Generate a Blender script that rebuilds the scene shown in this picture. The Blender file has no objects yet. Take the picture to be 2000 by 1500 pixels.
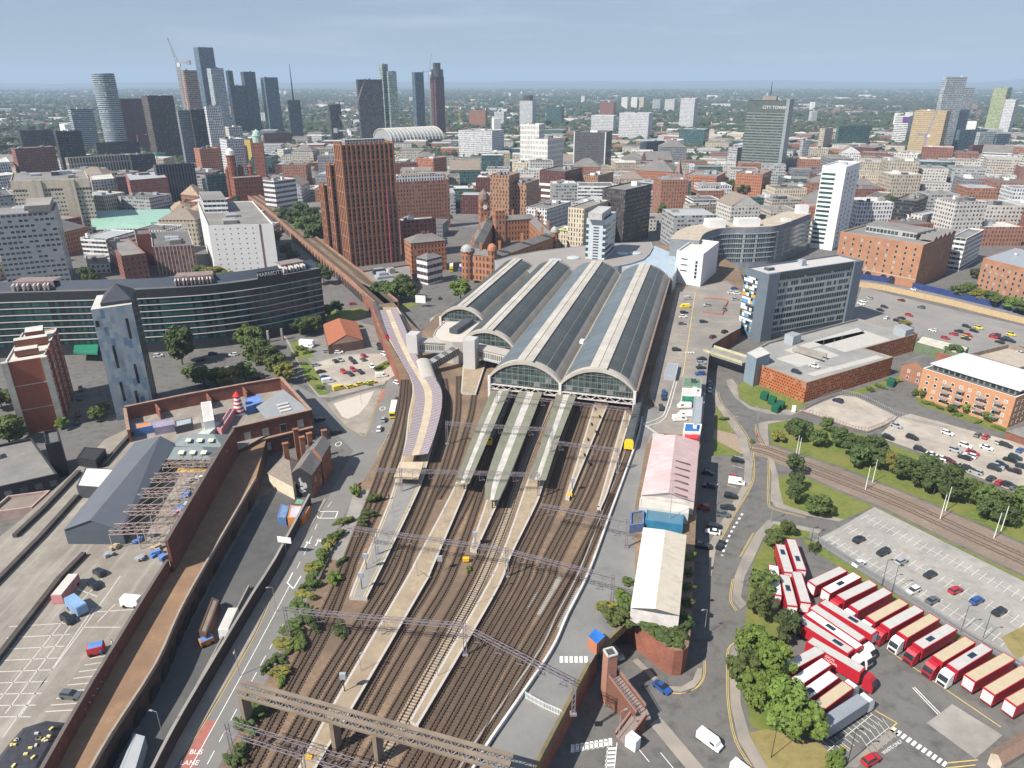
import bpy, bmesh, math, random
from mathutils import Vector, Matrix
from math import sin, cos, tan, atan2, radians, pi, hypot, floor
random.seed(11)
R = random.Random(5)
S = bpy.context.scene
COL = S.collection
# ------------------------------------------------------------------ camera geometry (metres, street level z = 0)
F, PITCH, CZ = 1388.0, radians(23.1), 120.0
sP, cP = sin(PITCH), cos(PITCH)
DECK = 7.0                       # level of the railway viaduct
def G(px, py, z=0.0):
 """point of the horizontal plane z that the photograph shows at a pixel of the 2000 x 1500 picture"""
 u, v = (px - 1000) / F, (750 - py) / F
 dx, dy, dz = u, cP + v * sP, -sP + v * cP
 t = (z - CZ) / dz
 return Vector((dx * t, dy * t, z))
def depth(p):
 return p[1] * cP - (p[2] - CZ) * sP
def proj(p):
 d = depth(p)
 return (1000 + F * p[0] / d, 750 - F * (p[1] * sP + (p[2] - CZ) * cP) / d)
def zat(y, py):
 v = (750 - py) / F
 return CZ + y * (v * cP - sP) / (cP + v * sP)
# ------------------------------------------------------------------ materials
MATS = {}
def newmat(name):
 m = bpy.data.materials.new(name); m.use_nodes = True
 nt = m.node_tree; nt.nodes.clear()
 out = nt.nodes.new('ShaderNodeOutputMaterial')
 b = nt.nodes.new('ShaderNodeBsdfPrincipled')
 nt.links.new(b.outputs[0], out.inputs[0])
 MATS[name] = m
 return m, nt, b
class NB:
 """tiny node-graph helper"""
 def __init__(s, nt): s.nt = nt
 def n(s, t, **k):
  x = s.nt.nodes.new(t)
  for a, b in k.items(): setattr(x, a, b)
  return x
 def l(s, a, b): s.nt.links.new(a, b)
 def math(s, op, a, b=None, c=None):
  x = s.n('ShaderNodeMath', operation=op)
  for i, v in enumerate((a, b, c)):
   if v is None: continue
   if isinstance(v, (int, float)): x.inputs[i].default_value = v
   else: s.l(v, x.inputs[i])
  return x.outputs[0]
 def mix(s, f, a, b):
  x = s.n('ShaderNodeMix', data_type='RGBA')
  for sock, v in ((x.inputs[0], f), (x.inputs[6], a), (x.inputs[7], b)):
   if isinstance(v, (int, float)): sock.default_value = v
   elif isinstance(v, tuple): sock.default_value = (*v[:3], 1)
   else: s.l(v, sock)
  return x.outputs[2]
 def noise(s, scale, detail=4, rough=.6, vec=None):
  x = s.n('ShaderNodeTexNoise'); x.inputs['Scale'].default_value = scale
  x.inputs['Detail'].default_value = detail; x.inputs['Roughness'].default_value = rough
  if vec is None:
   if not hasattr(s, 'geo'): s.geo = s.n('ShaderNodeNewGeometry')
   vec = s.geo.outputs['Position']
  s.l(vec, x.inputs['Vector'])
  return x.outputs[0]
 def ramp(s, f, lo, hi):
  x = s.n('ShaderNodeMapRange'); s.l(f, x.inputs[0])
  x.inputs[1].default_value = lo; x.inputs[2].default_value = hi
  return x.outputs[0]
def scl(c, k): return tuple(min(1, max(0, v * k)) for v in c)
def mat(name, col=0, rough=.85, var=.22, scale=.35, metal=0., spec=.3, col2=None, amt=.5, scale2=.04, rnd=0., streak=None, coat=0.):
 """plain surface broken up by fine grain and large worn patches"""
 if name in MATS: return MATS[name]
 m, nt, b = newmat(name); q = NB(nt)
 f = q.ramp(q.noise(scale, 5, .65), .3, .7)
 c = q.mix(f, scl(col, 1 - var), scl(col, 1 + var))
 if col2 is not None:
  g = q.ramp(q.noise(scale2, 6, .7), .5 - .22 * amt * 2 + .05, .75 - .2 * amt)
  c = q.mix(g, c, col2)
 if streak:
  mp = q.n('ShaderNodeMapping'); q.noise(1)
  q.l(q.geo.outputs['Position'], mp.inputs['Vector']); mp.inputs['Scale'].default_value = streak[1]
  mp.inputs['Rotation'].default_value[2] = streak[2] if len(streak) > 2 else 0
  g = q.ramp(q.noise(1., 3, .6, mp.outputs[0]), .5, .72)
  c = q.mix(q.math('MULTIPLY', g, streak[3] if len(streak) > 3 else .6), c, streak[0])
 if rnd:
  oi = q.n('ShaderNodeObjectInfo'); hs = q.n('ShaderNodeHueSaturation')
  q.l(c, hs.inputs['Color'])
  q.l(q.math('ADD', q.math('MULTIPLY', oi.outputs['Random'], rnd * 2), 1 - rnd), hs.inputs['Value'])
  q.l(q.math('ADD', q.math('MULTIPLY', oi.outputs['Random'], rnd * .1), .5 - rnd * .05), hs.inputs['Hue'])
  c = hs.outputs[0]
 q.l(c, b.inputs['Base Color'])
 b.inputs['Roughness'].default_value = rough; b.inputs['Metallic'].default_value = metal
 b.inputs['Specular IOR Level'].default_value = spec
 if coat: b.inputs['Coat Weight'].default_value = coat; b.inputs['Coat Roughness'].default_value = .05
 return m
def fac(name, wall, glass, w, h, fu, fv, rough=.85, var=.5, wall2=None, band=0., lite=.12, grough=.12, shift=0., ribs=0.):
 """a wall with its grid of window openings: uv in metres; w, h = bay and storey, fu, fv = glazed share"""
 if name in MATS: return MATS[name]
 m, nt, b = newmat(name); q = NB(nt)
 uv = q.n('ShaderNodeUVMap'); sp = q.n('ShaderNodeSeparateXYZ'); q.l(uv.outputs[0], sp.inputs[0])
 V = q.math('DIVIDE', sp.outputs[1], h); fl = q.math('FLOOR', V)
 U = q.math('DIVIDE', sp.outputs[0], w)
 if shift: U = q.math('ADD', U, q.math('MULTIPLY', q.math('FRACT', q.math('MULTIPLY', fl, .5)), shift * 2))
 fu_ = q.math('ABSOLUTE', q.math('SUBTRACT', q.math('FRACT', U), .5)); fv_ = q.math('ABSOLUTE', q.math('SUBTRACT', q.math('FRACT', V), .5))
 mask = q.math('MULTIPLY', q.math('LESS_THAN', fu_, fu / 2), q.math('LESS_THAN', fv_, fv / 2))
 cell = q.n('ShaderNodeCombineXYZ'); q.l(q.math('FLOOR', U), cell.inputs[0]); q.l(fl, cell.inputs[1])
 wn = q.n('ShaderNodeTexWhiteNoise'); q.l(cell.outputs[0], wn.inputs[0]); rv = wn.outputs['Value']
 g = q.mix(rv, scl(glass, 1 - var), scl(glass, 1 + var))
 g = q.mix(q.math('MULTIPLY', q.math('GREATER_THAN', rv, 1 - lite), .8), g, scl((.42, .42, .40), max(.35, min(1, sum(wall)))))
 f = q.ramp(q.noise(.3, 5, .65), .3, .7)
 wc = q.mix(f, scl(wall, .82), scl(wall, 1.15))
 st = q.n('ShaderNodeMapping'); q.l(q.geo.outputs['Position'], st.inputs['Vector']); st.inputs['Scale'].default_value = (.25, .25, .03)
 wc = q.mix(q.math('MULTIPLY', q.ramp(q.noise(1., 4, .6, st.outputs[0]), .5, .75), .25), wc, scl(wall, .55))
 if wall2 is not None:
  if band: wc = q.mix(q.math('GREATER_THAN', fv_, .5 - band / 2), wc, wall2)
  else: wc = q.mix(q.math('GREATER_THAN', fu_, .5 - ribs / 2 if ribs else .42), wc, wall2)
 q.l(q.mix(mask, wc, g), b.inputs['Base Color'])
 q.l(q.math('ADD', q.math('MULTIPLY', mask, grough - rough), rough), b.inputs['Roughness'])
 b.inputs['Specular IOR Level'].default_value = .45
 return m
# ------------------------------------------------------------------ mesh building
class MB:
 def __init__(s): s.v = []; s.f = []; s.m = []; s.uv = []
 def face(s, pts, m=0, uv=None):
  i = len(s.v); s.v += [tuple(p) for p in pts]; n = len(pts)
  s.f.append(tuple(range(i, i + n))); s.m.append(m)
  s.uv += uv if uv else [(0., 0.)] * n
 def wall(s, a, b, z0, z1, m=0, u0=0.):
  L = hypot(b[0] - a[0], b[1] - a[1])
  s.face([(a[0], a[1], z0), (b[0], b[1], z0), (b[0], b[1], z1), (a[0], a[1], z1)], m, [(u0, 0), (u0 + L, 0), (u0 + L, z1 - z0), (u0, z1 - z0)])
 def prism(s, poly, z0, z1, m=0, mt=None, bottom=True, top=True):
  n = len(poly); u = 0.
  for i in range(n):
   a, b = poly[i], poly[(i + 1) % n]
   s.wall(a, b, z0, z1, m, u); u += hypot(b[0] - a[0], b[1] - a[1])
  uvs = [(p[0], p[1]) for p in poly]
  if top: s.face([(p[0], p[1], z1) for p in poly], m if mt is None else mt, uvs)
  if bottom: s.face([(p[0], p[1], z0) for p in reversed(poly)], m, uvs[::-1])
 def box(s, c, d, rz=0., m=0, mt=None, mtx=None):
  x, y, z = d[0] / 2, d[1] / 2, d[2] / 2
  P = [Vector((i * x, j * y, k * z)) for k in (-1, 1) for j in (-1, 1) for i in (-1, 1)]
  M = mtx if mtx is not None else Matrix.Rotation(rz, 3, 'Z')
  P = [M @ p + Vector(c) for p in P]
  for k, idx in enumerate(((0, 1, 5, 4), (1, 3, 7, 5), (3, 2, 6, 7), (2, 0, 4, 6), (4, 5, 7, 6), (0, 2, 3, 1))):
   L = d[0] if k in (0, 2) else d[1]
   s.face([P[i] for i in idx], mt if (k == 4 and mt is not None) else m, [(0, 0), (L, 0), (L, d[2]), (0, d[2])])
 def beam(s, a, b, w, h=None, m=0):
  """square bar from a to b"""
  a, b = Vector(a), Vector(b); d = b - a; L = d.length
  if L < 1e-5: return
  h = h or w; d /= L
  up = Vector((0, 0, 1)) if abs(d.z) < .95 else Vector((1, 0, 0))
  sd = d.cross(up).normalized(); up = sd.cross(d)
  s.box((a + b) / 2, (L, w, h), m=m, mtx=Matrix((d, -sd, up)).transposed())
 def tube(s, a, b, r0, r1=None, n=8, m=0, cap=True):
  a, b = Vector(a), Vector(b); r1 = r0 if r1 is None else r1
  d = (b - a).normalized(); t = Vector((0, 0, 1)) if abs(d.z) < .9 else Vector((1, 0, 0))
  x = d.cross(t).normalized(); y = d.cross(x)
  A = [a + (x * cos(2 * pi * i / n) + y * sin(2 * pi * i / n)) * r0 for i in range(n)]
  B = [b + (x * cos(2 * pi * i / n) + y * sin(2 * pi * i / n)) * r1 for i in range(n)]
  for i in range(n):
   j = (i + 1) % n; s.face([A[j], A[i], B[i], B[j]], m)
  if cap: s.face(A, m); s.face(B[::-1], m)
 def lattice(s, a, b, w, h, step, t=.12, m=0):
  """box truss from a to b, w wide and h deep"""
  a, b = Vector(a), Vector(b); d = b - a; L = d.length; d /= L
  sd = Vector((-d.y, d.x, 0)).normalized() * w / 2; hz = Vector((0, 0, h))
  for k in (-1, 1):
   for e in (0, 1): s.beam(a + sd * k + hz * e, b + sd * k + hz * e, t, m=m)
  n = max(2, int(L / step))
  for i in range(n):
   p, q_ = a + d * L * i / n, a + d * L * (i + 1) / n
   for k in (-1, 1):
    lo, hi = (p, q_) if i % 2 else (q_, p)
    s.beam(lo + sd * k, hi + sd * k + hz, t * .7, m=m)
   s.beam(p - sd + hz, q_ + sd + hz, t * .6, m=m); s.beam(p + sd, p - sd, t * .6, m=m)
 def lathe(s, prof, c=(0, 0, 0), n=16, m=0):
  for k in range(len(prof) - 1):
   (r0, z0), (r1, z1) = prof[k], prof[k + 1]
   for i in range(n):
    a0, a1 = 2 * pi * i / n, 2 * pi * (i + 1) / n
    P = [(r0 * cos(a0), r0 * sin(a0), z0), (r0 * cos(a1), r0 * sin(a1), z0), (r1 * cos(a1), r1 * sin(a1), z1), (r1 * cos(a0), r1 * sin(a0), z1)]
    if r1 < 1e-4: P = P[:3]
    elif r0 < 1e-4: P = [P[0], P[2], P[3]]
    u = [(r0 * a0, z0), (r0 * a1, z0), (r0 * a1, z1), (r0 * a0, z1)]
    if r1 < 1e-4: u = u[:3]
    elif r0 < 1e-4: u = [u[0], u[2], u[3]]
    s.face([(p[0] + c[0], p[1] + c[1], p[2] + c[2]) for p in P], m, u)
 def merge(s, o, f=None):
  i = len(s.v); s.v += [tuple(f(Vector(p))) if f else p for p in o.v]
  s.f += [tuple(k + i for k in q_) for q_ in o.f]; s.m += o.m; s.uv += o.uv
 def build(s, name, mats, parent=None, smooth=False, origin=None):
  if not isinstance(mats, (list, tuple)): mats = [mats]
  me = bpy.data.meshes.new(name)
  o3 = Vector(origin) if origin is not None else (wloc(parent) if parent else Vector((0, 0, 0)))
  me.from_pydata([(x - o3.x, y - o3.y, z - o3.z) for x, y, z in s.v], [], s.f)
  for m_ in mats: me.materials.append(m_)
  me.polygons.foreach_set('material_index', s.m)
  ul = me.uv_layers.new(name='UVMap'); flat = [c for t in s.uv for c in t]; ul.data.foreach_set('uv', flat)
  if smooth: me.polygons.foreach_set('use_smooth', [True] * len(s.f))
  me.update()
  o = bpy.data.objects.new(name, me); COL.objects.link(o)
  if parent: o.parent = parent; o.location = o3 - wloc(parent)
  else: o.location = o3
  return o
def wloc(o):
 v = Vector((0, 0, 0))
 while o: v = v + Vector(o.location); o = o.parent
 return v
def tag(o, label=None, cat=None, group=None, kind=None):
 if label: o['label'] = label
 if cat: o['category'] = cat
 if group: o['group'] = group
 if kind: o['kind'] = kind
 return o
def thing(name, label, cat, loc=(0, 0, 0), rz=0., group=None):
 o = bpy.data.objects.new(name, None); COL.objects.link(o); o.empty_display_size = .5
 o.location = loc; o.rotation_euler = (0, 0, rz)
 return tag(o, label, cat, group)
KIDS = {}
def copy_tree(o, loc=None, rz=None, label=None, group=None, scale=None):
 if o.name not in KIDS: KIDS[o.name] = [(c, list(c.children)) for c in o.children]
 r = o.copy(); COL.objects.link(r)
 if loc is not None: r.location = loc
 if rz is not None: r.rotation_euler = (0, 0, rz)
 if scale is not None: r.scale = scale
 if label: r['label'] = label
 if group: r['group'] = group
 for c, gs in KIDS[o.name]:
  d = c.copy(); COL.objects.link(d); d.parent = r
  for g in gs:
   e = g.copy(); COL.objects.link(e); e.parent = d
 return r
def struct(name, mb, mats, label=None):
 o = mb.build(name, mats); o['kind'] = 'structure'
 if label: o['label'] = label
 return o
def area(poly): return sum(poly[i][0] * poly[(i + 1) % len(poly)][1] - poly[(i + 1) % len(poly)][0] * poly[i][1] for i in range(len(poly))) / 2
def ccw(poly): return poly if area(poly) > 0 else poly[::-1]
def P2(pts, z=0.): return ccw([tuple(G(x, y, z)[:2]) for x, y in pts])
def sheet(name, pts, z, m, th=None, px=True, label=None):
 """flat patch of ground given by its outline"""
 poly = P2(pts, z) if px else ccw(pts)
 mb = MB()
 if th: mb.prism(poly, z - th, z, 0, bottom=False)
 else: mb.face([(x, y, z) for x, y in poly], 0)
 return struct(name, mb, m, label)
def smooth_line(pts, n=8):
 """Catmull-Rom through the points"""
 P = [Vector(p) for p in pts]; P = [P[0] * 2 - P[1]] + P + [P[-1] * 2 - P[-2]]; out = []
 for i in range(1, len(P) - 2):
  a, b, c, d = P[i - 1:i + 3]
  for k in range(n):
   t = k / n
   out.append(.5 * ((2 * b) + (c - a) * t + (2 * a - 5 * b + 4 * c - d) * t * t + (3 * b - a - 3 * c + d) * t ** 3))
 out.append(P[-2]); return out
def offset(line, d):
 out = []
 for i, p in enumerate(line):
  t = (line[min(i + 1, len(line) - 1)] - line[max(i - 1, 0)]); t.z = 0; t.normalize()
  out.append(p + Vector((t.y, -t.x, 0)) * d)
 return out
def ribbon(mb, line, w, z=None, m=0, h=0.):
 L, Rr = offset(line, -w / 2), offset(line, w / 2); u = 0
 for i in range(len(line) - 1):
  q_ = [Rr[i], Rr[i + 1], L[i + 1], L[i]]
  if z is not None: q_ = [Vector((p.x, p.y, z)) for p in q_]
  d = (line[i + 1] - line[i]).length
  mb.face(q_, m, [(w, u), (w, u + d), (0, u + d), (0, u)]);
  if h:
   for A in (L, Rr):
    a, b = A[i], A[i + 1]; zz = a.z if z is None else z
    mb.face([(a.x, a.y, zz - h), (b.x, b.y, zz - h), (b.x, b.y, zz), (a.x, a.y, zz)], m, [(0, 0), (d, 0), (d, h), (0, h)])
  u += d
def text_obj(body, size, name, m, parent, mtx, ext=.02):
 cu = bpy.data.curves.new('lettering', 'FONT'); cu.body = body; cu.size = size; cu.extrude = ext
 cu.align_x = 'CENTER'; cu.align_y = 'CENTER'
 t = bpy.data.objects.new('lettering', cu); COL.objects.link(t)
 dg = bpy.context.evaluated_depsgraph_get(); me = bpy.data.meshes.new_from_object(t.evaluated_get(dg))
 bpy.data.objects.remove(t)
 me.materials.clear(); me.materials.append(m)
 o = bpy.data.objects.new(name, me); COL.objects.link(o)
 if parent: o.parent = parent
 o.matrix_local = mtx
 return o
def frame_mtx(origin, xdir, ydir):
 x = Vector(xdir).normalized(); z = x.cross(Vector(ydir)).normalized(); y = z.cross(x)
 M = Matrix((x, y, z)).transposed().to_4x4(); M.translation = origin
 return M
# ------------------------------------------------------------------ camera, sun, sky
cam = bpy.data.cameras.new('camera'); co = bpy.data.objects.new('camera', cam); COL.objects.link(co)
cam.sensor_width = 36; cam.lens = F / 2000 * 36; cam.clip_end = 90000; cam.clip_start = 1
co.location = (0, 0, CZ); co.rotation_euler = (pi / 2 - PITCH, 0, 0); S.camera = co
SUN_EL, SUN_AZ = radians(46), radians(215)          # towards the sun: behind the camera's left shoulder
sv = Vector((cos(SUN_AZ) * cos(SUN_EL), sin(SUN_AZ) * cos(SUN_EL), sin(SUN_EL)))
sl = bpy.data.lights.new('sun', 'SUN'); so = bpy.data.objects.new('sun', sl); COL.objects.link(so)
sl.energy = 5; sl.angle = radians(.5); sl.color = (1, .94, .84); so.rotation_euler = sv.to_track_quat('Z', 'Y').to_euler()
W = bpy.data.worlds.new('World'); S.world = W; W.use_nodes = True
wn_ = W.node_tree; wq = NB(wn_); bg = wn_.nodes['Background']
sky = wq.n('ShaderNodeTexSky', sky_type='NISHITA'); sky.sun_disc = False
sky.sun_elevation = SUN_EL; sky.sun_rotation = radians(235); sky.altitude = 100; sky.air_density = 1.; sky.dust_density = .7; sky.ozone_density = 2.5
tc = wq.n('ShaderNodeTexCoord'); mp = wq.n('ShaderNodeMapping'); wq.l(tc.outputs['Generated'], mp.inputs[0]); mp.inputs['Scale'].default_value = (1.6, 1.6, 16)
cl = wq.ramp(wq.noise(1.3, 6, .6, mp.outputs[0]), .52, .8)
wq.l(wq.mix(wq.math('MULTIPLY', cl, .45), wq.mix(.55, sky.outputs[0], (4.9, 6.3, 8.9)), (11, 12, 13.5)), bg.inputs[0])    # thin streaks of high cloud
bg.inputs[1].default_value = .052
S.view_settings.view_transform = 'Standard'; S.view_settings.look = 'None'; S.view_settings.exposure = .62; S.view_settings.gamma = 1
S.cycles.use_denoising = True; S.cycles.max_bounces = 5; S.cycles.diffuse_bounces = 2; S.cycles.glossy_bounces = 2; S.cycles.transmission_bounces = 2
S.cycles.volume_bounces = 0; S.cycles.use_adaptive_sampling = True; S.cycles.sample_clamp_indirect = 4
# ------------------------------------------------------------------ surfaces
ASPH = mat('asphalt', (.122, .116, .111), .9, .2, .6, col2=(.15, .143, .135), scale2=.05, streak=((.045, .043, .042), (.3, .3, 1), .4, .5))
ASPD = mat('shaded_asphalt', (.075, .074, .078), .9, .2, .5, col2=(.11, .108, .105), scale2=.06)
PAVE = mat('pavement', (.35, .305, .255), .9, .13, .8, col2=(.2, .185, .17), scale2=.1)
CONC = mat('concrete', (.32, .30, .27), .9, .14, .4, col2=(.22, .2, .18), scale2=.08)
TANP = mat('gravel_lot', (.46, .41, .345), .95, .12, 1.2, col2=(.29, .255, .22), scale2=.06, streak=((.24, .21, .18), (.25, .25, 1), .4, .45))
GRYP = mat('grey_lot', (.38, .355, .32), .95, .1, .9, col2=(.25, .24, .225), scale2=.05, streak=((.17, .16, .15), (.35, .35, 1), .4, .4))
BALL = mat('track_ballast', (.26, .175, .112), .95, .4, 1.1, col2=(.14, .10, .072), scale2=.05, amt=.6)
BALD = mat('oily_ballast', (.088, .065, .049), .95, .35, 1.4, col2=(.11, .085, .065), scale2=.1)
GRASS = mat('grass_blades', (.092, .145, .026), .95, .45, .7, col2=(.18, .175, .05), scale2=.09)
DRYG = mat('dry_grass', (.2, .17, .06), .95, .3, .7, col2=(.28, .22, .1), scale2=.15)
WHITE = mat('road_paint', (.72, .71, .68), .8, .12, 1.5)
YELL = mat('yellow_paint', (.62, .45, .12), .8, .15, 1.5)
REDP = mat('red_surfacing', (.34, .13, .11), .9, .15, 1.)
BRICK = mat('red_brick', (.30, .115, .075), .9, .25, 1.6, col2=(.16, .07, .055), scale2=.12)
BRICKO = mat('orange_brick', (.41, .215, .125), .9, .2, 1.4, col2=(.31, .15, .09), scale2=.1)
BRICKD = mat('dark_brick', (.13, .065, .05), .92, .3, 1.4, col2=(.07, .045, .038), scale2=.1)
STONE = mat('buff_stone', (.45, .38, .29), .85, .15, .8)
STEEL = mat('galvanised_steel', (.36, .37, .39), .55, .15, 1., metal=.3)
LILAC = mat('painted_steelwork', (.22, .19, .205), .6, .2, 1.)
DARK = mat('black_metal', (.03, .03, .034), .5, .2, 1.)
WHT = mat('white_cladding', (.74, .74, .73), .55, .06, .5)
GRY = mat('grey_cladding', (.33, .36, .39), .5, .08, .4)
DGR = mat('dark_cladding', (.07, .075, .085), .45, .2, .4)
GLS = mat('dark_glazing', (.025, .035, .042), .08, .5, .25, spec=.6)
GLT = mat('teal_glazing', (.03, .075, .08), .08, .5, .2, spec=.6)
GLB = mat('blinds_behind_glass', (.34, .34, .32), .25, .2, .3, spec=.5)
FELT = mat('roof_felt', (.25, .235, .215), .9, .15, .3, col2=(.17, .16, .155), scale2=.06)
FELTD = mat('dark_roof_felt', (.10, .10, .105), .85, .2, .3, col2=(.15, .145, .14), scale2=.06)
SLATE = mat('slate_roof', (.135, .13, .13), .8, .2, .8, col2=(.19, .175, .16), scale2=.1)
PALE = mat('pale_roof', (.55, .53, .49), .8, .08, .3, col2=(.43, .41, .38), scale2=.07)
# the land to the horizon: built-up near, woods and fields further out
m, nt, b = newmat('far_land'); q = NB(nt)
n1, n2, n3 = q.noise(.0016, 8, .62), q.noise(.012, 6, .65), q.noise(.05, 4, .6)
gr = q.mix(q.ramp(n1, .35, .62), (.035, .055, .028), (.085, .105, .045))
gr = q.mix(q.ramp(n2, .5, .62), gr, (.028, .045, .022)); gr = q.mix(q.math('MULTIPLY', q.ramp(n2, .60, .7), q.ramp(n3, .4, .6)), gr, (.30, .25, .21))
ln = q.n('ShaderNodeVectorMath', operation='LENGTH'); q.l(q.geo.outputs['Position'], ln.inputs[0])
cityc = q.mix(q.ramp(n3, .35, .68), (.10, .095, .092), (.2, .185, .17))
q.l(q.mix(q.ramp(q.math('ADD', ln.outputs['Value'], q.math('MULTIPLY', n1, 900.)), 1500, 2300), cityc, gr), b.inputs['Base Color']); b.inputs['Roughness'].default_value = .95
mb = MB(); mb.face([(-40000, -300, -.06), (40000, -300, -.06), (40000, 45000, -.06), (-40000, 45000, -.06)])
struct('ground', mb, m)
# low moors on the horizon
mb = MB()
def ridge(y, x0, x1, hf, n=70, back=3500):
 xs = [x0 + (x1 - x0) * i / n for i in range(n + 1)]
 for i in range(n):
  a, c = xs[i], xs[i + 1]; ha, hc = hf(a), hf(c)
  mb.face([(a, y - 2600, -1), (c, y - 2600, -1), (c, y, hc), (a, y, ha)])
  mb.face([(a, y, ha), (c, y, hc), (c, y + back, -1), (a, y + back, -1)])
wob = lambda x, s=1.: 30 * sin(x / 900 * s) + 18 * sin(x / 370 * s + 1) + 9 * sin(x / 150 + 2)
ridge(21000, -26000, 26000, lambda x: 70 + wob(x) * .5 + 35 * math.exp(-((x + 1500) / 3800) ** 2) + 60 * math.exp(-((x - 6500) / 4200) ** 2))
ridge(17500, 6000, 24000, lambda x: max(5, 330 * (1 / (1 + math.exp(-(x - 11300) / 900))) - 40 + wob(x) * .5))
struct('hills', mb, mat('moorland', (.05, .07, .045), .95, .3, .002))
# the air between here and the horizon
mb = MB(); mb.prism([(-38000, -250), (38000, -250), (38000, 43000), (-38000, 43000)], -2.5, 460)
m = bpy.data.materials.new('hazy_air'); m.use_nodes = True; nt = m.node_tree; nt.nodes.clear()
o_ = nt.nodes.new('ShaderNodeOutputMaterial'); pv = nt.nodes.new('ShaderNodeVolumePrincipled'); nt.links.new(pv.outputs[0], o_.inputs['Volume'])
pv.inputs['Color'].default_value = (.60, .78, 1, 1); pv.inputs['Density'].default_value = .000095; pv.inputs['Anisotropy'].default_value = .0
hz = mb.build('haze', m); hz['kind'] = 'stuff'
# ------------------------------------------------------------------ the railway deck and what runs on it
D = DECK
LW = [(690, 545), (722, 590), (738, 640), (762, 690), (785, 740), (788, 775), (775, 815), (757, 860), (725, 915), (697, 958), (668, 1025), (640, 1095), (603, 1175), (562, 1258), (522, 1330), (472, 1420), (440, 1480), (400, 1560)]
RW = [(1020, 1560), (1047, 1500), (1150, 1302), (1167, 1272)]
RW2 = [(1237, 1208), (1239, 1215), (1268, 1238), (1297, 1261), (1317, 1271), (1335, 1271), (1345, 1262), (1350, 1225), (1355, 1125), (1360, 1000), (1367, 875), (1375, 800), (1379, 750), (1384, 700), (1392, 672), (1425, 652), (1447, 640), (1457, 560), (1440, 520), (1400, 495), (1300, 478), (1010, 492), (960, 535), (905, 585), (850, 618), (822, 648), (800, 628), (760, 580)]
w1, w2 = G(1167, 1272, D), G(1237, 1208, D); inw = (w2 - w1).normalized(); inw = Vector((-inw.y, inw.x, 0)) * 22
PX = lambda L, z: [tuple(G(x, y, z)[:2]) for x, y in L]
main = ccw(PX(RW, D) + [tuple((w1 + inw)[:2]), tuple((w2 + inw)[:2])] + PX(RW2, D) + PX(LW, D))
mb = MB(); mb.prism(main, -.5, D, 0, 1, bottom=False)
struct('railway_ground', mb, [BRICK, BALL])
slab = ccw([tuple(w1[:2]), tuple(w2[:2]), tuple((w2 + inw)[:2]), tuple((w1 + inw)[:2])])
mb = MB(); mb.prism(slab, D - 1.1, D)
struct('bridge_ground', mb, [CONC])
sheet('railway_path', [(1020, 1560), (1047, 1500), (1150, 1302), (1167, 1272), (1237, 1208), (1240, 1215), (1240, 1050), (1235, 1020), (1262, 870), (1290, 800), (1258, 790), (1249, 850), (1220, 935), (1197, 1000), (1153, 1120), (1110, 1205), (1079, 1275), (1004, 1387), (955, 1460), (900, 1560)], D + .02, mat('service_asphalt', (.16, .158, .155), .9, .15, .5, col2=(.22, .215, .205), scale2=.06))
sheet('car_park_ground', [(1290, 800), (1262, 870), (1280, 845), (1368, 850), (1375, 800), (1379, 750), (1384, 700), (1392, 672), (1425, 652), (1447, 640), (1452, 575), (1420, 548), (1375, 556), (1322, 562), (1302, 640), (1265, 775)], D + .03, mat('deck_asphalt', (.30, .26, .22), .9, .13, .5, col2=(.185, .175, .165), scale2=.05))
RAIL = mat('rusty_rail', (.10, .055, .038), .45, .25, 2., metal=.4)
SLPC = mat('concrete_sleeper', (.36, .31, .25), .9, .2, 3.)
SLPD = mat('stained_sleeper', (.105, .076, .056), .95, .3, 3.)
BALM = mat('worn_ballast', (.135, .096, .068), .95, .35, 1.4, col2=(.08, .06, .046), scale2=.1)
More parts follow.
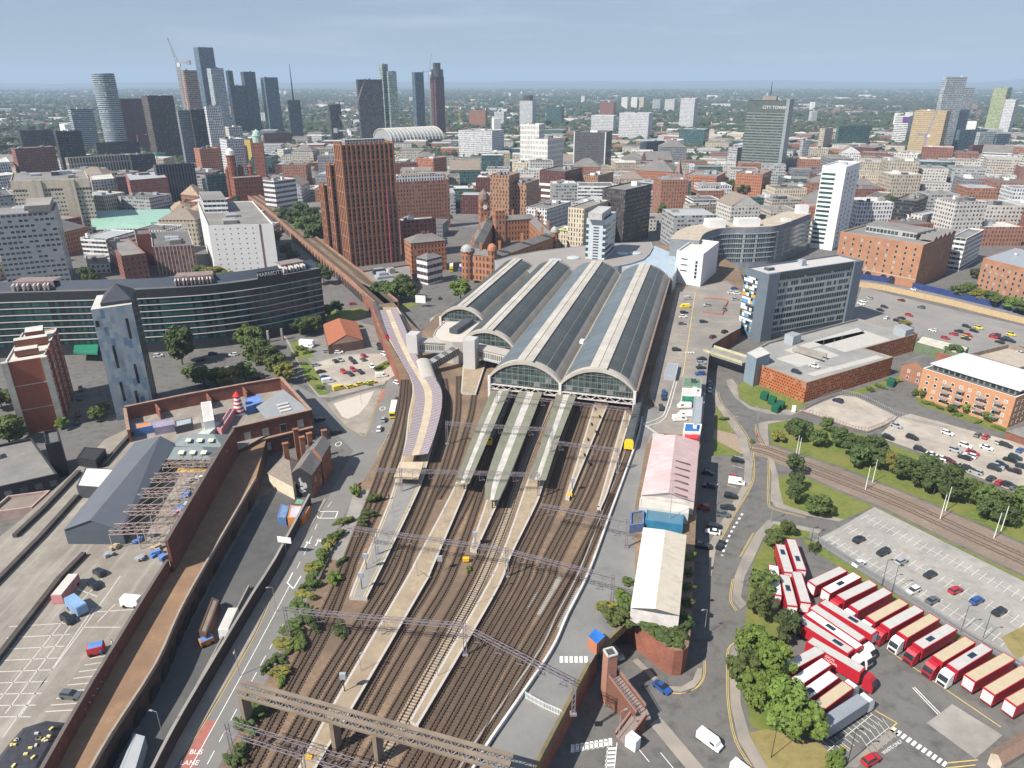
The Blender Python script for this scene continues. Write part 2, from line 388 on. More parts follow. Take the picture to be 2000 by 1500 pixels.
TRK = [
('leftmost track, curving past the long canopied platform', [(800, 742), (797, 790), (787, 850), (770, 910), (755, 950), (733, 1000), (690, 1095), (680, 1125), (640, 1225), (578, 1340), (520, 1450), (480, 1525), (450, 1580)], 0, 1),
('siding branching off beside the bushes by the road', [(788, 742), (783, 790), (770, 845), (750, 900), (733, 950), (690, 1060), (655, 1150), (600, 1260), (540, 1370), (480, 1480), (440, 1555)], 0, 1),
('track along the right edge of the canopied platform', [(868, 740), (874, 790), (868, 840), (850, 900), (823, 975), (790, 1050), (755, 1130), (686, 1240), (612, 1360), (545, 1480), (500, 1565)], 0, 1),
('track along the left edge of the longest sandy platform', [(896, 735), (895, 800), (886, 850), (866, 920), (840, 985), (805, 1065), (780, 1130), (714, 1240), (643, 1360), (576, 1480), (530, 1565)], 0, 1),
('short spur from under the station footbridge', [(930, 735), (922, 800), (908, 850), (885, 920), (855, 975)], 0, 1),
('track where the yellow nosed grey train stands', [(1000, 770), (962, 860), (925, 955), (880, 1045), (845, 1130), (790, 1220), (722, 1340), (650, 1470), (600, 1570)], 0, 1),
('track in the wide brown gap beside the longest platform', [(1014, 770), (978, 850), (943, 950), (912, 1040), (875, 1135), (815, 1235), (748, 1350), (680, 1475), (630, 1570)], 0, 1),
('track running out from the middle canopy beside the pale sleepers', [(1062, 770), (1016, 880), (984, 985), (960, 1040), (912, 1140), (850, 1250), (783, 1365), (712, 1490), (670, 1565)], 0, 1),
('track with the brightest sleepers beside the narrow platform', [(1080, 780), (1036, 880), (1017, 930), (990, 1010), (941, 1130), (882, 1240), (815, 1360), (743, 1490), (705, 1560)], 1, 1),
('track along the right edge of the narrow platform', [(1138, 775), (1085, 930), (1066, 985), (1016, 1085), (996, 1140), (905, 1298), (835, 1420), (790, 1495), (750, 1565)], 0, 1),
('track second from the narrow platform', [(1153, 775), (1103, 930), (1084, 990), (1040, 1085), (1020, 1140), (928, 1300), (860, 1420), (817, 1495), (775, 1570)], 0, 1),
('track left of the tapering sandy platform end', [(1203, 785), (1150, 925), (1115, 1000), (1062, 1100), (1045, 1140), (952, 1300), (885, 1420), (842, 1495), (800, 1570)], 0, 1),
('track right of the tapering sandy platform end', [(1215, 795), (1168, 930), (1136, 1000), (1087, 1095), (1070, 1140), (977, 1300), (910, 1425), (868, 1500), (830, 1570)], 0, 1),
('track under the dark yellow fronted train', [(1246, 790), (1238, 835), (1226, 885), (1204, 940), (1175, 1000), (1125, 1100), (1100, 1145), (1008, 1300), (942, 1420), (898, 1500), (860, 1570)], 0, 1),
('rightmost track beside the white cable trough', [(1196, 965), (1160, 1050), (1122, 1135), (1042, 1285), (975, 1405), (925, 1492), (880, 1570)], 0, 1)]
for lb, pts, pale, _ in TRK:
 line = smooth_line([G(x, y, D + .1) for x, y in pts], 7)
 t = thing('railway_track', lb, 'track', line[0], group='tracks fanning into the station')
 mb = MB(); ribbon(mb, line, 2.3, D + .08); mb.build('ballast_strip', BALL if pale else (BALD, BALM, BALM)[len(lb) % 3], t)
 for k in (-.72, .72):
  mb = MB(); ribbon(mb, [Vector((p.x, p.y, D + .36)) for p in offset(line, k)], .15, h=.16); mb.build('rail', RAIL, t)
 mb = MB(); acc = 0
 for i in range(len(line) - 1):
  a, b_ = line[i], line[i + 1]; d = b_ - a; L = d.length; an = atan2(d.y, d.x)
  while acc < L:
   c = a + d * (acc / L); mb.box((c.x, c.y, D + .15), (.27, 2.5, .12), an); acc += .75
  acc -= L
 mb.build('sleepers', SLPC if pale else SLPD, t)['kind'] = 'stuff'
# platforms
SAND = mat('sandy_platform', (.37, .295, .2), .92, .16, .8, col2=(.27, .21, .15), scale2=.15)
GREYPF = mat('grey_platform', (.2, .19, .19), .92, .12, .8, col2=(.26, .25, .235), scale2=.12)
EDGE = mat('platform_edge', (.44, .41, .38), .85, .1, 1.)
PLAT = [
('long curved island platform with a lilac canopy and a grey far end', SAND, [(737, 600), (752, 648), (775, 690), (795, 725), (806, 760), (797, 810), (790, 870), (775, 925), (757, 985), (697, 1125), (682, 1165)], [(776, 600), (800, 640), (815, 680), (835, 720), (862, 755), (860, 800), (848, 860), (835, 905), (820, 955), (738, 1125), (717, 1167)]),
('longest sandy platform, reaching down to the lattice bridge', SAND, [(958, 770), (915, 880), (882, 960), (812, 1092), (795, 1125), (645, 1382), (600, 1465), (560, 1540)], [(992, 770), (945, 870), (905, 970), (842, 1117), (832, 1138), (685, 1390), (635, 1470), (590, 1550)]),
('platform under the middle green and white canopy', SAND, [(1012, 770), (980, 850), (958, 930), (950, 975), (922, 1057), (918, 1072)], [(1058, 770), (1003, 917), (975, 978), (940, 1055), (931, 1075)]),
('narrow sandy platform tapering beside pale sleepers', SAND, [(1090, 770), (1060, 860), (1029, 940), (992, 1047), (957, 1130), (880, 1265), (800, 1405)], [(1124, 770), (1064, 940), (1049, 983), (999, 1085), (978, 1140), (905, 1268), (817, 1417)]),
('sandy platform with black benches right of the green canopies', SAND, [(1164, 777), (1117, 930), (1104, 970)], [(1192, 780), (1140, 905), (1112, 973)]),
('thin rightmost platform beside the dark train', SAND, [(1220, 802), (1174, 965), (1166, 990)], [(1233, 812), (1193, 945), (1174, 993)]),
('short platform stub in front of the station footbridge', SAND, [(905, 700), (900, 765)], [(952, 700), (930, 768)])]
for i, (lb, m, L, Rr) in enumerate(PLAT):
 z = D + 1.0
 l3, r3 = smooth_line([G(x, y, z) for x, y in L], 4), smooth_line([G(x, y, z) for x, y in Rr], 4)
 # resample both edges to equal count
 n = 24
 rs = lambda A: [A[min(len(A) - 1, int(k * (len(A) - 1) / n))].lerp(A[min(len(A) - 1, int(k * (len(A) - 1) / n) + 1)], k * (len(A) - 1) / n % 1) for k in range(n + 1)]
 l3, r3 = rs(l3), rs(r3)
 t = thing('railway_platform', lb, 'platform', (l3[0].x, l3[0].y, D), group='platforms outside the train shed')
 mb = MB()
 poly = [tuple(p[:2]) for p in l3] + [tuple(p[:2]) for p in reversed(r3)]
 if area(poly) < 0: poly = poly[::-1]
 for k in range(n):
  mid = (l3[k] + r3[k]) / 2
  mm = 1 if (i == 0 and mid.y < G(0, 915, z).y) else 0
  mb.face([r3[k], l3[k], l3[k + 1], r3[k + 1]][::-1], mm)
 for A in (l3, r3):
  for k in range(n):
   mb.wall(A[k], A[k + 1], D, z, 3)  # dark brick puts the shadow on the platform flanks into colour
 mb.wall(l3[-1], r3[-1], D, z, 2)
 mb.build('platform_slab', [m, GREYPF, EDGE, BRICKD], t)
 for A, s in ((l3, -1), (r3, 1)):
  mb = MB(); ribbon(mb, offset(A, .3 * s), .5, z + .012); mb.build('edge_strip', EDGE, t)
  if i == 0:
   mb = MB(); ribbon(mb, offset(A, 1.0 * s)[8:], .16, z + .014); mb.build('yellow_line', YELL, t)
# platform canopies
CGRN = mat('mossy_canopy_felt', (.16, .17, .12), .9, .2, .9, col2=(.22, .21, .165), scale2=.12)
CWHT = mat('pale_canopy_strip', (.58, .55, .51), .8, .1, 1.2, col2=(.36, .34, .31), scale2=.2)
CLIL = mat('lilac_canopy_sheet', (.27, .22, .245), .8, .1, 1.)
CTAN = mat('tan_canopy_strip', (.55, .45, .32), .85, .1, 1., col2=(.42, .34, .25), scale2=.15)
CAN = [
('long curved lilac ribbed canopy with a tan central strip', [(742, 606), (757, 650), (781, 700), (806, 748), (810, 790), (797, 850), (786, 890)], [(774, 603), (791, 640), (803, 672), (824, 712), (858, 752), (863, 790), (852, 840), (836, 886)], CLIL, CTAN),
('green canopy with a white strip nearest the lilac canopy', [(960, 762), (930, 835), (890, 940)], [(995, 762), (957, 850), (916, 945)], CGRN, CWHT),
('middle green canopy with a white strip', [(1013, 765), (975, 860), (950, 935), (947, 975)], [(1060, 765), (1000, 917), (974, 976)], CGRN, CWHT),
('rightmost green canopy with a white strip', [(1088, 765), (1060, 855), (1032, 935)], [(1128, 767), (1095, 850), (1066, 938)], CGRN, CWHT)]
for i, (lb, L, Rr, m1, m2) in enumerate(CAN):
 z = D + 4.6; n = 30
 l3, r3 = smooth_line([G(x, y, z) for x, y in L], 12), smooth_line([G(x, y, z) for x, y in Rr], 12)
 l3, r3 = rs(l3), rs(r3)
 t = thing('platform_canopy', lb, 'canopy', ((l3[0].x + r3[0].x) / 2, (l3[0].y + r3[0].y) / 2, D + 1), group='canopies over the platforms')
 up = Vector((0, 0, .55)); n = len(l3) - 1
 a = [l3[k].lerp(r3[k], .36) - up * .4 for k in range(n + 1)]; b_ = [l3[k].lerp(r3[k], .64) - up * .4 for k in range(n + 1)]
 for A, B in ((l3, a), (b_, r3)):
  mb = MB()
  for k in range(n):
   mb.face([A[k], A[k + 1], B[k + 1], B[k]], 0)
   mb.face([A[k] - up * .35, A[k + 1] - up * .35, A[k + 1], A[k]], 1); mb.face([B[k] - up * .35, B[k + 1] - up * .35, B[k + 1], B[k]], 1)
  mb.build('canopy_roof', [m1, EDGE], t)
  if i == 0:
   mb = MB()
   K = n * 2
   for k in range(K):
    f = k / K * n; j = min(n - 1, int(f)); p, q_ = A[j].lerp(A[j + 1], f - j), B[j].lerp(B[j + 1], f - j)
    mb.beam(p + Vector((0, 0, .05)), q_ + Vector((0, 0, .05)), .25, .08)
   mb.build('sheet_ribs', EDGE, t)
 mb = MB()
 for k in range(n): mb.face([a[k] + up * .1, a[k + 1] + up * .1, b_[k + 1] + up * .1, b_[k] + up * .1], 0)
 mb.build('central_strip', m2, t)
 for k in range(1, n, 4):
  c = (l3[k] + r3[k]) / 2; mb = MB(); mb.tube((c.x, c.y, D + 1), (c.x, c.y, z - .4), .16); mb.build('column', DARK, t)
# ------------------------------------------------------------------ buildings
def ybase(yb, z0=0.):
 return (CZ - z0) / tan(PITCH + math.atan((yb - 750) / F))
def box3(A, B, C, yb=None, z0=0., z1=None):
 """ground plan and roof height of a block from three roof corners (B the nearest) and the foot of the corner under B"""
 if z1 is None: z1 = zat(ybase(yb, z0), B[1])
 a, b, c = (G(*p, z1) for p in (A, B, C)); d = a + c - b
 return [tuple(p[:2]) for p in (a, b, c, d)], z1          # edge 0 = left face, edge 1 = right face
def boxo(xl, xm, xr, yt, yb, a1, z0=0., dl=None, dr=None):
 """block whose nearest corner stands at xm; its left wall runs off at angle a1 and is seen as far as xl, its right wall to xr"""
 y = ybase(yb, z0); z1 = zat(y, yt); d = y * cP - (z1 - CZ) * sP; x = (xm - 1000) / F * d
 bear = math.degrees(atan2(y, x)); a1 = max(a1, bear + 12); a1 = min(a1, bear + 78)
 def far(xp, an):
  u = (xp - 1000) / F; dx, dy = cos(an), sin(an)
  L = (u * d - x) / (dx - u * dy * cP)
  lim = 160 if abs(math.degrees(an) - bear) > 40 else 45
  L = 16 if L <= 0 else min(max(L, 7), lim); return (x + dx * L, y + dy * L)
 an = radians(a1)
 A = (x + cos(an) * dl, y + sin(an) * dl) if dl is not None else far(xl, an)
 an2 = an - pi / 2
 C = (x + cos(an2) * dr, y + sin(an2) * dr) if dr is not None else far(xr, an2)
 return [A, (x, y), C, (A[0] + C[0] - x, A[1] + C[1] - y)], z1
WINS = {}
def win_mesh(w, h, fm, gm):
 k = (round(w, 2), round(h, 2), fm.name, gm.name)
 if k not in WINS:
  mb = MB(); x, z, t, dp = w / 2, h / 2, min(.12, w * .1), .06
  o = [(-x, -dp, -z), (x, -dp, -z), (x, -dp, z), (-x, -dp, z)]; i = [(-x + t, -dp, -z + t), (x - t, -dp, -z + t), (x - t, -dp, z - t), (-x + t, -dp, z - t)]
  for a in range(4):
   b_ = (a + 1) % 4
   mb.face([o[a], o[b_], i[b_], i[a]], 0)
   mb.face([(o[a][0], 0, o[a][2]), (o[b_][0], 0, o[b_][2]), o[b_], o[a]], 0)
  g = [(p[0], -.01, p[2]) for p in i]; mb.face(g, 1)
  me = bpy.data.meshes.new('window'); me.from_pydata(mb.v, [], mb.f); me.materials.append(fm); me.materials.append(gm)
  me.polygons.foreach_set('material_index', mb.m); WINS[k] = (me, mb)
 return WINS[k]
def windows(root, specs, fm=WHT, glasses=(GLS, GLS, GLT, GLB), name='window', keep=100):
 """specs: (point on the wall, wall direction, width, height). The nearest hundred are parts of their own, the rest one part."""
 specs = sorted(specs, key=lambda s_: (s_[0] - Vector((0, 0, CZ))).length)
 rl = wloc(root); rest = MB(); rm = [fm] + list(dict.fromkeys(glasses))
 for i, (p, d, w, h) in enumerate(specs):
  g = R.choice(glasses); me, mb = win_mesh(w, h, fm, g); an = atan2(d[1], d[0])
  if i < keep:
   o = bpy.data.objects.new(name, me); COL.objects.link(o); o.parent = root; o.location = p - rl; o.rotation_euler = (0, 0, an)
  else:
   gi = rm.index(g); M = Matrix.Rotation(an, 3, 'Z'); k = len(rest.m)
   rest.merge(mb, lambda v: M @ v + p)
   rest.m[k:] = [0 if m_ == 0 else gi for m_ in rest.m[k:]]
 if rest.f: rest.build(name + 's', rm, root)['kind'] = 'stuff'
def wall_grid(a, b, z0, z1, bay, storey, ww, wh, inset=1.2, zs=.9, top=.8, skip=None):
 """window places on the wall from a to b"""
 a, b = Vector((*a[:2], 0)), Vector((*b[:2], 0)); L = (b - a).length; d = (b - a) / L
 n = max(1, int((L - 2 * inset) / bay)); out = []; z = z0 + zs; r = 0; o = Vector((d.y, -d.x, 0)) * .01
 step = (L - 2 * inset) / n
 while z + wh < z1 - top + .01:
  for i in range(n):
   if skip and skip(i, r, n): continue
   p = a + d * (inset + step * (i + .5)) + o; out.append((Vector((p.x, p.y, z + wh / 2)), d, ww, wh))
  z += storey; r += 1
 return out
def facing(poly):
 """walls turned towards the camera"""
 out = []
 for i in range(len(poly)):
  a, b = poly[i], poly[(i + 1) % len(poly)]; nx, ny = b[1] - a[1], a[0] - b[0]
  if nx * -a[0] + ny * -a[1] > -.15 * hypot(nx, ny) * hypot(*a): out.append((a, b))
 return out
def inset_poly(poly, d):
 n = len(poly); out = []
 for i in range(n):
  p0, p1, p2 = (Vector(poly[(i + k) % n][:2]) for k in (-1, 0, 1))
  e1, e2 = (p1 - p0).normalized(), (p2 - p1).normalized(); n1, n2 = Vector((-e1.y, e1.x)), Vector((-e2.y, e2.x))
  k = 1 + n1.dot(n2); out.append(tuple(p1 + (n1 + n2) * (d / max(k, .4))))
 return out
def inpoly(p, poly):
 c = False; n = len(poly)
 for i in range(n):
  a, b = poly[i], poly[(i + 1) % n]
  if (a[1] > p[1]) != (b[1] > p[1]) and p[0] < (b[0] - a[0]) * (p[1] - a[1]) / (b[1] - a[1]) + a[0]: c = not c
 return c
FOOT = []        # ground plans already taken
def block(name, label, cat, poly, z0, z1, wall, roof, par=.9, units=0, trim=None, group=None, pr=None, roofkind='flat', parent=None, uk=None, register=True):
 """walls, roof with parapet and plant units; returns the thing"""
 poly = ccw(poly); pr = pr or R
 c = (sum(p[0] for p in poly) / len(poly), sum(p[1] for p in poly) / len(poly))
 t = parent or thing(name, label, cat, (c[0], c[1], z0), group=group)
 if register: FOOT.append(poly)
 tr = trim or wall
 if roofkind == 'flat':
  mb = MB(); mb.prism(poly, z0, z1, 0, bottom=False, top=False)
  ins = inset_poly(poly, .45)
  for i in range(len(poly)):
   j = (i + 1) % len(poly)
   mb.face([(*poly[i], z1), (*poly[j], z1), (*ins[j], z1), (*ins[i], z1)], 1); mb.face([(*ins[i], z1), (*ins[j], z1), (*ins[j], z1 - par), (*ins[i], z1 - par)], 1)
  mb.build('wall', [wall, tr], t)
  mb = MB(); mb.face([(*p, z1 - par + .003) for p in ins], 0, [(p[0], p[1]) for p in ins]); mb.build('roof', roof, t)
  e = Vector(poly[1]) - Vector(poly[0]); an = atan2(e.y, e.x); xs, ys = [p[0] for p in poly], [p[1] for p in poly]
  k = 0; tries = 0; big = min(max(xs) - min(xs), max(ys) - min(ys))
  while k < units and tries < 60:
   tries += 1; s = pr.uniform(.08, .2) * big; s = max(1.2, min(s, 9))
   p = (pr.uniform(min(xs), max(xs)), pr.uniform(min(ys), max(ys)))
   if not all(inpoly((p[0] + dx * s, p[1] + dy * s), ins) for dx in (-1, 1) for dy in (-1, 1)): continue
   w, l, h = s * pr.uniform(.7, 1.2), s * pr.uniform(.6, 1.5), pr.uniform(1.2, 3.2)
   mb = MB(); mb.box((*p, z1 - par + h / 2), (l, w, h), an, 0); mb.box((*p, z1 - par + h + .1), (l * .8, w * .8, .2), an, 1)
   mb.build('roof_unit', [uk or pr.choice((GRY, FELT, WHT, CONC, DGR)), STEEL], t); k += 1
 else:                                                       # pitched
  mb = MB(); mb.prism(poly, z0, z1, 0, bottom=False, top=False); a, b, c_, d = [Vector(p) for p in poly[:4]]
  if (b - a).length < (c_ - b).length: a, b, c_, d = b, c_, d, a
  h = (c_ - b).length * (.3 if roofkind == 'gable' else .28); hip = 0 if roofkind == 'gable' else min(.4, (c_ - b).length / (b - a).length * .5)
  r0, r1 = (a + d) / 2, (b + c_) / 2; r0, r1 = r0.lerp(r1, hip), r1.lerp(r0, hip)
  if roofkind == 'gable':
   mb.face([(*d, z1), (*a, z1), (*r0, z1 + h)], 0); mb.face([(*b, z1), (*c_, z1), (*r1, z1 + h)], 0)
  mb.build('wall', [wall], t)
  mb = MB(); up = .05
  e = .35
  A, B, C_, D_ = inset_poly([tuple(a), tuple(b), tuple(c_), tuple(d)], -e); zz = z1 - e * .3
  mb.face([(*A, zz), (*B, zz), (*r1, z1 + h + up), (*r0, z1 + h + up)]); mb.face([(*C_, zz), (*D_, zz), (*r0, z1 + h + up), (*r1, z1 + h + up)])
  if hip: mb.face([(*B, zz), (*C_, zz), (*r1, z1 + h + up)]); mb.face([(*D_, zz), (*A, zz), (*r0, z1 + h + up)])
  mb.build('roof', roof, t)
  for k in range(units):
   p = r0.lerp(r1, pr.uniform(.1, .9)); mb = MB(); mb.box((*p, z1 + h + .5), (1.1, .8, 2.2), 0); mb.build('chimney', BRICK, t)
 return t
def bands(root, pts, zs, h, out, m, name='glazing_band', closed=False, fm=None):
 """a glazed strip along a run of wall at each storey"""
 for z in zs:
  mb = MB(); u = 0
  for i in range(len(pts) - 1):
   a, b = Vector(pts[i][:2]), Vector(pts[i + 1][:2]); d = (b - a).normalized(); o = Vector((d.y, -d.x)) * out
   a, b = a + o, b + o; L = (b - a).length
   mb.wall(a, b, z, z + h, 0, u); u += L
   mb.face([(*(a - o), z + h), (*a, z + h), (*b, z + h), (*(b - o), z + h)][::-1], 0); mb.face([(*(a - o), z), (*a, z), (*b, z), (*(b - o), z)], 0)
  mb.build(name, m, root)
# ------------------------------------------------------------------ the train shed
SA = radians(15.6); sd, cd = sin(SA), cos(SA)
def SL(al, ac, z=0.): return Vector((al * sd + ac * cd, al * cd - ac * sd, z))
shed = thing('train_shed', 'great train shed of four parallel arched glass roofs with pale ridges', 'station', SL(325, -70, D))
FOOT.append([tuple(SL(a, c)[:2]) for a, c in ((236, -20), (236, -125), (480, -125), (480, -15))])
RPALE = mat('shed_roof_cladding', (.47, .44, .395), .75, .1, .25, col2=(.37, .34, .30), scale2=.1)
RTAN = mat('shed_valley_lead', (.34, .31, .27), .8, .14, .4, col2=(.25, .23, .2), scale2=.1)
RGL1 = fac('shed_slate_glazing', (.10, .105, .10), (.062, .07, .067), 1.5, 400, .88, .99, rough=.6, var=.25, lite=.0, grough=.5)
RGL2 = fac('shed_sky_tinted_glazing', (.18, .2, .21), (.11, .135, .15), 1.5, 400, .88, .99, rough=.6, var=.2, lite=.0, grough=.42)  # left slopes of the wide spans: blue sky reflection put into the glass colour
GAB = fac('gable_glass', (.17, .2, .19), (.045, .068, .065), 2.2, 1.9, .95, .94, rough=.6, var=.45, lite=.05, grough=.12)
TRUSSW = mat('white_steelwork', (.62, .58, .56), .6, .08, 1.)
ZE, RISE = 16.0, 7.1
SP = [(-48.4, -20.6, 241, 408), (-76.2, -48.4, 241, 408), (-99.6, -76.2, 275, 408), (-121, -99.6, 306, 408)]
for si, (c0, c1, f0, f1) in enumerate(SP):
 hw = (c1 - c0) / 2; cm = (c0 + c1) / 2; rr = RISE * hw / 14
 rad = (hw * hw + rr * rr) / (2 * rr)
 zf = lambda s: ZE + math.sqrt(rad * rad - (s * hw) ** 2) - (rad - rr)
 def strip(mb, s0, s1, dz, n=4, m=0, g0=0., g1=0.):
  for k in range(n):
   a, b = s0 + (s1 - s0) * k / n, s0 + (s1 - s0) * (k + 1) / n
   q_ = [SL(f0 + g0, cm + a * hw, zf(a) + dz), SL(f0 + g0, cm + b * hw, zf(b) + dz), SL(f1 - g1, cm + b * hw, zf(b) + dz), SL(f1 - g1, cm + a * hw, zf(a) + dz)]
   mb.face(q_, m, [(0, a * hw + 100), (0, b * hw + 100), (f1 - f0, b * hw + 100), (f1 - f0, a * hw + 100)])
 mb = MB(); strip(mb, -1, 1, 0, 20)
 sp_ = mb.build('roof_span', RPALE, shed)
 lay = [(-.9, -.26, RGL2 if si < 2 else RGL1), (.26, .56, RGL1), (.58, .80, RGL1)]
 for s0, s1, m in lay:
  mb = MB(); strip(mb, s0, s1, .12, 6, 0, 2.5, 1.5); mb.build('roof_glazing', m, sp_)
 mb = MB(); strip(mb, .80, 1, .06, 3, 0, 2, 1.5); strip(mb, -1, -.9, .06, 2, 0, 2, 1.5); mb.build('valley_gutter', RTAN, sp_)
 # raised ridge
 mb = MB()
 for k in range(2):
  a, b = (-.23, 0, .23)[k:k + 2]
  mb.face([SL(f0 - .3, cm + a * hw, zf(a) + .55), SL(f0 - .3, cm + b * hw, zf(b) + .75), SL(f1 + .3, cm + b * hw, zf(b) + .75), SL(f1 + .3, cm + a * hw, zf(a) + .55)])
 for a, sgn in ((-.23, -1), (.23, 1)):
  q_ = [SL(f0 - .3, cm + a * hw, zf(a) - .1), SL(f1 + .3, cm + a * hw, zf(a) - .1), SL(f1 + .3, cm + a * hw, zf(a) + .55), SL(f0 - .3, cm + a * hw, zf(a) + .55)]
  mb.face(q_ if sgn > 0 else q_[::-1], 1)
 mb.face([SL(f0 - .3, cm - .23 * hw, zf(.23)), SL(f0 - .3, cm + .23 * hw, zf(.23)), SL(f0 - .3, cm + .23 * hw, zf(.23) + .55), SL(f0 - .3, cm, zf(0) + .75), SL(f0 - .3, cm - .23 * hw, zf(.23) + .55)], 0)
 mb.build('ridge_cladding', [RPALE, DGR], sp_)
 # gable screen with bars, arch and bottom truss
 zb = 12.6 if si < 2 else 13.5
 for fp, front in ((f0, 1), (f1, 0)):
  mb = MB(); n = 24
  for k in range(n):
   a, b = -1 + 2 * k / n, -1 + 2 * (k + 1) / n
   q_ = [SL(fp, cm + a * hw, zb), SL(fp, cm + b * hw, zb), SL(fp, cm + b * hw, max(zb, zf(b) - .2)), SL(fp, cm + a * hw, max(zb, zf(a) - .2))]
   uv = [((p - SL(fp, c0, 0)).dot(SL(0, 1)), p.z) for p in q_]
   mb.face(q_ if front else q_[::-1], 0, uv if front else uv[::-1])
  sc = mb.build('gable_screen', GAB, shed)
  mb = MB(); n = 28
  for k in range(n):
   a, b = -1 + 2 * k / n, -1 + 2 * (k + 1) / n; o = -.7 if front else .7
   A0, B0 = SL(fp, cm + a * hw, zf(a)), SL(fp, cm + b * hw, zf(b)); A1, B1 = SL(fp + o, cm + a * hw, zf(a)), SL(fp + o, cm + b * hw, zf(b))
   u1, u0 = Vector((0, 0, .25)), Vector((0, 0, -1.1))
   mb.face([A1 + u0, B1 + u0, B1 + u1, A1 + u1] if front else [A1 + u1, B1 + u1, B1 + u0, A1 + u0]); mb.face([A1 + u1, B1 + u1, B0 + u1, A0 + u1]); mb.face([A1 + u0, A0 + u0, B0 + u0, B1 + u0])
  mb.build('gable_arch', RPALE, shed)
  if front:
   mb = MB(); mb.lattice(SL(fp - .5, c0, zb - 1.9), SL(fp - .5, c1, zb - 1.9), .8, 1.9, 2.2, .2); mb.build('bottom_truss', TRUSSW, shed)
   mb = MB()
   for k in range(1, 12):
    a = -1 + 2 * k / 12; mb.beam(SL(fp - .12, cm + a * hw, zb), SL(fp - .12, cm + a * hw, zf(a) - 1), .1)
   for z in (15., 17.6, 20.2):
    if z > zf(.05) - 1: continue
    w = math.sqrt(max(0, rad * rad - (z + 1 - ZE + rad - rr) ** 2)); w = min(w, hw); mb.beam(SL(fp - .12, cm - w, z), SL(fp - .12, cm + w, z), .1)
   mb.build('glazing_bars', STEEL, sc)
for al, ac in ((240.5, -20.6), (240.5, -48.4), (240.5, -76.2), (274.5, -99.6), (305.5, -121)):
 mb = MB(); p = SL(al, ac); mb.box((p.x, p.y, (D + ZE) / 2), (1, 1, ZE - D), -SA); mb.build('column', TRUSSW, shed)
for a0, a1, c, k in ((241, 408, -20.6, 1), (306, 408, -121, -1), (241, 275, -76.2, -1), (275, 306, -99.6, -1)):
 mb = MB(); p, q_ = SL(a0, c), SL(a1, c)
 if k < 0: p, q_ = q_, p
 mb.wall(p, q_, D, ZE)
 mb.build('side_wall', fac('shed_side_wall', (.17, .12, .1), (.05, .05, .05), 6, 9, .7, .6, lite=.0, var=.3), shed)
mb = MB()
for k in range(46):
 a = SL(243 + k * 3.6, -20.1); mb.beam((a.x, a.y, D + 1), (a.x, a.y, ZE), .35)
mb.beam(SL(241, -19.9, ZE), SL(408, -19.9, ZE), .9, .5); mb.build('side_pilasters', mat('brown_pilaster', (.2, .15, .12)), shed)  # one dark brown for the pilasters and the eaves beam
mb = MB(); mb.box(SL(285, -48.4, ZE + 1.2), (1.6, 3.4, 1.2), -SA); mb.build('gutter_cabin', WHT, shed)
# dark track floor inside the shed
# concourse behind the shed
poly = P2([(966, 508), (1000, 499), (1050, 490), (1100, 484), (1144, 479), (1200, 475), (1272, 472), (1275, 483), (1268, 496), (1256, 506), (1232, 514), (1208, 519), (1150, 524), (1060, 530), (975, 525)], 18)
t = block('concourse', 'wide concourse with a plain brown grey roof curling behind the train shed', 'station building', poly, 0, 18, GRY, mat('concourse_roof', (.27, .245, .23), .8, .06, .1), par=.3, units=0)
for x, y in ((1120, 503), (1085, 508), (1215, 495), (1240, 494)):
 p = G(x, y, 18); mb = MB(); mb.lathe([(4.2, 0), (4.2, .5), (3, .9), (0, 1.1)], (p.x, p.y, 17.7), 20); mb.build('roof_dome', mat('skylight_dome', (.42, .48, .5), .2, .05), t, smooth=True)
poly = P2([(1279, 480), (1320, 497), (1322, 528), (1314, 541), (1272, 530), (1236, 527), (1208, 519), (1232, 514), (1256, 506), (1268, 496), (1275, 484)], 17)
block('glass_entrance', 'pale blue glass roof of the station entrance beside the white corner block', 'station building', poly, 0, 17, GRY,
 mat('blue_glass_roof', (.36, .44, .5), .22, .14, .3, streak=((.52, .6, .66), (.9, .06, 1), -.6)), par=.05, units=0)
# slab office tower by the concourse
poly, z1 = boxo(1146, 1184, 1204, 429, 562, 162)
t = block('office_slab', 'slim grey slab tower with stepped windows standing on the station concourse', 'office tower', poly, 0, z1, mat('slab_cladding', (.47, .51, .54), .6, .06, .3), FELT, units=2)
a, b = [Vector(p) for p in ccw(poly)[:2]]
A, B, C = Vector(poly[0]), Vector(poly[1]), Vector(poly[2])
mb = MB(); mb.box((*(A.lerp(B, .48) + (C - B) * .35), z1 + 2), ((B - A).length * .7, (C - B).length * .9, 4), atan2((B - A).y, (B - A).x)); mb.build('plant_room', mat('slab_plant', (.4, .39, .38)), t)
d = (B - A).normalized()
ws = [(Vector((*A.lerp(B, .52), z)) + Vector((d.y, -d.x, 0)) * .02, d, 3.6, .9) for z in [18 + 1.75 * i for i in range(20)] if z < z1 - 5]
windows(t, ws, fm=GRY, glasses=(GLS,))
for f0, f1 in ((0, .13), (.86, 1)):
 bands(t, [A.lerp(B, f0), A.lerp(B, f1)], [19 + i * 3.6 for i in range(10) if 19 + i * 3.6 < z1 - 3], 2.1, .06, GLT)
bands(t, [B.lerp(C, .02), B.lerp(C, .98)], [19 + i * 3.6 for i in range(10) if 19 + i * 3.6 < z1 - 3], 2.0, .06, GLT)
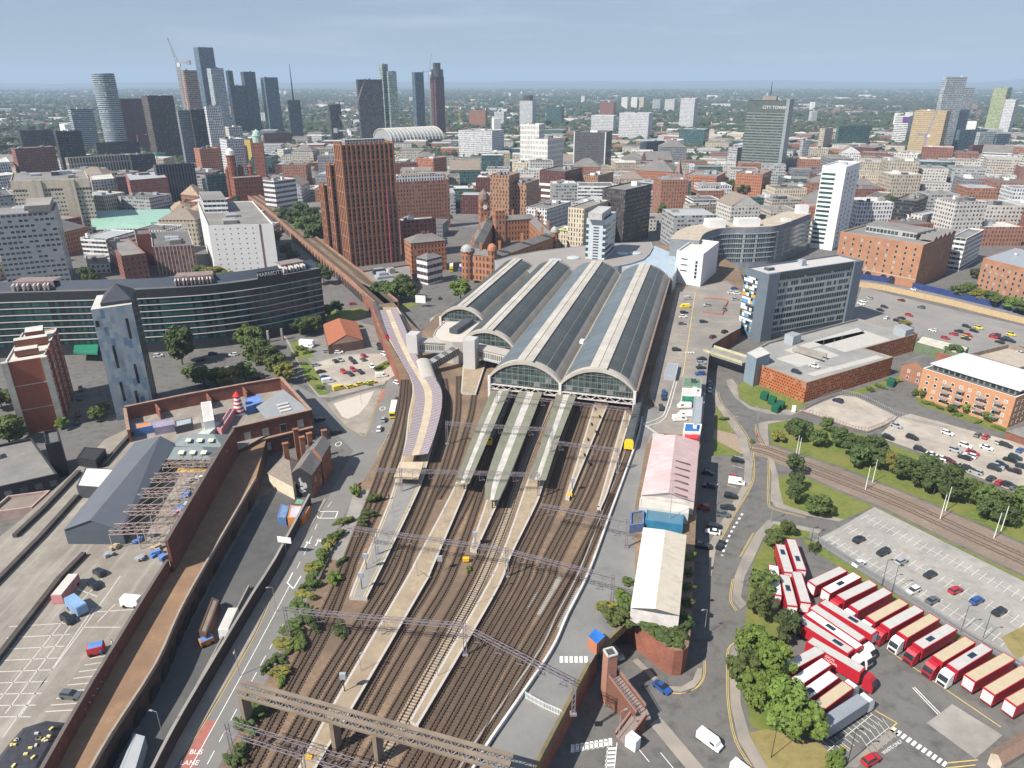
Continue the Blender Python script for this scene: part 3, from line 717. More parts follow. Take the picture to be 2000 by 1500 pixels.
# white corner block at the station approach
poly, z1 = box3((1322, 489), (1374, 496), (1405, 472), yb=560, z0=D)
t = block('white_office_block', 'white cube block with slot windows at the end of the station car park', 'office', poly, D, z1, mat('white_render', (.66, .67, .68), .7, .05, .3), mat('cream_roof', (.6, .57, .5)), par=1.2)
A, B = Vector(poly[0]), Vector(poly[1]); d = (B - A).normalized(); o = Vector((d.y, -d.x, 0)) * .02
windows(t, [(Vector((*A.lerp(B, .32), z)) + o, d, 4.2, .8) for z in (z1 - 4.5, z1 - 8, z1 - 11.5)] + [(Vector((*A.lerp(B, .78), z1 - 5.5 - 2.2 * i)) + o, d, 1.5, 1.8) for i in range(5)], fm=GRY, glasses=(GLS,))
# footbridge, lifts and stairs left of the shed
FBW = mat('footbridge_panels', (.40, .37, .34), .6, .08, .5)
FBG = fac('footbridge_glass', (.55, .52, .48), (.13, .14, .135), .95, 3.0, .72, .8, lite=.1, grough=.15)
t = thing('station_footbridge', 'enclosed pale footbridge with barred windows in front of the smaller arches', 'footbridge', G(900, 700, D))
for a, b in ((G(818, 672, D + 7), G(912, 676, D + 7)), (G(930, 683, D + 7), G(1004, 700, D + 7))):
 dd = (b - a).normalized(); nn = Vector((-dd.y, dd.x, 0)) * 2.6; L = (b - a).length
 mb = MB(); poly = [tuple((a - nn)[:2]), tuple((b - nn)[:2]), tuple((b + nn)[:2]), tuple((a + nn)[:2])]
 mb.prism(poly, D + 5, D + 8.6, 1, 0); mb.build('bridge_span', [FBW, FBG], t)
 mb = MB(); mb.prism(inset_poly(poly, -.35), D + 8.603, D + 9.1, 0); mb.build('bridge_roof', FBW, t)
 mb = MB(); mb.prism(inset_poly(poly, -.1), D + 4.2, D + 4.997, 0); mb.build('bridge_deck', GRY, t)
for x, y, w, h in ((811, 704, 5, 12.5), (921, 720, 5.2, 13.5)):
 p = G(x, y, D); mb = MB(); mb.box((p.x, p.y, D + h / 2), (w, w * 1.1, h), -SA); mb.box((p.x, p.y, D + h + .15), (w * .9, w, .3), -SA); mb.build('lift_tower', mat('lift_cladding', (.46, .45, .44), .6, .06), t)
a, b = G(893, 683, D + 7.5), G(836, 716, D + 3); dd = (b - a).normalized(); sx = dd.cross(Vector((0, 0, 1))).normalized()
mb = MB(); M_ = Matrix((dd, -sx, sx.cross(dd))).transposed()
mb.box((a + b) / 2, ((b - a).length, 4.2, 3), mtx=M_); mb.build('escalator_tube', fac('escalator_cladding', (.23, .22, .21), (.09, .09, .09), 1.1, 5, .5, .9, lite=0.), t)
a, b = G(826, 706, D + 4), G(838, 742, D + 4); mb = MB(); n = 8
dd = (b - a).normalized(); nn = Vector((-dd.y, dd.x, 0)) * 3
for k in range(n):
 a0, a1 = pi * k / n, pi * (k + 1) / n
 f = lambda t_, e: e + nn * cos(t_) + Vector((0, 0, 1.6 * sin(t_)))
 mb.face([f(a0, a), f(a0, b), f(a1, b), f(a1, a)])
mb.face([f(pi * k / n, b) for k in range(n + 1)][::-1], 1)
for e in (1, -1):
 q_ = [a + nn * e - Vector((0, 0, 3)), b + nn * e - Vector((0, 0, 3)), b + nn * e, a + nn * e]; mb.face(q_ if e < 0 else q_[::-1], 0)
mb.face([b + nn - Vector((0, 0, 3)), b - nn - Vector((0, 0, 3)), b - nn, b + nn], 1)
mb.build('stair_hood', [FBW, FBG], t)
poly = P2([(868, 627), (948, 629), (934, 652), (914, 668), (884, 668), (858, 664), (846, 656), (850, 645)], 17)
t = block('station_annexe', 'flat pale roofed annexe with curved front below the smallest arch', 'station building', poly, 4, 17, FBW, mat('annexe_roof', (.5, .45, .4), .85, .06, .2), par=.3)
mb = MB(); p = G(902, 640, 17); mb.box((p.x, p.y, 18), (4, 17, 2), -SA - .12); mb.build('roof_light', DGR, t)
for x, y, w in ((847, 628, 7), (856, 610, 5)):
 pass
poly = P2([(840, 622), (858, 612), (864, 625), (852, 640), (840, 636)], 5)
block('bus_stand_kiosk', 'small rounded pale kiosk by the road left of the annexe', 'kiosk', poly, 0, 5, FBW, PALE, par=.2)
# retail blocks on the right hand deck
def gable_shed(name, label, cat, LT, RT_, RB, LB, ridT, ridB, z0, ze, zr, wall, ml, mr, group=None, gm=None):
 """shed whose eaves corners and ridge ends are seen at the given pixels"""
 lt, rt, rb, lb = (G(*p, ze) for p in (LT, RT_, RB, LB)); r0, r1 = G(*ridT, zr), G(*ridB, zr)
 c = (lt + rt + rb + lb) / 4; t = thing(name, label, cat, (c.x, c.y, z0), group=group)
 FOOT.append(ccw([tuple(p[:2]) for p in (lb, rb, rt, lt)]))
 mb = MB()
 for a, b in ((lb, rb), (rb, rt), (rt, lt), (lt, lb)): mb.wall(a, b, z0, ze)
 mb.face([lb, rb, r1]); mb.face([rt, lt, r0]); mb.build('wall', wall, t)
 up = Vector((0, 0, .06)); o = (lb - lt).normalized() * .4
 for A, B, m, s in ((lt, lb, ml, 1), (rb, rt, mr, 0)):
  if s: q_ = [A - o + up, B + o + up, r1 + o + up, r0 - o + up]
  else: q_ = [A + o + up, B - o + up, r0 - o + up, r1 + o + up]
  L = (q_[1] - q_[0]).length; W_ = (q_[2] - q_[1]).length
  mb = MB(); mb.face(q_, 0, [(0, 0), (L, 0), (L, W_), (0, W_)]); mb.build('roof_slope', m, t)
 return t
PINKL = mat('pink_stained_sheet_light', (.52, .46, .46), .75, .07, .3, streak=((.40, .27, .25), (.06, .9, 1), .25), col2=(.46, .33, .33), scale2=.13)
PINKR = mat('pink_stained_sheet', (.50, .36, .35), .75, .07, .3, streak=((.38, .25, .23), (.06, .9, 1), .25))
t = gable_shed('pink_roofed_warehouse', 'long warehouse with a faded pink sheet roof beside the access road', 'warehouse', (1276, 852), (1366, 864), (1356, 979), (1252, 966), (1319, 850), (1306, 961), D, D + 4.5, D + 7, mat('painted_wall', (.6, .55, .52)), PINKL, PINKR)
for k in range(6):
 a, b = G(1319 + 0 - k * 1.6, 900 + k * 12.5, D + 6.6), G(1348 - k * 1.2, 908 + k * 12.8, D + 5.3); mb = MB(); mb.beam(a + Vector((0, 0, .12)), b + Vector((0, 0, .12)), .8, .08); mb.build('rooflight', mat('dirty_rooflight', (.13, .09, .08)), t)
a, b = G(1306, 1030, D + .1), G(1302, 925, D + 6.5); mb = MB(); mb.tube((a.x, a.y, D), (a.x, a.y, D + 14), .09, .06); tag(mb.build('thin_mast', STEEL), 'thin white pole standing in front of the pink warehouse', 'pole')
poly = P2([(1250, 972), (1346, 988), (1345, 1003), (1248, 990)], D + 3.5)
block('cream_lean_to', 'cream flat roofed lean-to at the near end of the pink warehouse', 'building', poly, D, D + 3.5, PALE, PALE, par=.15)
poly = P2([(1264, 991), (1336, 1001), (1334, 1026), (1260, 1016)], D + 3)
block('blue_roofed_shed', 'small shed with a plain blue roof between the pink and the white warehouse', 'shed', poly, D, D + 3, mat('blue_door', (.03, .17, .3)), mat('blue_sheet_roof', (.09, .19, .26), .6, .06), par=.1)
poly = P2([(1231, 1000), (1258, 995), (1258, 1022), (1230, 1026)], D + 2.6)
block('blue_container', 'dark blue open container beside the access road', 'container', poly, D, D + 2.6, mat('faded_blue_paint', (.11, .16, .3)), FELTD, par=.5)
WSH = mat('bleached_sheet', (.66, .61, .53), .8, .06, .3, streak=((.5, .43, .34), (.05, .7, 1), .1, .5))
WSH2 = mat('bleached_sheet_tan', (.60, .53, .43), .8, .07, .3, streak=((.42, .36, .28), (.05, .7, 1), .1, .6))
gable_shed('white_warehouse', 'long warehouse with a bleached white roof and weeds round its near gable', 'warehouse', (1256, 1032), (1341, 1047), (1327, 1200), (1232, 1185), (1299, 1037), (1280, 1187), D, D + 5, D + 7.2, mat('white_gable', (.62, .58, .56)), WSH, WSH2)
for nm, lb, pts, h, w_, r_ in (
 ('green_roofed_cabin', 'low cabin with a moss green roof at the end of the deck car park', [(1336, 737), (1371, 740), (1370, 757), (1333, 755)], 3.2, CONC, mat('moss_green_roof', (.11, .2, .13))),
 ('white_cabin', 'white flat roofed cabin between the green roof and the green container', [(1333, 757), (1370, 759), (1369, 772), (1331, 770)], 3.2, WHT, PALE),
 ('dark_green_container', 'dark green container behind the white vans', [(1333, 769), (1355, 770), (1355, 783), (1332, 782)], 2.6, mat('green_paint', (.02, .16, .09)), mat('green_paint', (.02, .16, .09))),
 ('grey_arched_store', 'long grey corrugated store along the deck edge wall', [(1356, 774), (1373, 775), (1369, 826), (1350, 826)], 3.6, STEEL, mat('corrugated_grey', (.30, .32, .34), .5, .08, .3)),
 ('blue_white_cabin', 'blue and white two tone cabin next to the pink warehouse', [(1337, 826), (1371, 828), (1368, 844), (1334, 843)], 3.4, WHT, mat('strong_blue_roof', (.03, .13, .37))),
 ('red_hoarding_store', 'low red fronted store wedged behind the pink warehouse', [(1338, 846), (1366, 848), (1364, 856), (1337, 855)], 2.5, mat('red_paint', (.5, .04, .05)), mat('red_paint', (.5, .04, .05))),
 ('grey_plant_compound', 'grey machinery compound beside the shed side lane', [(1304, 708), (1326, 710), (1320, 735), (1297, 732)], 2.2, GRY, STEEL),
 ('pale_flat_hut', 'pale ramp roofed hut at the near end of the access road', [(1275, 846), (1296, 848), (1296, 853), (1274, 852)], 2.5, PALE, PALE)):
 block(nm, lb, 'cabin', P2(pts, D + h), D, D + h, w_, r_, par=.12, units=1 if h > 3 else 0)
block('platform_shelter', 'tan open shelter at the foot of the lilac canopy', 'shelter', P2([(781, 902), (828, 902), (817, 934), (769, 931)], D + 4), D + 3.4, D + 4, CTAN, CTAN, par=.05, register=False)
# ------------------------------------------------------------------ streets, lots and verges (street level)
sheet('asphalt_road', [(-900, 1900), (2900, 1900), (3100, 520), (1700, 470), (1000, 440), (300, 470), (-900, 560)], 0, ASPH)
L1, L2, L3, L4 = .02, .03, .05, .12
sheet('gravel_ground', [(1568, 803), (1590, 792), (1640, 772), (1672, 775), (1752, 813), (1742, 824), (1694, 843), (1645, 830), (1600, 813)], L2, TANP)
sheet('lot_ground', [(1755, 815), (1778, 808), (1900, 842), (2010, 870), (2080, 890), (2080, 1010), (1990, 965), (1940, 943), (1870, 915), (1790, 880), (1728, 858), (1722, 846)], L2, TANP)
sheet('grey_lot_ground', [(1708, 990), (1856, 1064), (2080, 1175), (2080, 1345), (1985, 1300), (1900, 1252), (1802, 1190), (1690, 1120), (1590, 1056), (1640, 1030)], L2, GRYP)
sheet('far_lot_ground', [(1662, 620), (1683, 560), (1720, 570), (1850, 602), (2080, 656), (2080, 750), (1960, 722), (1880, 692), (1790, 657), (1700, 628)], L2, mat('worn_lot', (.27, .25, .235), .93, .12, .8, col2=(.2, .19, .18), scale2=.05))
TRAMB = mat('tram_ballast', (.26, .195, .15), .95, .25, 1., col2=(.17, .135, .11), scale2=.06)
sheet('tram_ground', [(1470, 862), (1500, 868), (1560, 888), (1640, 915), (1770, 965), (1900, 1020), (2080, 1100), (2080, 1160), (1850, 1052), (1720, 988), (1640, 957), (1560, 922), (1500, 897), (1470, 888)], L1, TRAMB)
def turf(pts, m=GRASS, z=L3, th=None): return sheet('grass_ground', pts, z, m, th)
turf([(1500, 826), (1530, 820), (1600, 832), (1690, 850), (1730, 864), (1790, 886), (1870, 920), (1960, 960), (2080, 1015), (2080, 1096), (1900, 1016), (1770, 961), (1640, 911), (1560, 884), (1506, 866)])
turf([(1520, 930), (1575, 932), (1640, 961), (1708, 989), (1650, 1014), (1575, 1000), (1530, 985), (1522, 950)])
turf([(1715, 991), (1850, 1056), (2080, 1165), (2080, 1174), (1856, 1063), (1708, 990)])
turf([(1441, 752), (1456, 744), (1577, 786), (1562, 799), (1500, 799), (1466, 792), (1445, 777)])
turf([(1398, 800), (1403, 791), (1437, 838), (1434, 846), (1395, 838)]); turf([(1392, 857), (1448, 886), (1446, 890), (1392, 889)])
turf([(1512, 1024), (1600, 1042), (1582, 1050), (1530, 1052), (1505, 1120), (1500, 1180), (1530, 1230), (1560, 1300), (1600, 1440), (1500, 1430), (1466, 1420), (1449, 1300), (1458, 1180), (1472, 1095)])
turf([(1463, 1430), (1500, 1424), (1600, 1452), (1655, 1500), (1660, 1560), (1560, 1560), (1490, 1500)], DRYG, L3 + .01)
turf([(1655, 768), (1680, 771), (1770, 738), (1765, 733), (1700, 752)]); turf([(1955, 1245), (2080, 1180), (2080, 1230), (1985, 1290)], DRYG)
turf([(1568, 1052), (1590, 1058), (1690, 1124), (1800, 1194), (1900, 1256), (1985, 1304), (1980, 1312), (1890, 1262), (1790, 1202), (1680, 1134), (1575, 1066)])
turf([(1788, 778), (1800, 772), (1967, 833), (1990, 842), (1985, 850), (1960, 846), (1860, 812), (1795, 790)])
# pavements with kerbs
def pave(pts, m=PAVE): return sheet('pavement', pts, L4, m, .12)
pave([(1418, 742), (1421, 752), (1435, 776), (1462, 797), (1500, 808), (1545, 811), (1575, 800), (1562, 800), (1500, 800), (1465, 793), (1444, 778), (1440, 752), (1430, 740)])
pave([(1540, 821), (1500, 822), (1481, 827), (1483, 845), (1497, 872), (1502, 868), (1500, 845), (1500, 828), (1530, 822)])
pave([(1500, 892), (1507, 925), (1505, 975), (1515, 990), (1575, 1006), (1640, 1018), (1650, 1014), (1575, 1000), (1530, 985), (1522, 950), (1520, 930), (1512, 900)])
pave([(1500, 1015), (1475, 1042), (1450, 1087), (1435, 1125), (1430, 1170), (1447, 1190), (1458, 1180), (1447, 1165), (1455, 1125), (1472, 1092), (1490, 1052), (1512, 1023), (1600, 1042), (1606, 1035)])
pave([(1442, 1250), (1427, 1265), (1425, 1312), (1427, 1375), (1442, 1445), (1475, 1500), (1500, 1560), (1520, 1560), (1500, 1500), (1466, 1440), (1447, 1375), (1445, 1312), (1448, 1270), (1455, 1252)])
pave([(1396, 752), (1405, 782), (1457, 850), (1470, 900), (1467, 945), (1435, 1000), (1400, 1062), (1390, 1125), (1384, 1125), (1386, 1060), (1420, 1000), (1452, 945), (1455, 900), (1440, 850), (1398, 790), (1390, 765)])
pave([(1245, 1285), (1300, 1340), (1330, 1341), (1353, 1328), (1362, 1305), (1372, 1305), (1370, 1325), (1357, 1342), (1330, 1351), (1297, 1348), (1235, 1290)])
pave([(1270, 1415), (1290, 1400), (1375, 1500), (1420, 1560), (1385, 1560), (1340, 1500)])
sheet('apron_ground', [(1860, 1375), (1810, 1412), (1905, 1482), (1958, 1436)], L1, CONC); sheet('apron_ground', [(1740, 1424), (1756, 1432), (1672, 1500), (1650, 1496)], L2, PAVE)
sheet('footway_ground', [(1395, 838), (1437, 848), (1462, 886), (1448, 886), (1393, 857)], L1, mat('bare_earth', (.3, .23, .17), .95, .15, 1.))
# ------------------------------------------------------------------ painted lines
def line_px(mb, a, b, w, z):
 A, B = G(*a, z), G(*b, z); d = (B - A); n = Vector((-d.y, d.x, 0)).normalized() * w / 2
 mb.face([A - n, B - n, B + n, A + n])
def along_px(mb, pts, w, z, sm=3, dash=None):
 ln = smooth_line([G(x, y, z) for x, y in pts], sm)
 if not dash: ribbon(mb, ln, w, z); return
 acc = 0
 for i in range(len(ln) - 1):
  a, b = ln[i], ln[i + 1]; L = (b - a).length; d = (b - a) / max(L, 1e-6); s = -acc
  while s < L:
   p, q_ = max(0, s), min(L, s + dash[0])
   if q_ > p: n = Vector((-d.y, d.x, 0)) * w / 2; mb.face([a + d * p - n, a + d * q_ - n, a + d * q_ + n, a + d * p + n])
   s += dash[0] + dash[1]
  acc = L - (s - dash[0] - dash[1])
mw, my = MB(), MB(); Z = .14
for pts in ([(1433, 1130), (1428, 1170), (1440, 1192)], [(1440, 1252), (1424, 1267), (1422, 1312), (1424, 1375), (1438, 1445), (1470, 1500)], [(1300, 1350), (1331, 1354), (1360, 1344), (1376, 1322), (1378, 1290)],
   [(1404, 765), (1410, 785), (1460, 850), (1473, 900), (1470, 945), (1438, 1000), (1404, 1062)], [(1503, 897), (1503, 925), (1502, 978), (1515, 994), (1575, 1010)], [(1473, 1040), (1447, 1087)], [(1478, 828), (1480, 846), (1494, 872)]):
 along_px(my, pts, .12, Z - .11); along_px(my, [(x - 3, y + 1) for x, y in pts], .12, Z - .11)
for y0 in range(0, 9):
 line_px(mw, (1430 - y0 * 3.4 + (4 if y0 < 3 else 0), 890 + y0 * 19), (1456 - y0 * 6, 895 + y0 * 19), .14, .03)
along_px(mw, [(1450, 1003), (1425, 1045), (1410, 1085)], .6, .03, dash=(1.1, 1.5))
def grid_bays(mb, A, B, C, D_, nu, rows, z, w=.085, ext=.5):
 """rows of parking bays inside the quad A B C D (A-B along a row)"""
 a, b, c, d = (G(*p, z) for p in (A, B, C, D_))
 for r in rows:
  p, q_ = a.lerp(d, r), b.lerp(c, r); e = (d - a).normalized() * 2.3
  if ext:
   n = Vector((-(q_ - p).y, (q_ - p).x, 0)).normalized() * w / 2; mb.face([p - n, q_ - n, q_ + n, p + n])
  for k in range(nu + 1):
   m = p.lerp(q_, k / nu); s = (q_ - p).normalized() * w / 2; mb.face([m - e - s, m - e + s, m + e + s, m + e - s])
grid_bays(mw, (1700, 1003), (2080, 1190), (1985, 1290), (1605, 1060), 26, (.12, .5, .86), .04)
grid_bays(mw, (1600, 1470), (1700, 1392), (1708, 1398), (1612, 1480), 12, (.5,), .03, .1); grid_bays(mw, (1690, 1452), (1735, 1418), (1738, 1424), (1694, 1458), 5, (.5,), .03)
for a, b in (((1741, 1424), (1842, 1492)), ((1748, 1420), (1850, 1487))):
 pass
for k in range(11):
 p, q_ = G(1742 + k * 10, 1423 + k * 6.7, .03), G(1748 + k * 10, 1427 + k * 6.7, .03); n = Vector((-(q_ - p).y, (q_ - p).x, 0)).normalized() * .75
 mw.face([p - n, q_ - n, q_ + n, p + n])
for a, b in (((1782, 1343), (1832, 1395)), ((1786, 1342), (1836, 1393))): line_px(mw, a, b, .2, .03)
for a, b in (((1735, 1270), (1955, 1420)), ((1710, 1388), (1752, 1412)), ((1752, 1412), (1738, 1424)), ((1634, 1448), (1658, 1467)), ((1850, 1490), (1910, 1484)), ((1848, 1500), (1905, 1494))): line_px(my, a, b, .2, .03)
# zebra hatching by the barrier hut
for k in range(9):
 p = G(1118 + k * 9.2, 1462 - k * 1.6, .03); mw.face([p + Vector((-.4, -.9, 0)), p + Vector((.3, -.9, 0)), p + Vector((.5, .9, 0)), p + Vector((-.2, .9, 0))])
for k in range(6):
 p = G(1194 - k * .8, 1462 + k * 8, .03); mw.face([p + Vector((-.9, -.35, 0)), p + Vector((.9, -.25, 0)), p + Vector((.9, .3, 0)), p + Vector((-.9, .2, 0))])
for a, b in (((1115, 1458), (1192, 1447)), ((1118, 1468), (1194, 1456)), ((1187, 1450), (1184, 1500)), ((1205, 1450), (1200, 1500)), ((1290, 1470), (1340, 1530)), ((1245, 1460), (1268, 1488))): line_px(mw, a, b, .15, .03)
# markings on the raised deck
for k in range(6):
 p = G(1096 + k * 9.6, 1288, D + .04); mw.face([p + Vector((-.35, -.9, 0)), p + Vector((.35, -.9, 0)), p + Vector((.45, .9, 0)), p + Vector((-.25, .9, 0))])
for k in range(8): line_px(mw, (1258 + k * 3.4, 828 + k * 2.4), (1262 + k * 3.4, 833 + k * 2.4), .5, D + .04)
along_px(mw, [(1256, 828), (1290, 815), (1300, 800), (1317, 745)], .2, D + .04); along_px(mw, [(1264, 832), (1300, 814), (1322, 745)], .2, D + .04)
for k in range(14): line_px(mw, (1318 + k * 1.5, 735 - k * 11.5), (1332 + k * 1.3, 735 - k * 11.5), .12, D + .05)
for k in range(4): line_px(mw, (1338 + k * 5, 688), (1341 + k * 5, 688), 1.3, D + .05)
along_px(my, [(1333, 735), (1342, 680), (1352, 610), (1358, 572)], .25, D + .05)
# WASTE ONLY and the give-way words on the ground
struct('road_markings', mw, WHITE); struct('yellow_markings', my, YELL)
def road_text(s, px, size, xd, yd, m=WHITE, z=.035, name='road_lettering', label=None):
 o = G(*px, z); o2 = G(px[0] + xd[0], px[1] + xd[1], z) - o; o3 = G(px[0] + yd[0], px[1] + yd[1], z) - o
 t = text_obj(s, size, name, m, None, frame_mtx(o, o2, o3), .004); t['kind'] = 'structure'; return t
road_text('WASTE ONLY', (1743, 1459), 0.95, (25, -17), (-14, -20));
# ------------------------------------------------------------------ buildings right of the railway
def win_auto(t, poly, z0, z1, bay, st, ww, wh, fm=WHT, gl=(GLS, GLS, GLT, GLB), faces=None, name='window', **k):
 P = ccw(poly); ws = []
 for i, (a, b) in enumerate(facing(P)):
  if faces is not None and i not in faces: continue
  ws += wall_grid(a, b, z0, z1, bay, st, ww, wh, **k)
 windows(t, ws, fm, gl, name=name)
# brown brick former warehouse
poly, z1 = box3((1642, 452), (1804, 478), (1866, 455), yb=563)
t = block('brick_warehouse_hotel', 'big orange brick former warehouse with dark arches at its foot and grey rooftop storeys', 'warehouse', poly, 0, z1, BRICKO, FELT, par=1.2, trim=STONE)
A, B, C, E = [Vector(p) for p in poly]
ws = wall_grid(A, B, 0, z1, 5.2, 3.4, 1.5, 1.9, zs=6, top=1.4) + wall_grid(B, C, 0, z1, 4.6, 3.4, 1.3, 1.8, zs=6, top=1.4)
windows(t, ws, fm=STONE)
d = (B - A).normalized(); o = Vector((d.y, -d.x))
for f in (.34, .44, .63, .73):
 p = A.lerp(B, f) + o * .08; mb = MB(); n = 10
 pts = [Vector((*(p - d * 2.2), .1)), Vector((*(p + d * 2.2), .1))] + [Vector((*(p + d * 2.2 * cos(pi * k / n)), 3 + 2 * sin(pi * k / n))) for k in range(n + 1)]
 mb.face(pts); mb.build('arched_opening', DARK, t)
mb = MB(); mb.prism([tuple(A - o * -.1), tuple(B - o * -.1), tuple(B), tuple(A)][::-1], 5.2, 5.7); mb.build('stone_band', STONE, t)
ins = [A.lerp(E, .3).lerp(B.lerp(C, .3), .18), A.lerp(E, .3).lerp(B.lerp(C, .3), .8), A.lerp(E, .75).lerp(B.lerp(C, .75), .85), A.lerp(E, .75).lerp(B.lerp(C, .75), .1)]
mb = MB(); mb.prism(ccw([tuple(p) for p in ins]), z1 - 1, z1 + 3.4, 0, 1); mb.build('rooftop_storey', [fac('penthouse_glazing', (.35, .36, .36), (.05, .06, .065), 2.4, 4.4, .8, .5, lite=.2), FELT], t)
mb = MB(); n = 5
for k in range(n):
 a, b = B.lerp(C, .3 + .7 * k / n), B.lerp(C, .3 + .7 * (k + 1) / n); m_ = (a + b) / 2; w = (A - B).normalized() * 9
 for s in (0, 1):
  p, q_ = (a, m_) if s == 0 else (m_, b); zp, zq = (z1, z1 + 2.6) if s == 0 else (z1 + 2.6, z1)
  mb.face([(*p, zp), (*q_, zq), (*(q_ + w), zq), (*(p + w), zp)], 0)
 mb.face([(*a, z1), (*b, z1), (*m_, z1 + 2.6)], 1)
mb.build('sawtooth_roof', [SLATE, BRICK], t)
# grey hotel with coloured end
poly, z1 = box3((1457, 522), (1499, 535), (1683, 508), yb=667)
HG = mat('hotel_frame', (.125, .155, .185), .5, .08, .3)
t = block('grey_framed_hotel', 'grey framed hotel slab with long glass front and a yellow and blue striped end', 'hotel', poly, 0, z1, HG, mat('hotel_roof', (.44, .42, .41), .8, .06, .3), par=.8, units=3)
A, B, C, E = [Vector(p) for p in poly]; d = (C - B).normalized(); o = Vector((d.y, -d.x))
f0, f1 = B.lerp(C, .12), B.lerp(C, .90)
nfl = 8; sh = (z1 - 8) / nfl
mb = MB(); mb.wall(f0 + o * .25, f1 + o * .25, 3.2, z1 - 3.2); mb.build('curtain_wall', fac('hotel_curtain', (.34, .38, .38), (.03, .05, .055), 1.7, sh, .82, .62, wall2=(.42, .45, .45), band=.2, lite=.16, var=.7), t)
for (x0, x1) in ((0., .11), (.905, 1.)):
 a, b = B.lerp(C, x0), B.lerp(C, x1); mb = MB(); mb.prism(ccw([tuple(a), tuple(b), tuple(b + o * 1.4), tuple(a + o * 1.4)]), 0, z1 + .02); mb.build('frame_fin', [HG, HG][0], t)
mb = MB(); mb.prism(ccw([tuple(f0), tuple(f1), tuple(f1 + o * .6), tuple(f0 + o * .6)]), z1 - 3, z1 - .1); mb.build('top_fascia', DGR, t)
pan = [MB() for _ in range(4)]
d2 = (B - A).normalized(); o2 = Vector((d2.y, -d2.x)); cols = 6; L = (B - A).length * .62
for r in range(16):
 for k in range(cols):
  m = R.choice((0, 0, 0, 1, 2, 3, 3)); h = (z1 - 6) / 16
  a = A + d2 * (L * k / cols) + o2 * .12; b = A + d2 * (L * (k + 1) / cols) + o2 * .12; zz = 3 + r * h
  pan[m].wall(a, b, zz, zz + h * (.55 if r % 2 else .9))
for mb, nm, m in zip(pan, ('white_panels', 'ochre_panels', 'blue_panels', 'end_windows'), (WHT, mat('ochre_panel', (.5, .33, .08)), mat('sky_blue_panel', (.12, .3, .5)), GLS)): mb.build(nm, m, t)['kind'] = 'stuff'
# the car park with rusty screens
z = 9
RUST = fac('rust_screen', (.40, .135, .05), (.12, .04, .02), 1.3, 1.25, .62, .5, rough=.85, var=.6, lite=.25, grough=.85, shift=.5)
mm = MATS['rust_screen']
CPT = mat('carpark_deck', (.30, .29, .275), .9, .1, .5, col2=(.22, .215, .21), scale2=.07)
poly = ccw(P2([(1460, 702), (1576, 747), (1745, 697), (1688, 680), (1793, 651), (1676, 622), (1500, 668), (1462, 688)], z))
t = block('rusty_car_park', 'two storey car park wrapped in rust coloured mesh screens with an open roof deck', 'car park', poly, 0, z, RUST, CPT, par=1.0, trim=CONC)
for pts in ([(1515, 700), (1560, 717), (1640, 694), (1600, 679)], [(1590, 668), (1650, 688), (1740, 664), (1690, 646)], [(1530, 684), (1548, 690), (1690, 651), (1675, 640)], [(1575, 730), (1590, 735), (1725, 699), (1712, 694)]):
 mb = MB(); mb.face([(*p, z - .96) for p in P2(pts, z - 1)]); mb.build('deck_bay', mat('pale_bay_surface', (.42, .40, .37), .9, .08, .6), t)
mb = MB()
for k in range(16):
 a, b = G(1520 + k * 7.6, 702 + k * 3 - k * 1.9, z - .95), G(1531 + k * 7.6, 706 + k * 3 - k * 1.9, z - .95)
 n = Vector((-(b - a).y, (b - a).x, 0)).normalized() * .07; mb.face([a - n, b - n, b + n, a + n])
mb.build('bay_line', WHITE, t)['kind'] = 'stuff'
poly = P2([(1459, 689), (1478, 700), (1504, 690), (1487, 677)], 13)
mb = MB(); mb.prism(poly, 0, 13, 0, 1); mb.build('stair_tower', [mat('stair_cladding', (.2, .26, .31), .5, .06), PALE], t)
for pts, h in (([(1533, 652), (1550, 658), (1566, 652), (1548, 647)], 12.3), ([(1747, 636), (1770, 646), (1786, 641), (1762, 632)], 12)):
 mb = MB(); mb.prism(P2(pts, h), z - 1, h, 0, 1); mb.build('stair_house', [GRY, STEEL], t)
a, b = G(1548, 682, z), G(1606, 704, z); mb = MB(); mb.beam(a, b + Vector((0, 0, 1.2)), .4, 1.6); mb.beam(a + Vector((3, 3, 0)), b + Vector((3, 3, 1.2)), .4, 1.6); mb.build('ramp_wall', CONC, t)
for x, y in ((1625, 721), (1626, 683), (1644, 662), (1682, 646), (1608, 672)):
 p = G(x, y, z - 1); mb = MB(); mb.tube(p, p + Vector((0, 0, 5)), .08); mb.build('lamp_post', STEEL, t)
# low bridge / ramp over the street to the car park
a, b = G(1384, 682, D), G(1460, 706, D); n = Vector((-(b - a).y, (b - a).x, 0)).normalized() * 4
t = thing('access_bridge', 'short concrete access bridge crossing the street to the rusty car park', 'bridge', (*((a + b) / 2)[:2], 0))
mb = MB(); mb.prism(ccw([tuple((a - n)[:2]), tuple((b - n)[:2]), tuple((b + n)[:2]), tuple((a + n)[:2])]), D - 1, D); mb.build('bridge_deck', CONC, t)
for s in (-1, 1):
 mb = MB(); mb.beam(a + n * s + Vector((0, 0, .5)), b + n * s + Vector((0, 0, .5)), .25, 1.1); mb.build('parapet', mat('lime_parapet', (.42, .42, .27)), t)
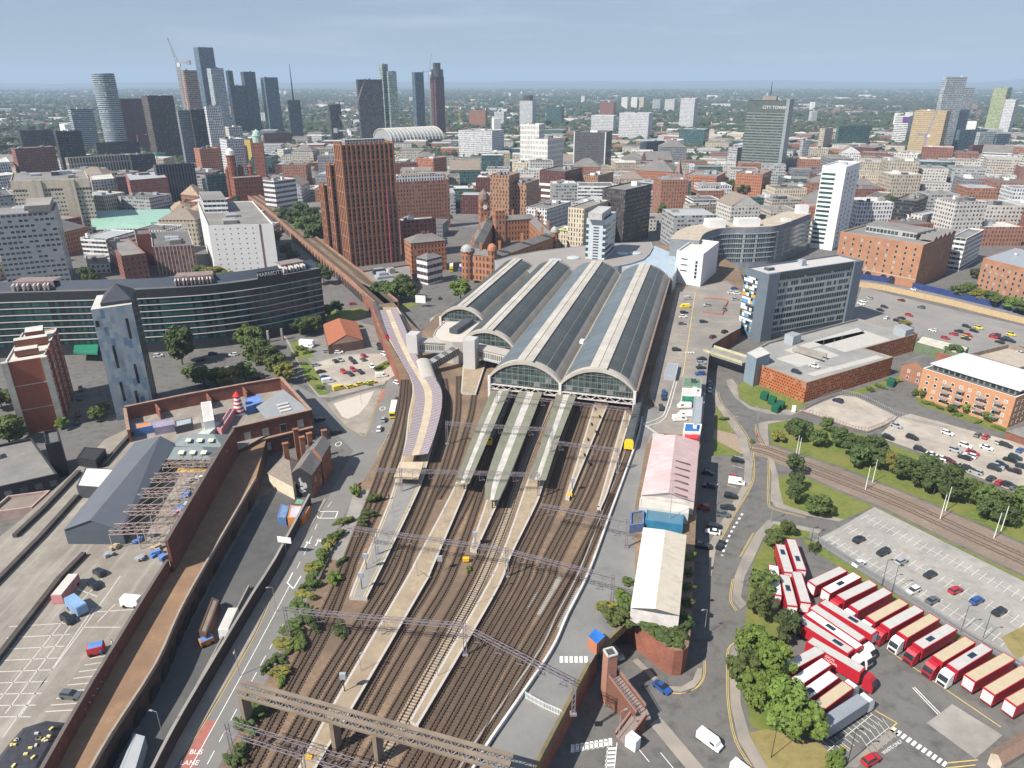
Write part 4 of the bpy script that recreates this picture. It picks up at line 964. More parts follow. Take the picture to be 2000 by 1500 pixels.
# brick flats
poly, z1 = box3((1803, 719), (1985, 776), (2062, 746), yb=836)
t = block('orange_brick_flats', 'orange brick block of flats with stacked balconies and a white set back roof', 'flats', poly, 0, z1, mat('flats_brick', (.46, .235, .13), .9, .14, 1.2), FELTD, par=.9, trim=WHT)
A, B, C, E = [Vector(p) for p in poly]; d = (B - A).normalized(); o = Vector((d.y, -d.x))
win_auto(t, poly, 0, z1, 3.2, 2.75, 1.3, 1.3, fm=WHT, zs=.9)
ins = [A.lerp(E, .12).lerp(B.lerp(C, .12), .05), A.lerp(E, .12).lerp(B.lerp(C, .12), .97), A.lerp(E, .9).lerp(B.lerp(C, .9), .97), A.lerp(E, .9).lerp(B.lerp(C, .9), .05)]
mb = MB(); mb.prism(ccw([tuple(p) for p in ins]), z1 - .8, z1 + 1.6, 0); mb.build('penthouse', fac('penthouse_dark', (.16, .16, .16), (.04, .05, .05), 2.2, 2.4, .7, .7), t)
mb = MB(); mb.prism(inset_poly(ccw([tuple(p) for p in ins]), -.8), z1 + 1.603, z1 + 2.0); mb.build('penthouse_roof', mat('white_membrane', (.56, .57, .58), .7, .05, .3), t)
for f in (.31, .46, .69, .86):
 for r in range(1, 4):
  p = A.lerp(B, f) + o * 1.0; zz = r * 2.75 + .35
  bal = MB(); bal.box((*p, zz), (2.9, 1.7, .18), atan2(d.y, d.x)); bo = bal.build('balcony', STEEL, t)
  rl = MB()
  for k in range(-6, 7): q_ = p + o * .85 + d * (k * .23); rl.beam((*q_, zz), (*q_, zz + 1.05), .05)
  rl.beam((*(p + o * .85 - d * 1.45), zz + 1.05), (*(p + o * .85 + d * 1.45), zz + 1.05), .07); rl.beam((*(p - o * .6 - d * 1.45), zz + 1.05), (*(p + o * .85 - d * 1.45), zz + 1.05), .07)
  rl.build('railing', STEEL, bo)
poly = P2([(1966, 842), (1990, 828), (2060, 850), (2040, 868)], 3)
block('slate_roofed_garage', 'low garage with a grey hipped roof at the end of the orange flats', 'garage', poly, 0, 3, BRICK, SLATE, roofkind='hip')
t = block('brick_cottage', 'old brown brick house with a pitched slate roof behind the car park', 'house', P2([(1762, 712), (1812, 728), (1832, 712), (1785, 698)], 6.5), 0, 6.5, mat('brown_brick', (.30, .15, .10), .9, .2, 1.3), SLATE, roofkind='gable')
win_auto(t, P2([(1762, 712), (1812, 728), (1832, 712), (1785, 698)], 6.5), 0, 6.5, 3.6, 3, 1.1, 1.4)
block('green_sided_depot', 'long low shed with a cream roof and green side by the far car park', 'shed', P2([(1788, 668), (1880, 693), (1893, 678), (1800, 655)], 5), 0, 5, mat('dull_green_wall', (.12, .17, .1)), mat('cream_sheet', (.5, .46, .4)), par=.2)
block('brick_yard_hut', 'small rusty roofed outbuilding next to the brick cottage', 'outbuilding', P2([(1830, 688), (1868, 698), (1876, 690), (1838, 681)], 3.5), 0, 3.5, BRICK, mat('rust_roof', (.3, .15, .1)), par=.15)
block('walled_yard', 'walled yard with pale roof remains right of the green sided shed', 'yard', P2([(1895, 690), (1990, 718), (2080, 700), (1970, 672)], 3), 0, 3, mat('yard_wall', (.25, .2, .17)), mat('yard_floor', (.38, .33, .27), .95, .15, .4), par=2)
# far retaining wall with a blue hoarding
for nm, lb, pts, h, m in (('retaining_wall', 'long tan retaining wall running along the far car park', [(1676, 560), (1720, 566), (1790, 581), (1860, 597), (1930, 615), (2080, 652)], 3.2, mat('tan_wall', (.46, .34, .2), .9, .12, 1., streak=((.3, .2, .12), (1.2, 1.2, .02), 0, .5))),
      ('blue_hoarding', 'long dark blue hoarding behind the tan retaining wall', [(1676, 545), (1720, 550), (1790, 564), (1860, 580), (1930, 597), (2080, 632)], 3.5, mat('blue_hoarding_paint', (.03, .05, .16), .5))):
 ln = smooth_line([G(x, y, 0) for x, y in pts], 3); mb = MB()
 for A_, B_ in zip(ln, ln[1:]): mb.beam(A_ + Vector((0, 0, h / 2)), B_ + Vector((0, 0, h / 2)), .4, h)
 tag(mb.build(nm, m), lb, 'wall')
sheet('far_road', [(1676, 556), (1720, 561), (1790, 576), (1860, 591), (1930, 609), (2080, 646), (2080, 632), (1930, 598), (1790, 565), (1676, 546)], .03, mat('pale_street', (.2, .19, .2)))
# red brick block at the far right
poly, z1 = box3((1921, 503), (2062, 540), (2120, 516), yb=603)
t = block('red_brick_block', 'red brick block with a grey metal roof and three roof domes at the frame edge', 'building', poly, 0, z1, BRICKO, mat('zinc_roof', (.38, .40, .42), .4, .08, .3, metal=.3), par=.3)
win_auto(t, poly, 0, z1, 4, 3.2, 1.5, 1.9, fm=GRY)
A, B, C, E = [Vector(p) for p in ccw(poly)]
for k in range(3):
 p = Vector(box3((1921, 503), (2062, 540), (2120, 516), yb=603)[0][0]).lerp(Vector(poly[1]), .2 + .2 * k).lerp(Vector(poly[3]).lerp(Vector(poly[2]), .2 + .2 * k), .6)
 mb = MB(); mb.lathe([(1.6, 0), (1.6, .6), (1.2, 1.4), (0, 1.7)], (p.x, p.y, z1 - .3), 14); mb.build('roof_dome', STEEL, t, smooth=True)
# brick staircase and lift shaft by the bridge
t = thing('lift_shaft', 'square red brick lift shaft standing beside the railway bridge', 'tower', G(1186, 1372, 0))
p = G(1186, 1366, 0); LB = mat('pink_brick', (.34, .17, .125), .9, .14, 1.5)
mb = MB(); mb.box((p.x, p.y, 6.4), (2.2, 2.2, 12.8), .35); mb.build('shaft', LB, t)
mb = MB()
for a, b in (((-1, -1), (1, -1)), ((1, -1), (1, 1)), ((1, 1), (-1, 1)), ((-1, 1), (-1, -1))):
 M_ = Matrix.Rotation(.35, 3, 'Z'); mb.beam(M_ @ Vector((a[0] * 1.05, a[1] * 1.05, 0)) + Vector((p.x, p.y, 12.95)), M_ @ Vector((b[0] * 1.05, b[1] * 1.05, 0)) + Vector((p.x, p.y, 12.95)), .35, .3)
mb.build('coping', PALE, t); mb = MB(); mb.box((p.x, p.y, 12.81), (1.7, 1.7, .06), .35); mb.build('hatch', DGR, t)
t = thing('brick_staircase', 'covered red brick staircase bending down from the lift shaft to the pavement', 'staircase', G(1220, 1400, 0))
s0, s1, s2 = G(1195, 1318, D), G(1252, 1392, 3.6), G(1212, 1446, .2)
STP = mat('stair_treads', (.25, .2, .18), .9, .12, 1.)
for i, (a, b) in enumerate(((s0, s1), (s1, s2))):
 dd = (b - a); dh = Vector((dd.x, dd.y, 0)); L = dh.length; dh /= L; n = Vector((-dh.y, dh.x, 0)); k = 14
 mb = MB()
 for j in range(k):
  q_ = a.lerp(b, (j + .5) / k); mb.box((q_.x, q_.y, q_.z - .15), (L / k + .02, 2.5, .3 + abs(dd.z) / k), atan2(dh.y, dh.x))
 mb.build('stair_flight', STP, t)
 for sgn in (-1, 1):
  A_, B_ = a + n * 1.35 * sgn, b + n * 1.35 * sgn
  for (w, c, lo) in ((.3, LB, None),):
   mb = MB(); hh = 1.0
   pa, pb = [A_ + n * w / 2, A_ - n * w / 2], [B_ + n * w / 2, B_ - n * w / 2]
   top = [Vector((v.x, v.y, v.z + hh)) for v in (pa[0], pb[0], pb[1], pa[1])]; bot = [Vector((v.x, v.y, 0)) for v in (pa[0], pb[0], pb[1], pa[1])]
   for x_, y_ in ((0, 1), (1, 2), (2, 3), (3, 0)): mb.face([bot[x_], bot[y_], top[y_], top[x_]]); mb.face([bot[y_], bot[x_], top[x_], top[y_]])
   mb.face(top); mb.build('side_wall', LB, t)
 mb = MB(); mb.beam(a + n * 1.35 + Vector((0, 0, 1.5)), b + n * 1.35 + Vector((0, 0, 1.5)), .09); mb.beam(a - n * 1.35 + Vector((0, 0, 1.5)), b - n * 1.35 + Vector((0, 0, 1.5)), .09); mb.build('handrail', LILAC, t)
mb = MB(); mb.box((s1.x, s1.y, s1.z - .3), (3, 3, .5), .2); mb.build('landing', STP, t)
# bridge girders over the street
for nm, lb, a, b in (('bridge_girder', 'weedy plate girder of the bridge over the dark underpass', G(1170, 1272, D), G(1238, 1207, D)), ('deck_parapet', 'mossy parapet along the edge of the raised yard at the bottom', G(1047, 1500, D), G(1150, 1302, D))):
 mb = MB(); mb.beam(a + Vector((0, 0, .1)), b + Vector((0, 0, .1)), .7, 2.2); tag(mb.build(nm, mat('mossy_girder', (.24, .18, .09), .9, .25, 1.2, col2=(.12, .1, .06), scale2=.3)), lb, 'girder')
p = G(1162, 1256, D); block('signal_hut', 'brick hut with a bright blue roof beside the crossing on the raised yard', 'hut', P2([(1149, 1243), (1166, 1258), (1182, 1242), (1162, 1227)], D + 3), D, D + 3, mat('hut_brick', (.42, .16, .09), .9, .1, 1.5), mat('bright_blue_sheet', (.03, .16, .5), .5), par=.05, trim=mat('bright_blue_sheet'))
t = block('barrier_hut', 'small white gatehouse with a flat roof beside the hatched markings', 'hut', P2([(1222, 1437), (1242, 1450), (1252, 1440), (1234, 1426)], 2.8), 0, 2.8, WHT, PALE, par=.12)
t = block('gabled_lodge', 'pale lodge with a long brown tiled roof at the lower right corner', 'lodge', P2([(1936, 1470), (1958, 1490), (2040, 1440), (2010, 1425)], 3), 0, 3, mat('lodge_wall', (.5, .42, .34)), mat('brown_tiles', (.21, .14, .105), .9, .2, 1.5), roofkind='gable')
# ------------------------------------------------------------------ left of the railway: street, old depot on its viaduct
def low_wall(name, label, pts, z0, h, w, m, cat='wall', zp=None, sm=2, coping=None):
 ln = smooth_line([G(x, y, z0 if zp is None else zp) for x, y in pts], sm)
 mb = MB()
 for A_, B_ in zip(ln, ln[1:]):
  e = (B_ - A_).normalized() * .05; mb.beam(Vector((A_.x, A_.y, z0 + h / 2)) - e, Vector((B_.x, B_.y, z0 + h / 2)) + e, w, h)
 if coping:
  t = thing(name, label, cat, (ln[0].x, ln[0].y, z0)); mb.build('wall', m, t); mb = MB()
  for A_, B_ in zip(ln, ln[1:]): mb.beam(Vector((A_.x, A_.y, z0 + h + .1)), Vector((B_.x, B_.y, z0 + h + .1)), w + .15, .2)
  mb.build('coping', coping, t); return t
 return tag(mb.build(name, m), label, cat)
# depot deck (its dividing wall is seen by its top edge, six metres above the deck)
WT, WL = 15.0, 9.2
up_ = [G(x, y, WT) for x, y in ((457, 838), (440, 862), (325, 1056))]; lo_ = [G(x, y, WL) for x, y in ((327, 1094), (305, 1127), (180, 1330), (82, 1500), (40, 1570))]
xy = lambda L: [tuple(p[:2]) for p in L]
depot = ccw(xy(lo_[::-1]) + xy(up_[::-1]) + PX([(607, 803), (548, 738), (243, 795), (248, 838), (205, 858), (140, 925), (40, 1015), (-200, 1215), (-400, 1560)], D))
DCON = mat('worn_depot_concrete', (.285, .255, .22), .93, .14, .4, col2=(.20, .175, .15), scale2=.07, streak=((.40, .37, .33), (.5, .04, 1), .52, .5))
mb = MB(); mb.prism(depot, -.4, D, 0, 1, bottom=False); struct('depot_ground', mb, [BRICKD, DCON])
# the brown strip of old track bed beyond the long wall, on arches
ZS = 5.6
strip = ccw(xy(lo_[::-1]) + xy(up_[::-1]) + PX([(520, 858), (500, 935), (400, 1108), (350, 1200), (305, 1300), (217, 1437), (170, 1520), (150, 1560)], ZS))
t = thing('arched_viaduct', 'long brown topped viaduct on dark arches running beside the depot wall', 'viaduct', (*G(300, 1300, 0)[:2], 0))
mb = MB(); mb.prism(strip, -.3, ZS, 0, 1, bottom=False); mb.build('viaduct_deck', [BRICKD, mat('brown_strip', (.27, .17, .105), .95, .16, .5, col2=(.2, .125, .08), scale2=.1)], t)
ln = smooth_line([G(x, y, ZS) for x, y in ((500, 935), (400, 1108), (350, 1200), (305, 1300), (217, 1437), (170, 1520), (150, 1560))], 3)
mb = MB()
for a, b in zip(ln, ln[1:]): mb.beam(a + Vector((0, 0, .3)), b + Vector((0, 0, .3)), .5, 1.0)
mb.build('parapet', mat('pale_parapet', (.3, .25, .2), .9, .2, 1.), t)
L = 0
for a, b in zip(ln, ln[1:]):
 d = (b - a); n = max(1, int(d.length / 8)); dh = d.normalized(); o = Vector((dh.y, -dh.x, 0)); o = o if o.x > 0 else -o
 for k in range(n):
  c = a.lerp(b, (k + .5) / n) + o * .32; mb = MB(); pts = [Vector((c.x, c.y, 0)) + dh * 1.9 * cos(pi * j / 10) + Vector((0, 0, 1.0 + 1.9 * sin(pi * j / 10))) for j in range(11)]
  pts = [Vector((c.x, c.y, .02)) + dh * 1.9] + pts + [Vector((c.x, c.y, .02)) - dh * 1.9]; mb.face(pts); mb.face([p - o * .01 for p in reversed(pts)]); mb.build('arch_shade_face', DARK, t)  # flat black face: the shade inside the arch is put into its colour
DW = mat('depot_wall_brick', (.20, .075, .05), .9, .3, 1.1, col2=(.11, .05, .04), scale2=.15)
low_wall('depot_wall', 'tall dark red brick wall between the steel frames and the brown strip', [(456, 838), (440, 862), (325, 1056)], ZS, 9.4, .7, DW, zp=WT, sm=1, coping=mat('wall_coping', (.13, .11, .1)))
low_wall('depot_wall', 'long brick wall with a dark coping along the car strewn deck', [(327, 1094), (305, 1127), (180, 1330), (82, 1500), (40, 1570)], ZS, 3.6, .6, DW, zp=WL, sm=2, coping=mat('wall_coping'))
# ruined depot building shell
t = thing('depot_shell', 'roofless red brick depot shell with empty window openings and a grey roofed corner', 'building', (*G(430, 800, D)[:2], 0))
for i, (pts, z0, h) in enumerate((([(250, 838), (243, 795)], D, 4.5), ([(243, 795), (360, 771), (475, 750), (548, 738)], D, 5), ([(548, 738), (607, 803)], 0, 12.3), ([(607, 803), (455, 838)], 0, 12.5))):
 P = [G(x, y, 12) for x, y in pts]
 for a, b in zip(P, P[1:]):
  a2, b2 = Vector((a.x, a.y, 0)), Vector((b.x, b.y, 0)); mb = MB(); mb.beam(Vector((a.x, a.y, z0 + h / 2)), Vector((b.x, b.y, z0 + h / 2)), .8, h); mb.build('brick_wall', BRICK if i < 2 else DW, t)
  mb = MB(); mb.beam(Vector((a.x, a.y, z0 + h + .12)), Vector((b.x, b.y, z0 + h + .12)), 1.1, .24); mb.build('cornice', mat('pale_cornice', (.3, .2, .15)), t)
  if i == 3:
   ws = wall_grid(b2, a2, 0, 12.5, 5, 5.6, 2.2, 3, zs=1.2, top=.5) + wall_grid(a2, b2, 0, 12.5, 5, 5.6, 2.2, 3, zs=1.2, top=.5)
   ws = [(p + (Vector((w_[1].y, -w_[1].x, 0)) * .42), w_[1], w_[2], w_[3]) for w_ in ws for p in (w_[0],)]; windows(t, ws, fm=mat('grey_sash', (.3, .28, .26)), glasses=(GLS, GLB))
   mb = MB(); mb.beam(Vector((a.x, a.y, 6.2)) + Vector((.3, -.8, 0)), Vector((b.x, b.y, 6.2)) + Vector((.3, -.8, 0)), 1.6, .4); mb.build('street_canopy', mat('pale_cornice', 0), t)
mb = MB(); mb.face([(*p, 11.6) for p in P2([(553, 760), (604, 800), (520, 820), (500, 795)], 11.6)]); mb.build('flat_roof', mat('grey_glazed_roof', (.26, .27, .28), .6, .1, .4), t)
for k in range(3): mb = MB(); p = G(552 + k * 3, 790 + k * 6, 11.7); mb.box((p.x, p.y, 11.8), (4, 1.4, .4), .6); mb.build('roof_light', PALE, t)
for x in (300, 400, 470):
 a, b = G(x, 784 - (x - 300) * .2, 11), G(x + 12, 800 - (x - 300) * .2, 11); mb = MB(); mb.beam(Vector((a.x, a.y, 9)), Vector((b.x, b.y, 9)), .5, 4); mb.build('cross_wall', BRICK, t)
# big slate coloured shed and its neighbours on the deck
SG = mat('slate_coloured_sheet', (.125, .135, .155), .5, .06, .2)
gable_shed('dark_grey_shed', 'long dark grey metal shed with a shallow pitched roof on the depot deck', 'shed', (262, 866), (343, 868), (238, 1035), (125, 1034), (312, 853), (177, 1015), D, D + 4.6, D + 7.6, mat('grey_metal_wall', (.085, .1, .12), .5, .06), SG, SG)
for i, pts in enumerate(([(352, 850), (456, 849), (434, 872), (340, 870)], [(340, 873), (432, 874), (412, 897), (328, 896)])):
 t = block('skylit_wing', ('grey hipped wing with skylights against the depot shell', 'grey hipped wing with skylights beside the first steel frame')[i], 'shed', P2(pts, D + 4.5), D, D + 4.5, DGR, mat('blue_grey_sheet', (.17, .2, .21), .5, .08), roofkind='hip', group='grey skylit wings')
 for k in range(3):
  p = G(368 + k * 22 - i * 14, 860 + i * 24, D + 6); mb = MB(); mb.box((p.x, p.y, D + 6.1), (1.8, 1.6, .2), .02, 0, mtx=Matrix.Rotation(.32, 3, 'X')); mb.build('skylight', mat('bright_skylight', (.5, .52, .42), .3), t)
block('white_tent', 'white tent like store with a pale flat roof beside the dark grey shed', 'tent', P2([(149, 949), (203, 953), (228, 916), (167, 913)], D + 4), D, D + 4, DGR, mat('white_canvas', (.72, .69, .62), .8, .04), par=.05)
t = block('black_canopy', 'black flat roofed stall with dark slatted top on the depot deck', 'stall', P2([(150, 893), (186, 899), (206, 876), (165, 873)], D + 3.2), D, D + 3.2, DARK, mat('black_slats', (.035, .034, .036), .7, .2, 2.), par=.1)
FR = mat('pinkish_steel', (.42, .33, .29), .7, .2, 1.)
for i, (a, b) in enumerate((((217, 1030), (325, 1026)), ((245, 993), (347, 990)), ((272, 960), (370, 956)), ((297, 930), (392, 926)), ((320, 902), (420, 898)))):
 A, B = G(*a, D + 6), G(*b, D + 6); t = thing('steel_frame', f"{('nearest', 'second', 'middle', 'fourth', 'farthest')[i]} of the five rusty open roof frames beside the dark grey shed", 'frame', (A.x, A.y, D), group='bare roof frames of the depot')
 mb = MB(); mb.lattice(A - Vector((0, 0, 1.2)), B - Vector((0, 0, 1.2)), 3.2, 1.2, 2.0, .14); mb.build('truss', FR, t)
 for p in (A, A.lerp(B, .5), B):
  for s in (-1.5, 1.5): mb = MB(); mb.beam((p.x, p.y + s, D), (p.x, p.y + s, D + 5), .18); mb.build('post', FR, t)
 for k in range(5):
  p = A.lerp(B, (k + .5) / 5); mb = MB(); mb.beam((p.x, p.y, D + 5.4), (p.x + 2.8, p.y + 7.5, D + 5.4), .12); mb.build('purlin', FR, t)
block('gold_floor', 'golden timber platform under the farthest steel frame', 'platform', P2([(337, 922), (410, 922), (414, 905), (344, 905)], D + 1.2), D, D + 1.2, FR, mat('gold_timber', (.5, .32, .08), .7, .15, 1.5), par=.02)
RND = random.Random(3)
cl_ = [('white', WHT), ('pink', mat('pink_rubbish', (.5, .22, .22))), ('tan', mat('tan_rubbish', (.45, .36, .25))), ('blue', mat('blue_rubbish', (.1, .2, .45))), ('grey', STEEL)]
cnt = {}
for i in range(26):
 x, y = RND.uniform(190, 330), RND.uniform(1040, 1095)
 if i > 9: f = RND.random(); x, y = 345 + f * 50 + RND.uniform(-12, 12), 1010 - f * 95
 p = G(x, y, D); nm, m = RND.choice(cl_); mb = MB()
 for k in range(3): mb.box((p.x + RND.uniform(-.8, .8), p.y + RND.uniform(-.8, .8), D + .4 + k * .25), (RND.uniform(.8, 2.4), RND.uniform(.6, 1.6), RND.uniform(.4, 1.)), RND.uniform(0, 3))
 cnt[nm] = cnt.get(nm, 0) + 1; o = ('first', 'second', 'third', 'fourth', 'fifth', 'sixth', 'seventh', 'eighth', 'ninth', 'tenth', 'eleventh', 'twelfth')[cnt[nm] - 1]
 tag(mb.build('rubbish_heap', m), f'{nm} heap of boxes and rubbish under the steel frames, {o} {nm} one', 'rubbish', 'rubbish under the steel frames')
# festival bits
t = thing('helter_skelter', 'small red and white striped helter skelter inside the roofless shell', 'slide', G(468, 808, D))
p = G(468, 808, D); mb = MB(); prof = [(2.2 - 1.3 * k / 10, D + 7.2 * k / 10) for k in range(11)]
for k in range(10): mb.lathe(prof[k:k + 2], (p.x, p.y, 0), 14, k % 2)
mb.build('tower', [WHT, mat('red_paint', 0)], t); mb = MB(); mb.lathe([(1.5, D + 7.2), (0, D + 9.2)], (p.x, p.y, 0), 14); mb.build('cone_roof', mat('red_paint', 0), t)
for nm, lb, pts, h, w_, r_ in (('white_tower_hut', 'tall narrow white hut inside the roofless depot shell', [(398, 824), (418, 820), (412, 783), (392, 786)], 6, WHT, PALE),
 ('violet_container', 'long violet grey container along the shell wall', [(300, 836), (340, 829), (338, 818), (299, 824)], 2.8, mat('violet_paint', (.28, .25, .34)), mat('violet_paint', 0)),
 ('orange_kiosk', 'small blue kiosk with an orange roof at the left end of the shell', [(262, 838), (298, 831), (296, 822), (262, 828)], 2.8, mat('blue_rubbish', 0), mat('orange_roof', (.5, .2, .06))),
 ('grey_container', 'dark grey container with a flat pale lid below the white hut', [(342, 834), (376, 826), (375, 815), (341, 822)], 2.8, DGR, GRY),
 ('market_stall', 'row of dark stalls with pink signs inside the shell', [(423, 836), (432, 838), (458, 798), (448, 796)], 3, mat('pink_rubbish', 0), DGR),
 ('blue_tent', 'blue and violet tent beside the helter skelter', [(480, 795), (512, 785), (508, 770), (478, 778)], 3.4, mat('blue_rubbish', 0), mat('violet_blue_canvas', (.13, .22, .5))),
 ('mint_shed', 'narrow pale mint shed leading to the dark grey shed', [(386, 848), (405, 850), (430, 826), (414, 823)], 3, mat('mint_wall', (.5, .55, .5)), mat('mint_roof', (.45, .5, .46)))):
 block(nm, lb, 'stall' if 'stall' in nm or 'tent' in nm else 'hut', P2(pts, D + h), D, D + h, w_, r_, par=.08)
for nm, lb, pts in (('depot_kerb', 'low dark platform wall starting by the black stall', [(257, 850), (202, 912)]), ('depot_kerb', 'low dark platform wall left of the white tent', [(155, 924), (85, 998), (30, 1050)]), ('depot_kerb', 'long dark platform wall passing left of the grey shed', [(152, 972), (80, 1052), (0, 1134), (-60, 1195)]), ('depot_kerb', 'lowest dark platform wall near the left frame edge', [(165, 1085), (117, 1134), (0, 1285), (-40, 1335)])):
 low_wall(nm, lb, pts, D, 1.1, 1.2, mat('shadow_dark_kerb', (.07, .06, .055)), sm=1)  # near-black colour carries the shadow bands along the platform walls
mw2 = MB()
for k in range(9): line_px(mw2, (25 + k * 5 - 12 * 4, 1340 - k * 22 + 60), (100 + k * 11 - 40, 1345 - k * 23 + 55), .22, D + .02)
for k in range(3): line_px(mw2, (-20 + k * 30, 1390 + k * 4), (150 + k * 16, 1180 + k * 4), .25, D + .02)
for k in range(9): line_px(mw2, (88 + k * 11, 1390 - k * 13), (168 + k * 9 - k * k * .3, 1385 - k * 13.4), .25, D + .021)
for a, b in (((5, 1440), (160, 1230)), ((160, 1230), (235, 1125)), ((190, 1195), (265, 1190)), ((160, 1225), (235, 1225)), ((225, 1180), (190, 1215)), ((130, 1205), (200, 1130)), ((150, 1150), (190, 1165))): line_px(mw2, a, b, .25, D + .02)
struct('depot_markings', mw2, mat('scuffed_white', (.5, .47, .43), .9, .2, 2.))
mb = MB(); pts = [(0, 1475), (20, 1450), (45, 1422), (90, 1408), (130, 1412), (118, 1450), (90, 1500), (60, 1560), (-60, 1560)]
P = ccw(P2(pts, D)); c = Vector((sum(p[0] for p in P) / len(P), sum(p[1] for p in P) / len(P), D + 1.3))
I = [tuple(Vector((*p, 0)).lerp(Vector((c.x, c.y, 0)), .3)[:2]) for p in P]
for i in range(len(P)):
 j = (i + 1) % len(P); mb.face([(*P[i], D), (*P[j], D), (*I[j], D + 1), (*I[i], D + 1)]); mb.face([(*I[i], D + 1), (*I[j], D + 1), tuple(c)])
t = thing('tarpaulin_heap', 'black tarpaulin heap held down with pale blocks in the lower left corner', 'heap', (c.x, c.y, D)); mb.build('tarpaulin', mat('black_tarpaulin', (.045, .045, .055), .5, .3, 1.), t)
for k in range(34):
 x, y = RND.uniform(5, 118), RND.uniform(1416, 1500); p = G(x, y, D + 1)
 if not inpoly(p, I): continue
 mb = MB(); mb.box((p.x, p.y, D + 1.35), (.7, .4, .3), RND.uniform(0, 3)); mb.build('block', RND.choice((PALE, mat('yellow_block', (.6, .52, .2)))), t)
# walls and yards between viaduct and road
YB = mat('black_yard_wall', (.06, .055, .055), .9, .2, 1.)
low_wall('yard_wall', 'long black retaining wall dropping shade on the pavement of the left road', [(607, 985), (541, 1112), (500, 1178), (430, 1298), (362, 1416), (318, 1500), (290, 1560)], 0, 3.6, .5, YB, coping=CONC)
sheet('yard_ground', [(528, 958), (606, 986), (541, 1112), (500, 1178), (430, 1298), (362, 1416), (290, 1560), (200, 1560), (330, 1300), (420, 1130), (500, 990)], .03, ASPD)  # darker asphalt: the shadow over the yard is painted into its colour
sheet('lane_ground', [(488, 1150), (500, 1176), (430, 1296), (362, 1414), (318, 1498), (290, 1558), (262, 1558), (312, 1490), (372, 1370), (425, 1270)], .05, CONC)
low_wall('lane_wall', 'low concrete wall on the inner side of the walled lane', [(487, 1150), (425, 1272), (372, 1372), (312, 1492), (270, 1560)], 0, 1.2, .4, CONC)
block('brick_yard_store', 'narrow old brick store in the dark yard below the arches', 'store', P2([(388, 1232), (402, 1240), (428, 1172), (414, 1166)], 3), 0, 3, BRICKD, mat('old_felt', (.2, .17, .14)), par=.15)
block('long_grey_container', 'long grey roofed container at the foot of the dark arches', 'container', P2([(225, 1520), (256, 1530), (283, 1438), (262, 1432)], 3), 0, 3, GRY, mat('light_grey_sheet', (.35, .36, .37), .6, .05), par=.05)
for nm, lb, pts, m, r_ in (('blue_yard_container', 'faded blue container beside the mural house', [(541, 1010), (558, 1012), (566, 988), (549, 984)], mat('container_blue', (.1, .17, .33), .6), mat('container_blue_roof', (.16, .24, .38), .6)), ('painted_container', 'white and violet painted container on an orange base by the mural house', [(561, 1011), (590, 1012), (606, 989), (567, 986)], mat('orange_roof', 0), mat('white_violet_sheet', (.5, .45, .52), .6)), ('green_container', 'green topped container tucked behind the painted one', [(571, 985), (590, 987), (598, 975), (578, 972)], DGR, mat('green_sheet', (.16, .3, .2)))):
 block(nm, lb, 'container', P2(pts, 2.7), 0, 2.7, m, r_, par=.06)
low_wall('ramp_wall', 'low brick wall along the sunken track edge by the road junction', [(700, 950), (737, 938), (740, 930)], 0, 1.2, .4, BRICK, zp=0)
# gothic corner house with a painted gable
t = thing('mural_house', 'gothic brick corner house with steep roofs and a dark painted gable wall', 'house', (*G(600, 950)[:2], 0))
FOOT.append(P2([(526, 952), (576, 977), (650, 915), (600, 890)]))
HB = mat('house_brick', (.34, .15, .085), .9, .22, 1.4, col2=(.2, .1, .07), scale2=.2); CRM = mat('cream_paint', (.6, .53, .4))
b1 = ccw(P2([(577, 969), (613, 973), (650, 916), (616, 905)])); hub = MB()
block('main', None, None, b1, 0, 8.5, HB, SLATE, roofkind='gable', parent=t, units=0)
b2 = ccw(P2([(528, 950), (576, 976), (604, 935), (560, 914)])); block('wing', None, None, b2, 0, 5, CRM, mat('brown_slates', (.2, .165, .14), .85, .2, 1.), roofkind='hip', parent=t)
b3 = ccw(P2([(608, 935), (634, 945), (650, 917), (626, 907)])); block('gabled_bay', None, None, b3, 0, 10, HB, SLATE, roofkind='gable', parent=t)
for x, y, h in ((567, 938, 13.5), (598, 922, 13), (612, 914, 13), (640, 905, 12.5), (586, 905, 13)): p = G(x, y); mb = MB(); mb.box((p.x, p.y, h / 2), (1.6, 1.1, h), .5); mb.box((p.x, p.y, h + .1), (1.9, 1.4, .3), .5); mb.build('chimney', HB, t)
A, B = Vector(G(577, 969)), Vector(G(613, 973)); d = (B - A).normalized(); o = Vector((d.y, -d.x, 0)) * .12; Ln = (B - A).length
A, B = A + o, B + o; mb = MB(); q_ = [A, B, B + Vector((0, 0, 8.4)), A.lerp(B, .5) + Vector((0, 0, 10.6)), A + Vector((0, 0, 8.4))]; mb.face(q_)
mp_ = mb.build('painted_panel', mat('mural_black', (.03, .03, .035), .8), t); mb = MB(); RM = random.Random(8); o *= 1.3
for k in range(9):
 cx, cz, w, h = RM.uniform(.32, .62), RM.uniform(2, 6.4), RM.uniform(.5, 1.3), RM.uniform(.4, 1.3); pp = []
 for j in range(9): a = 2 * pi * j / 9; r = RM.uniform(.6, 1); pp.append(A + d * (cx * Ln + cos(a) * w * r) + Vector((0, 0, cz + sin(a) * h * r)) + o * (.3 + .02 * k))
 mb.face(pp)
mb.build('pale_patches', mat('mural_grey', (.4, .4, .4), .8, .5, 1.2), mp_)
C = Vector((*b1[2], 0))
for i, (a, b) in enumerate(facing(b1)): pass
win_auto(t, b1, 0, 8.5, 3.2, 3.2, 1.2, 1.8, fm=STONE, faces=[1])
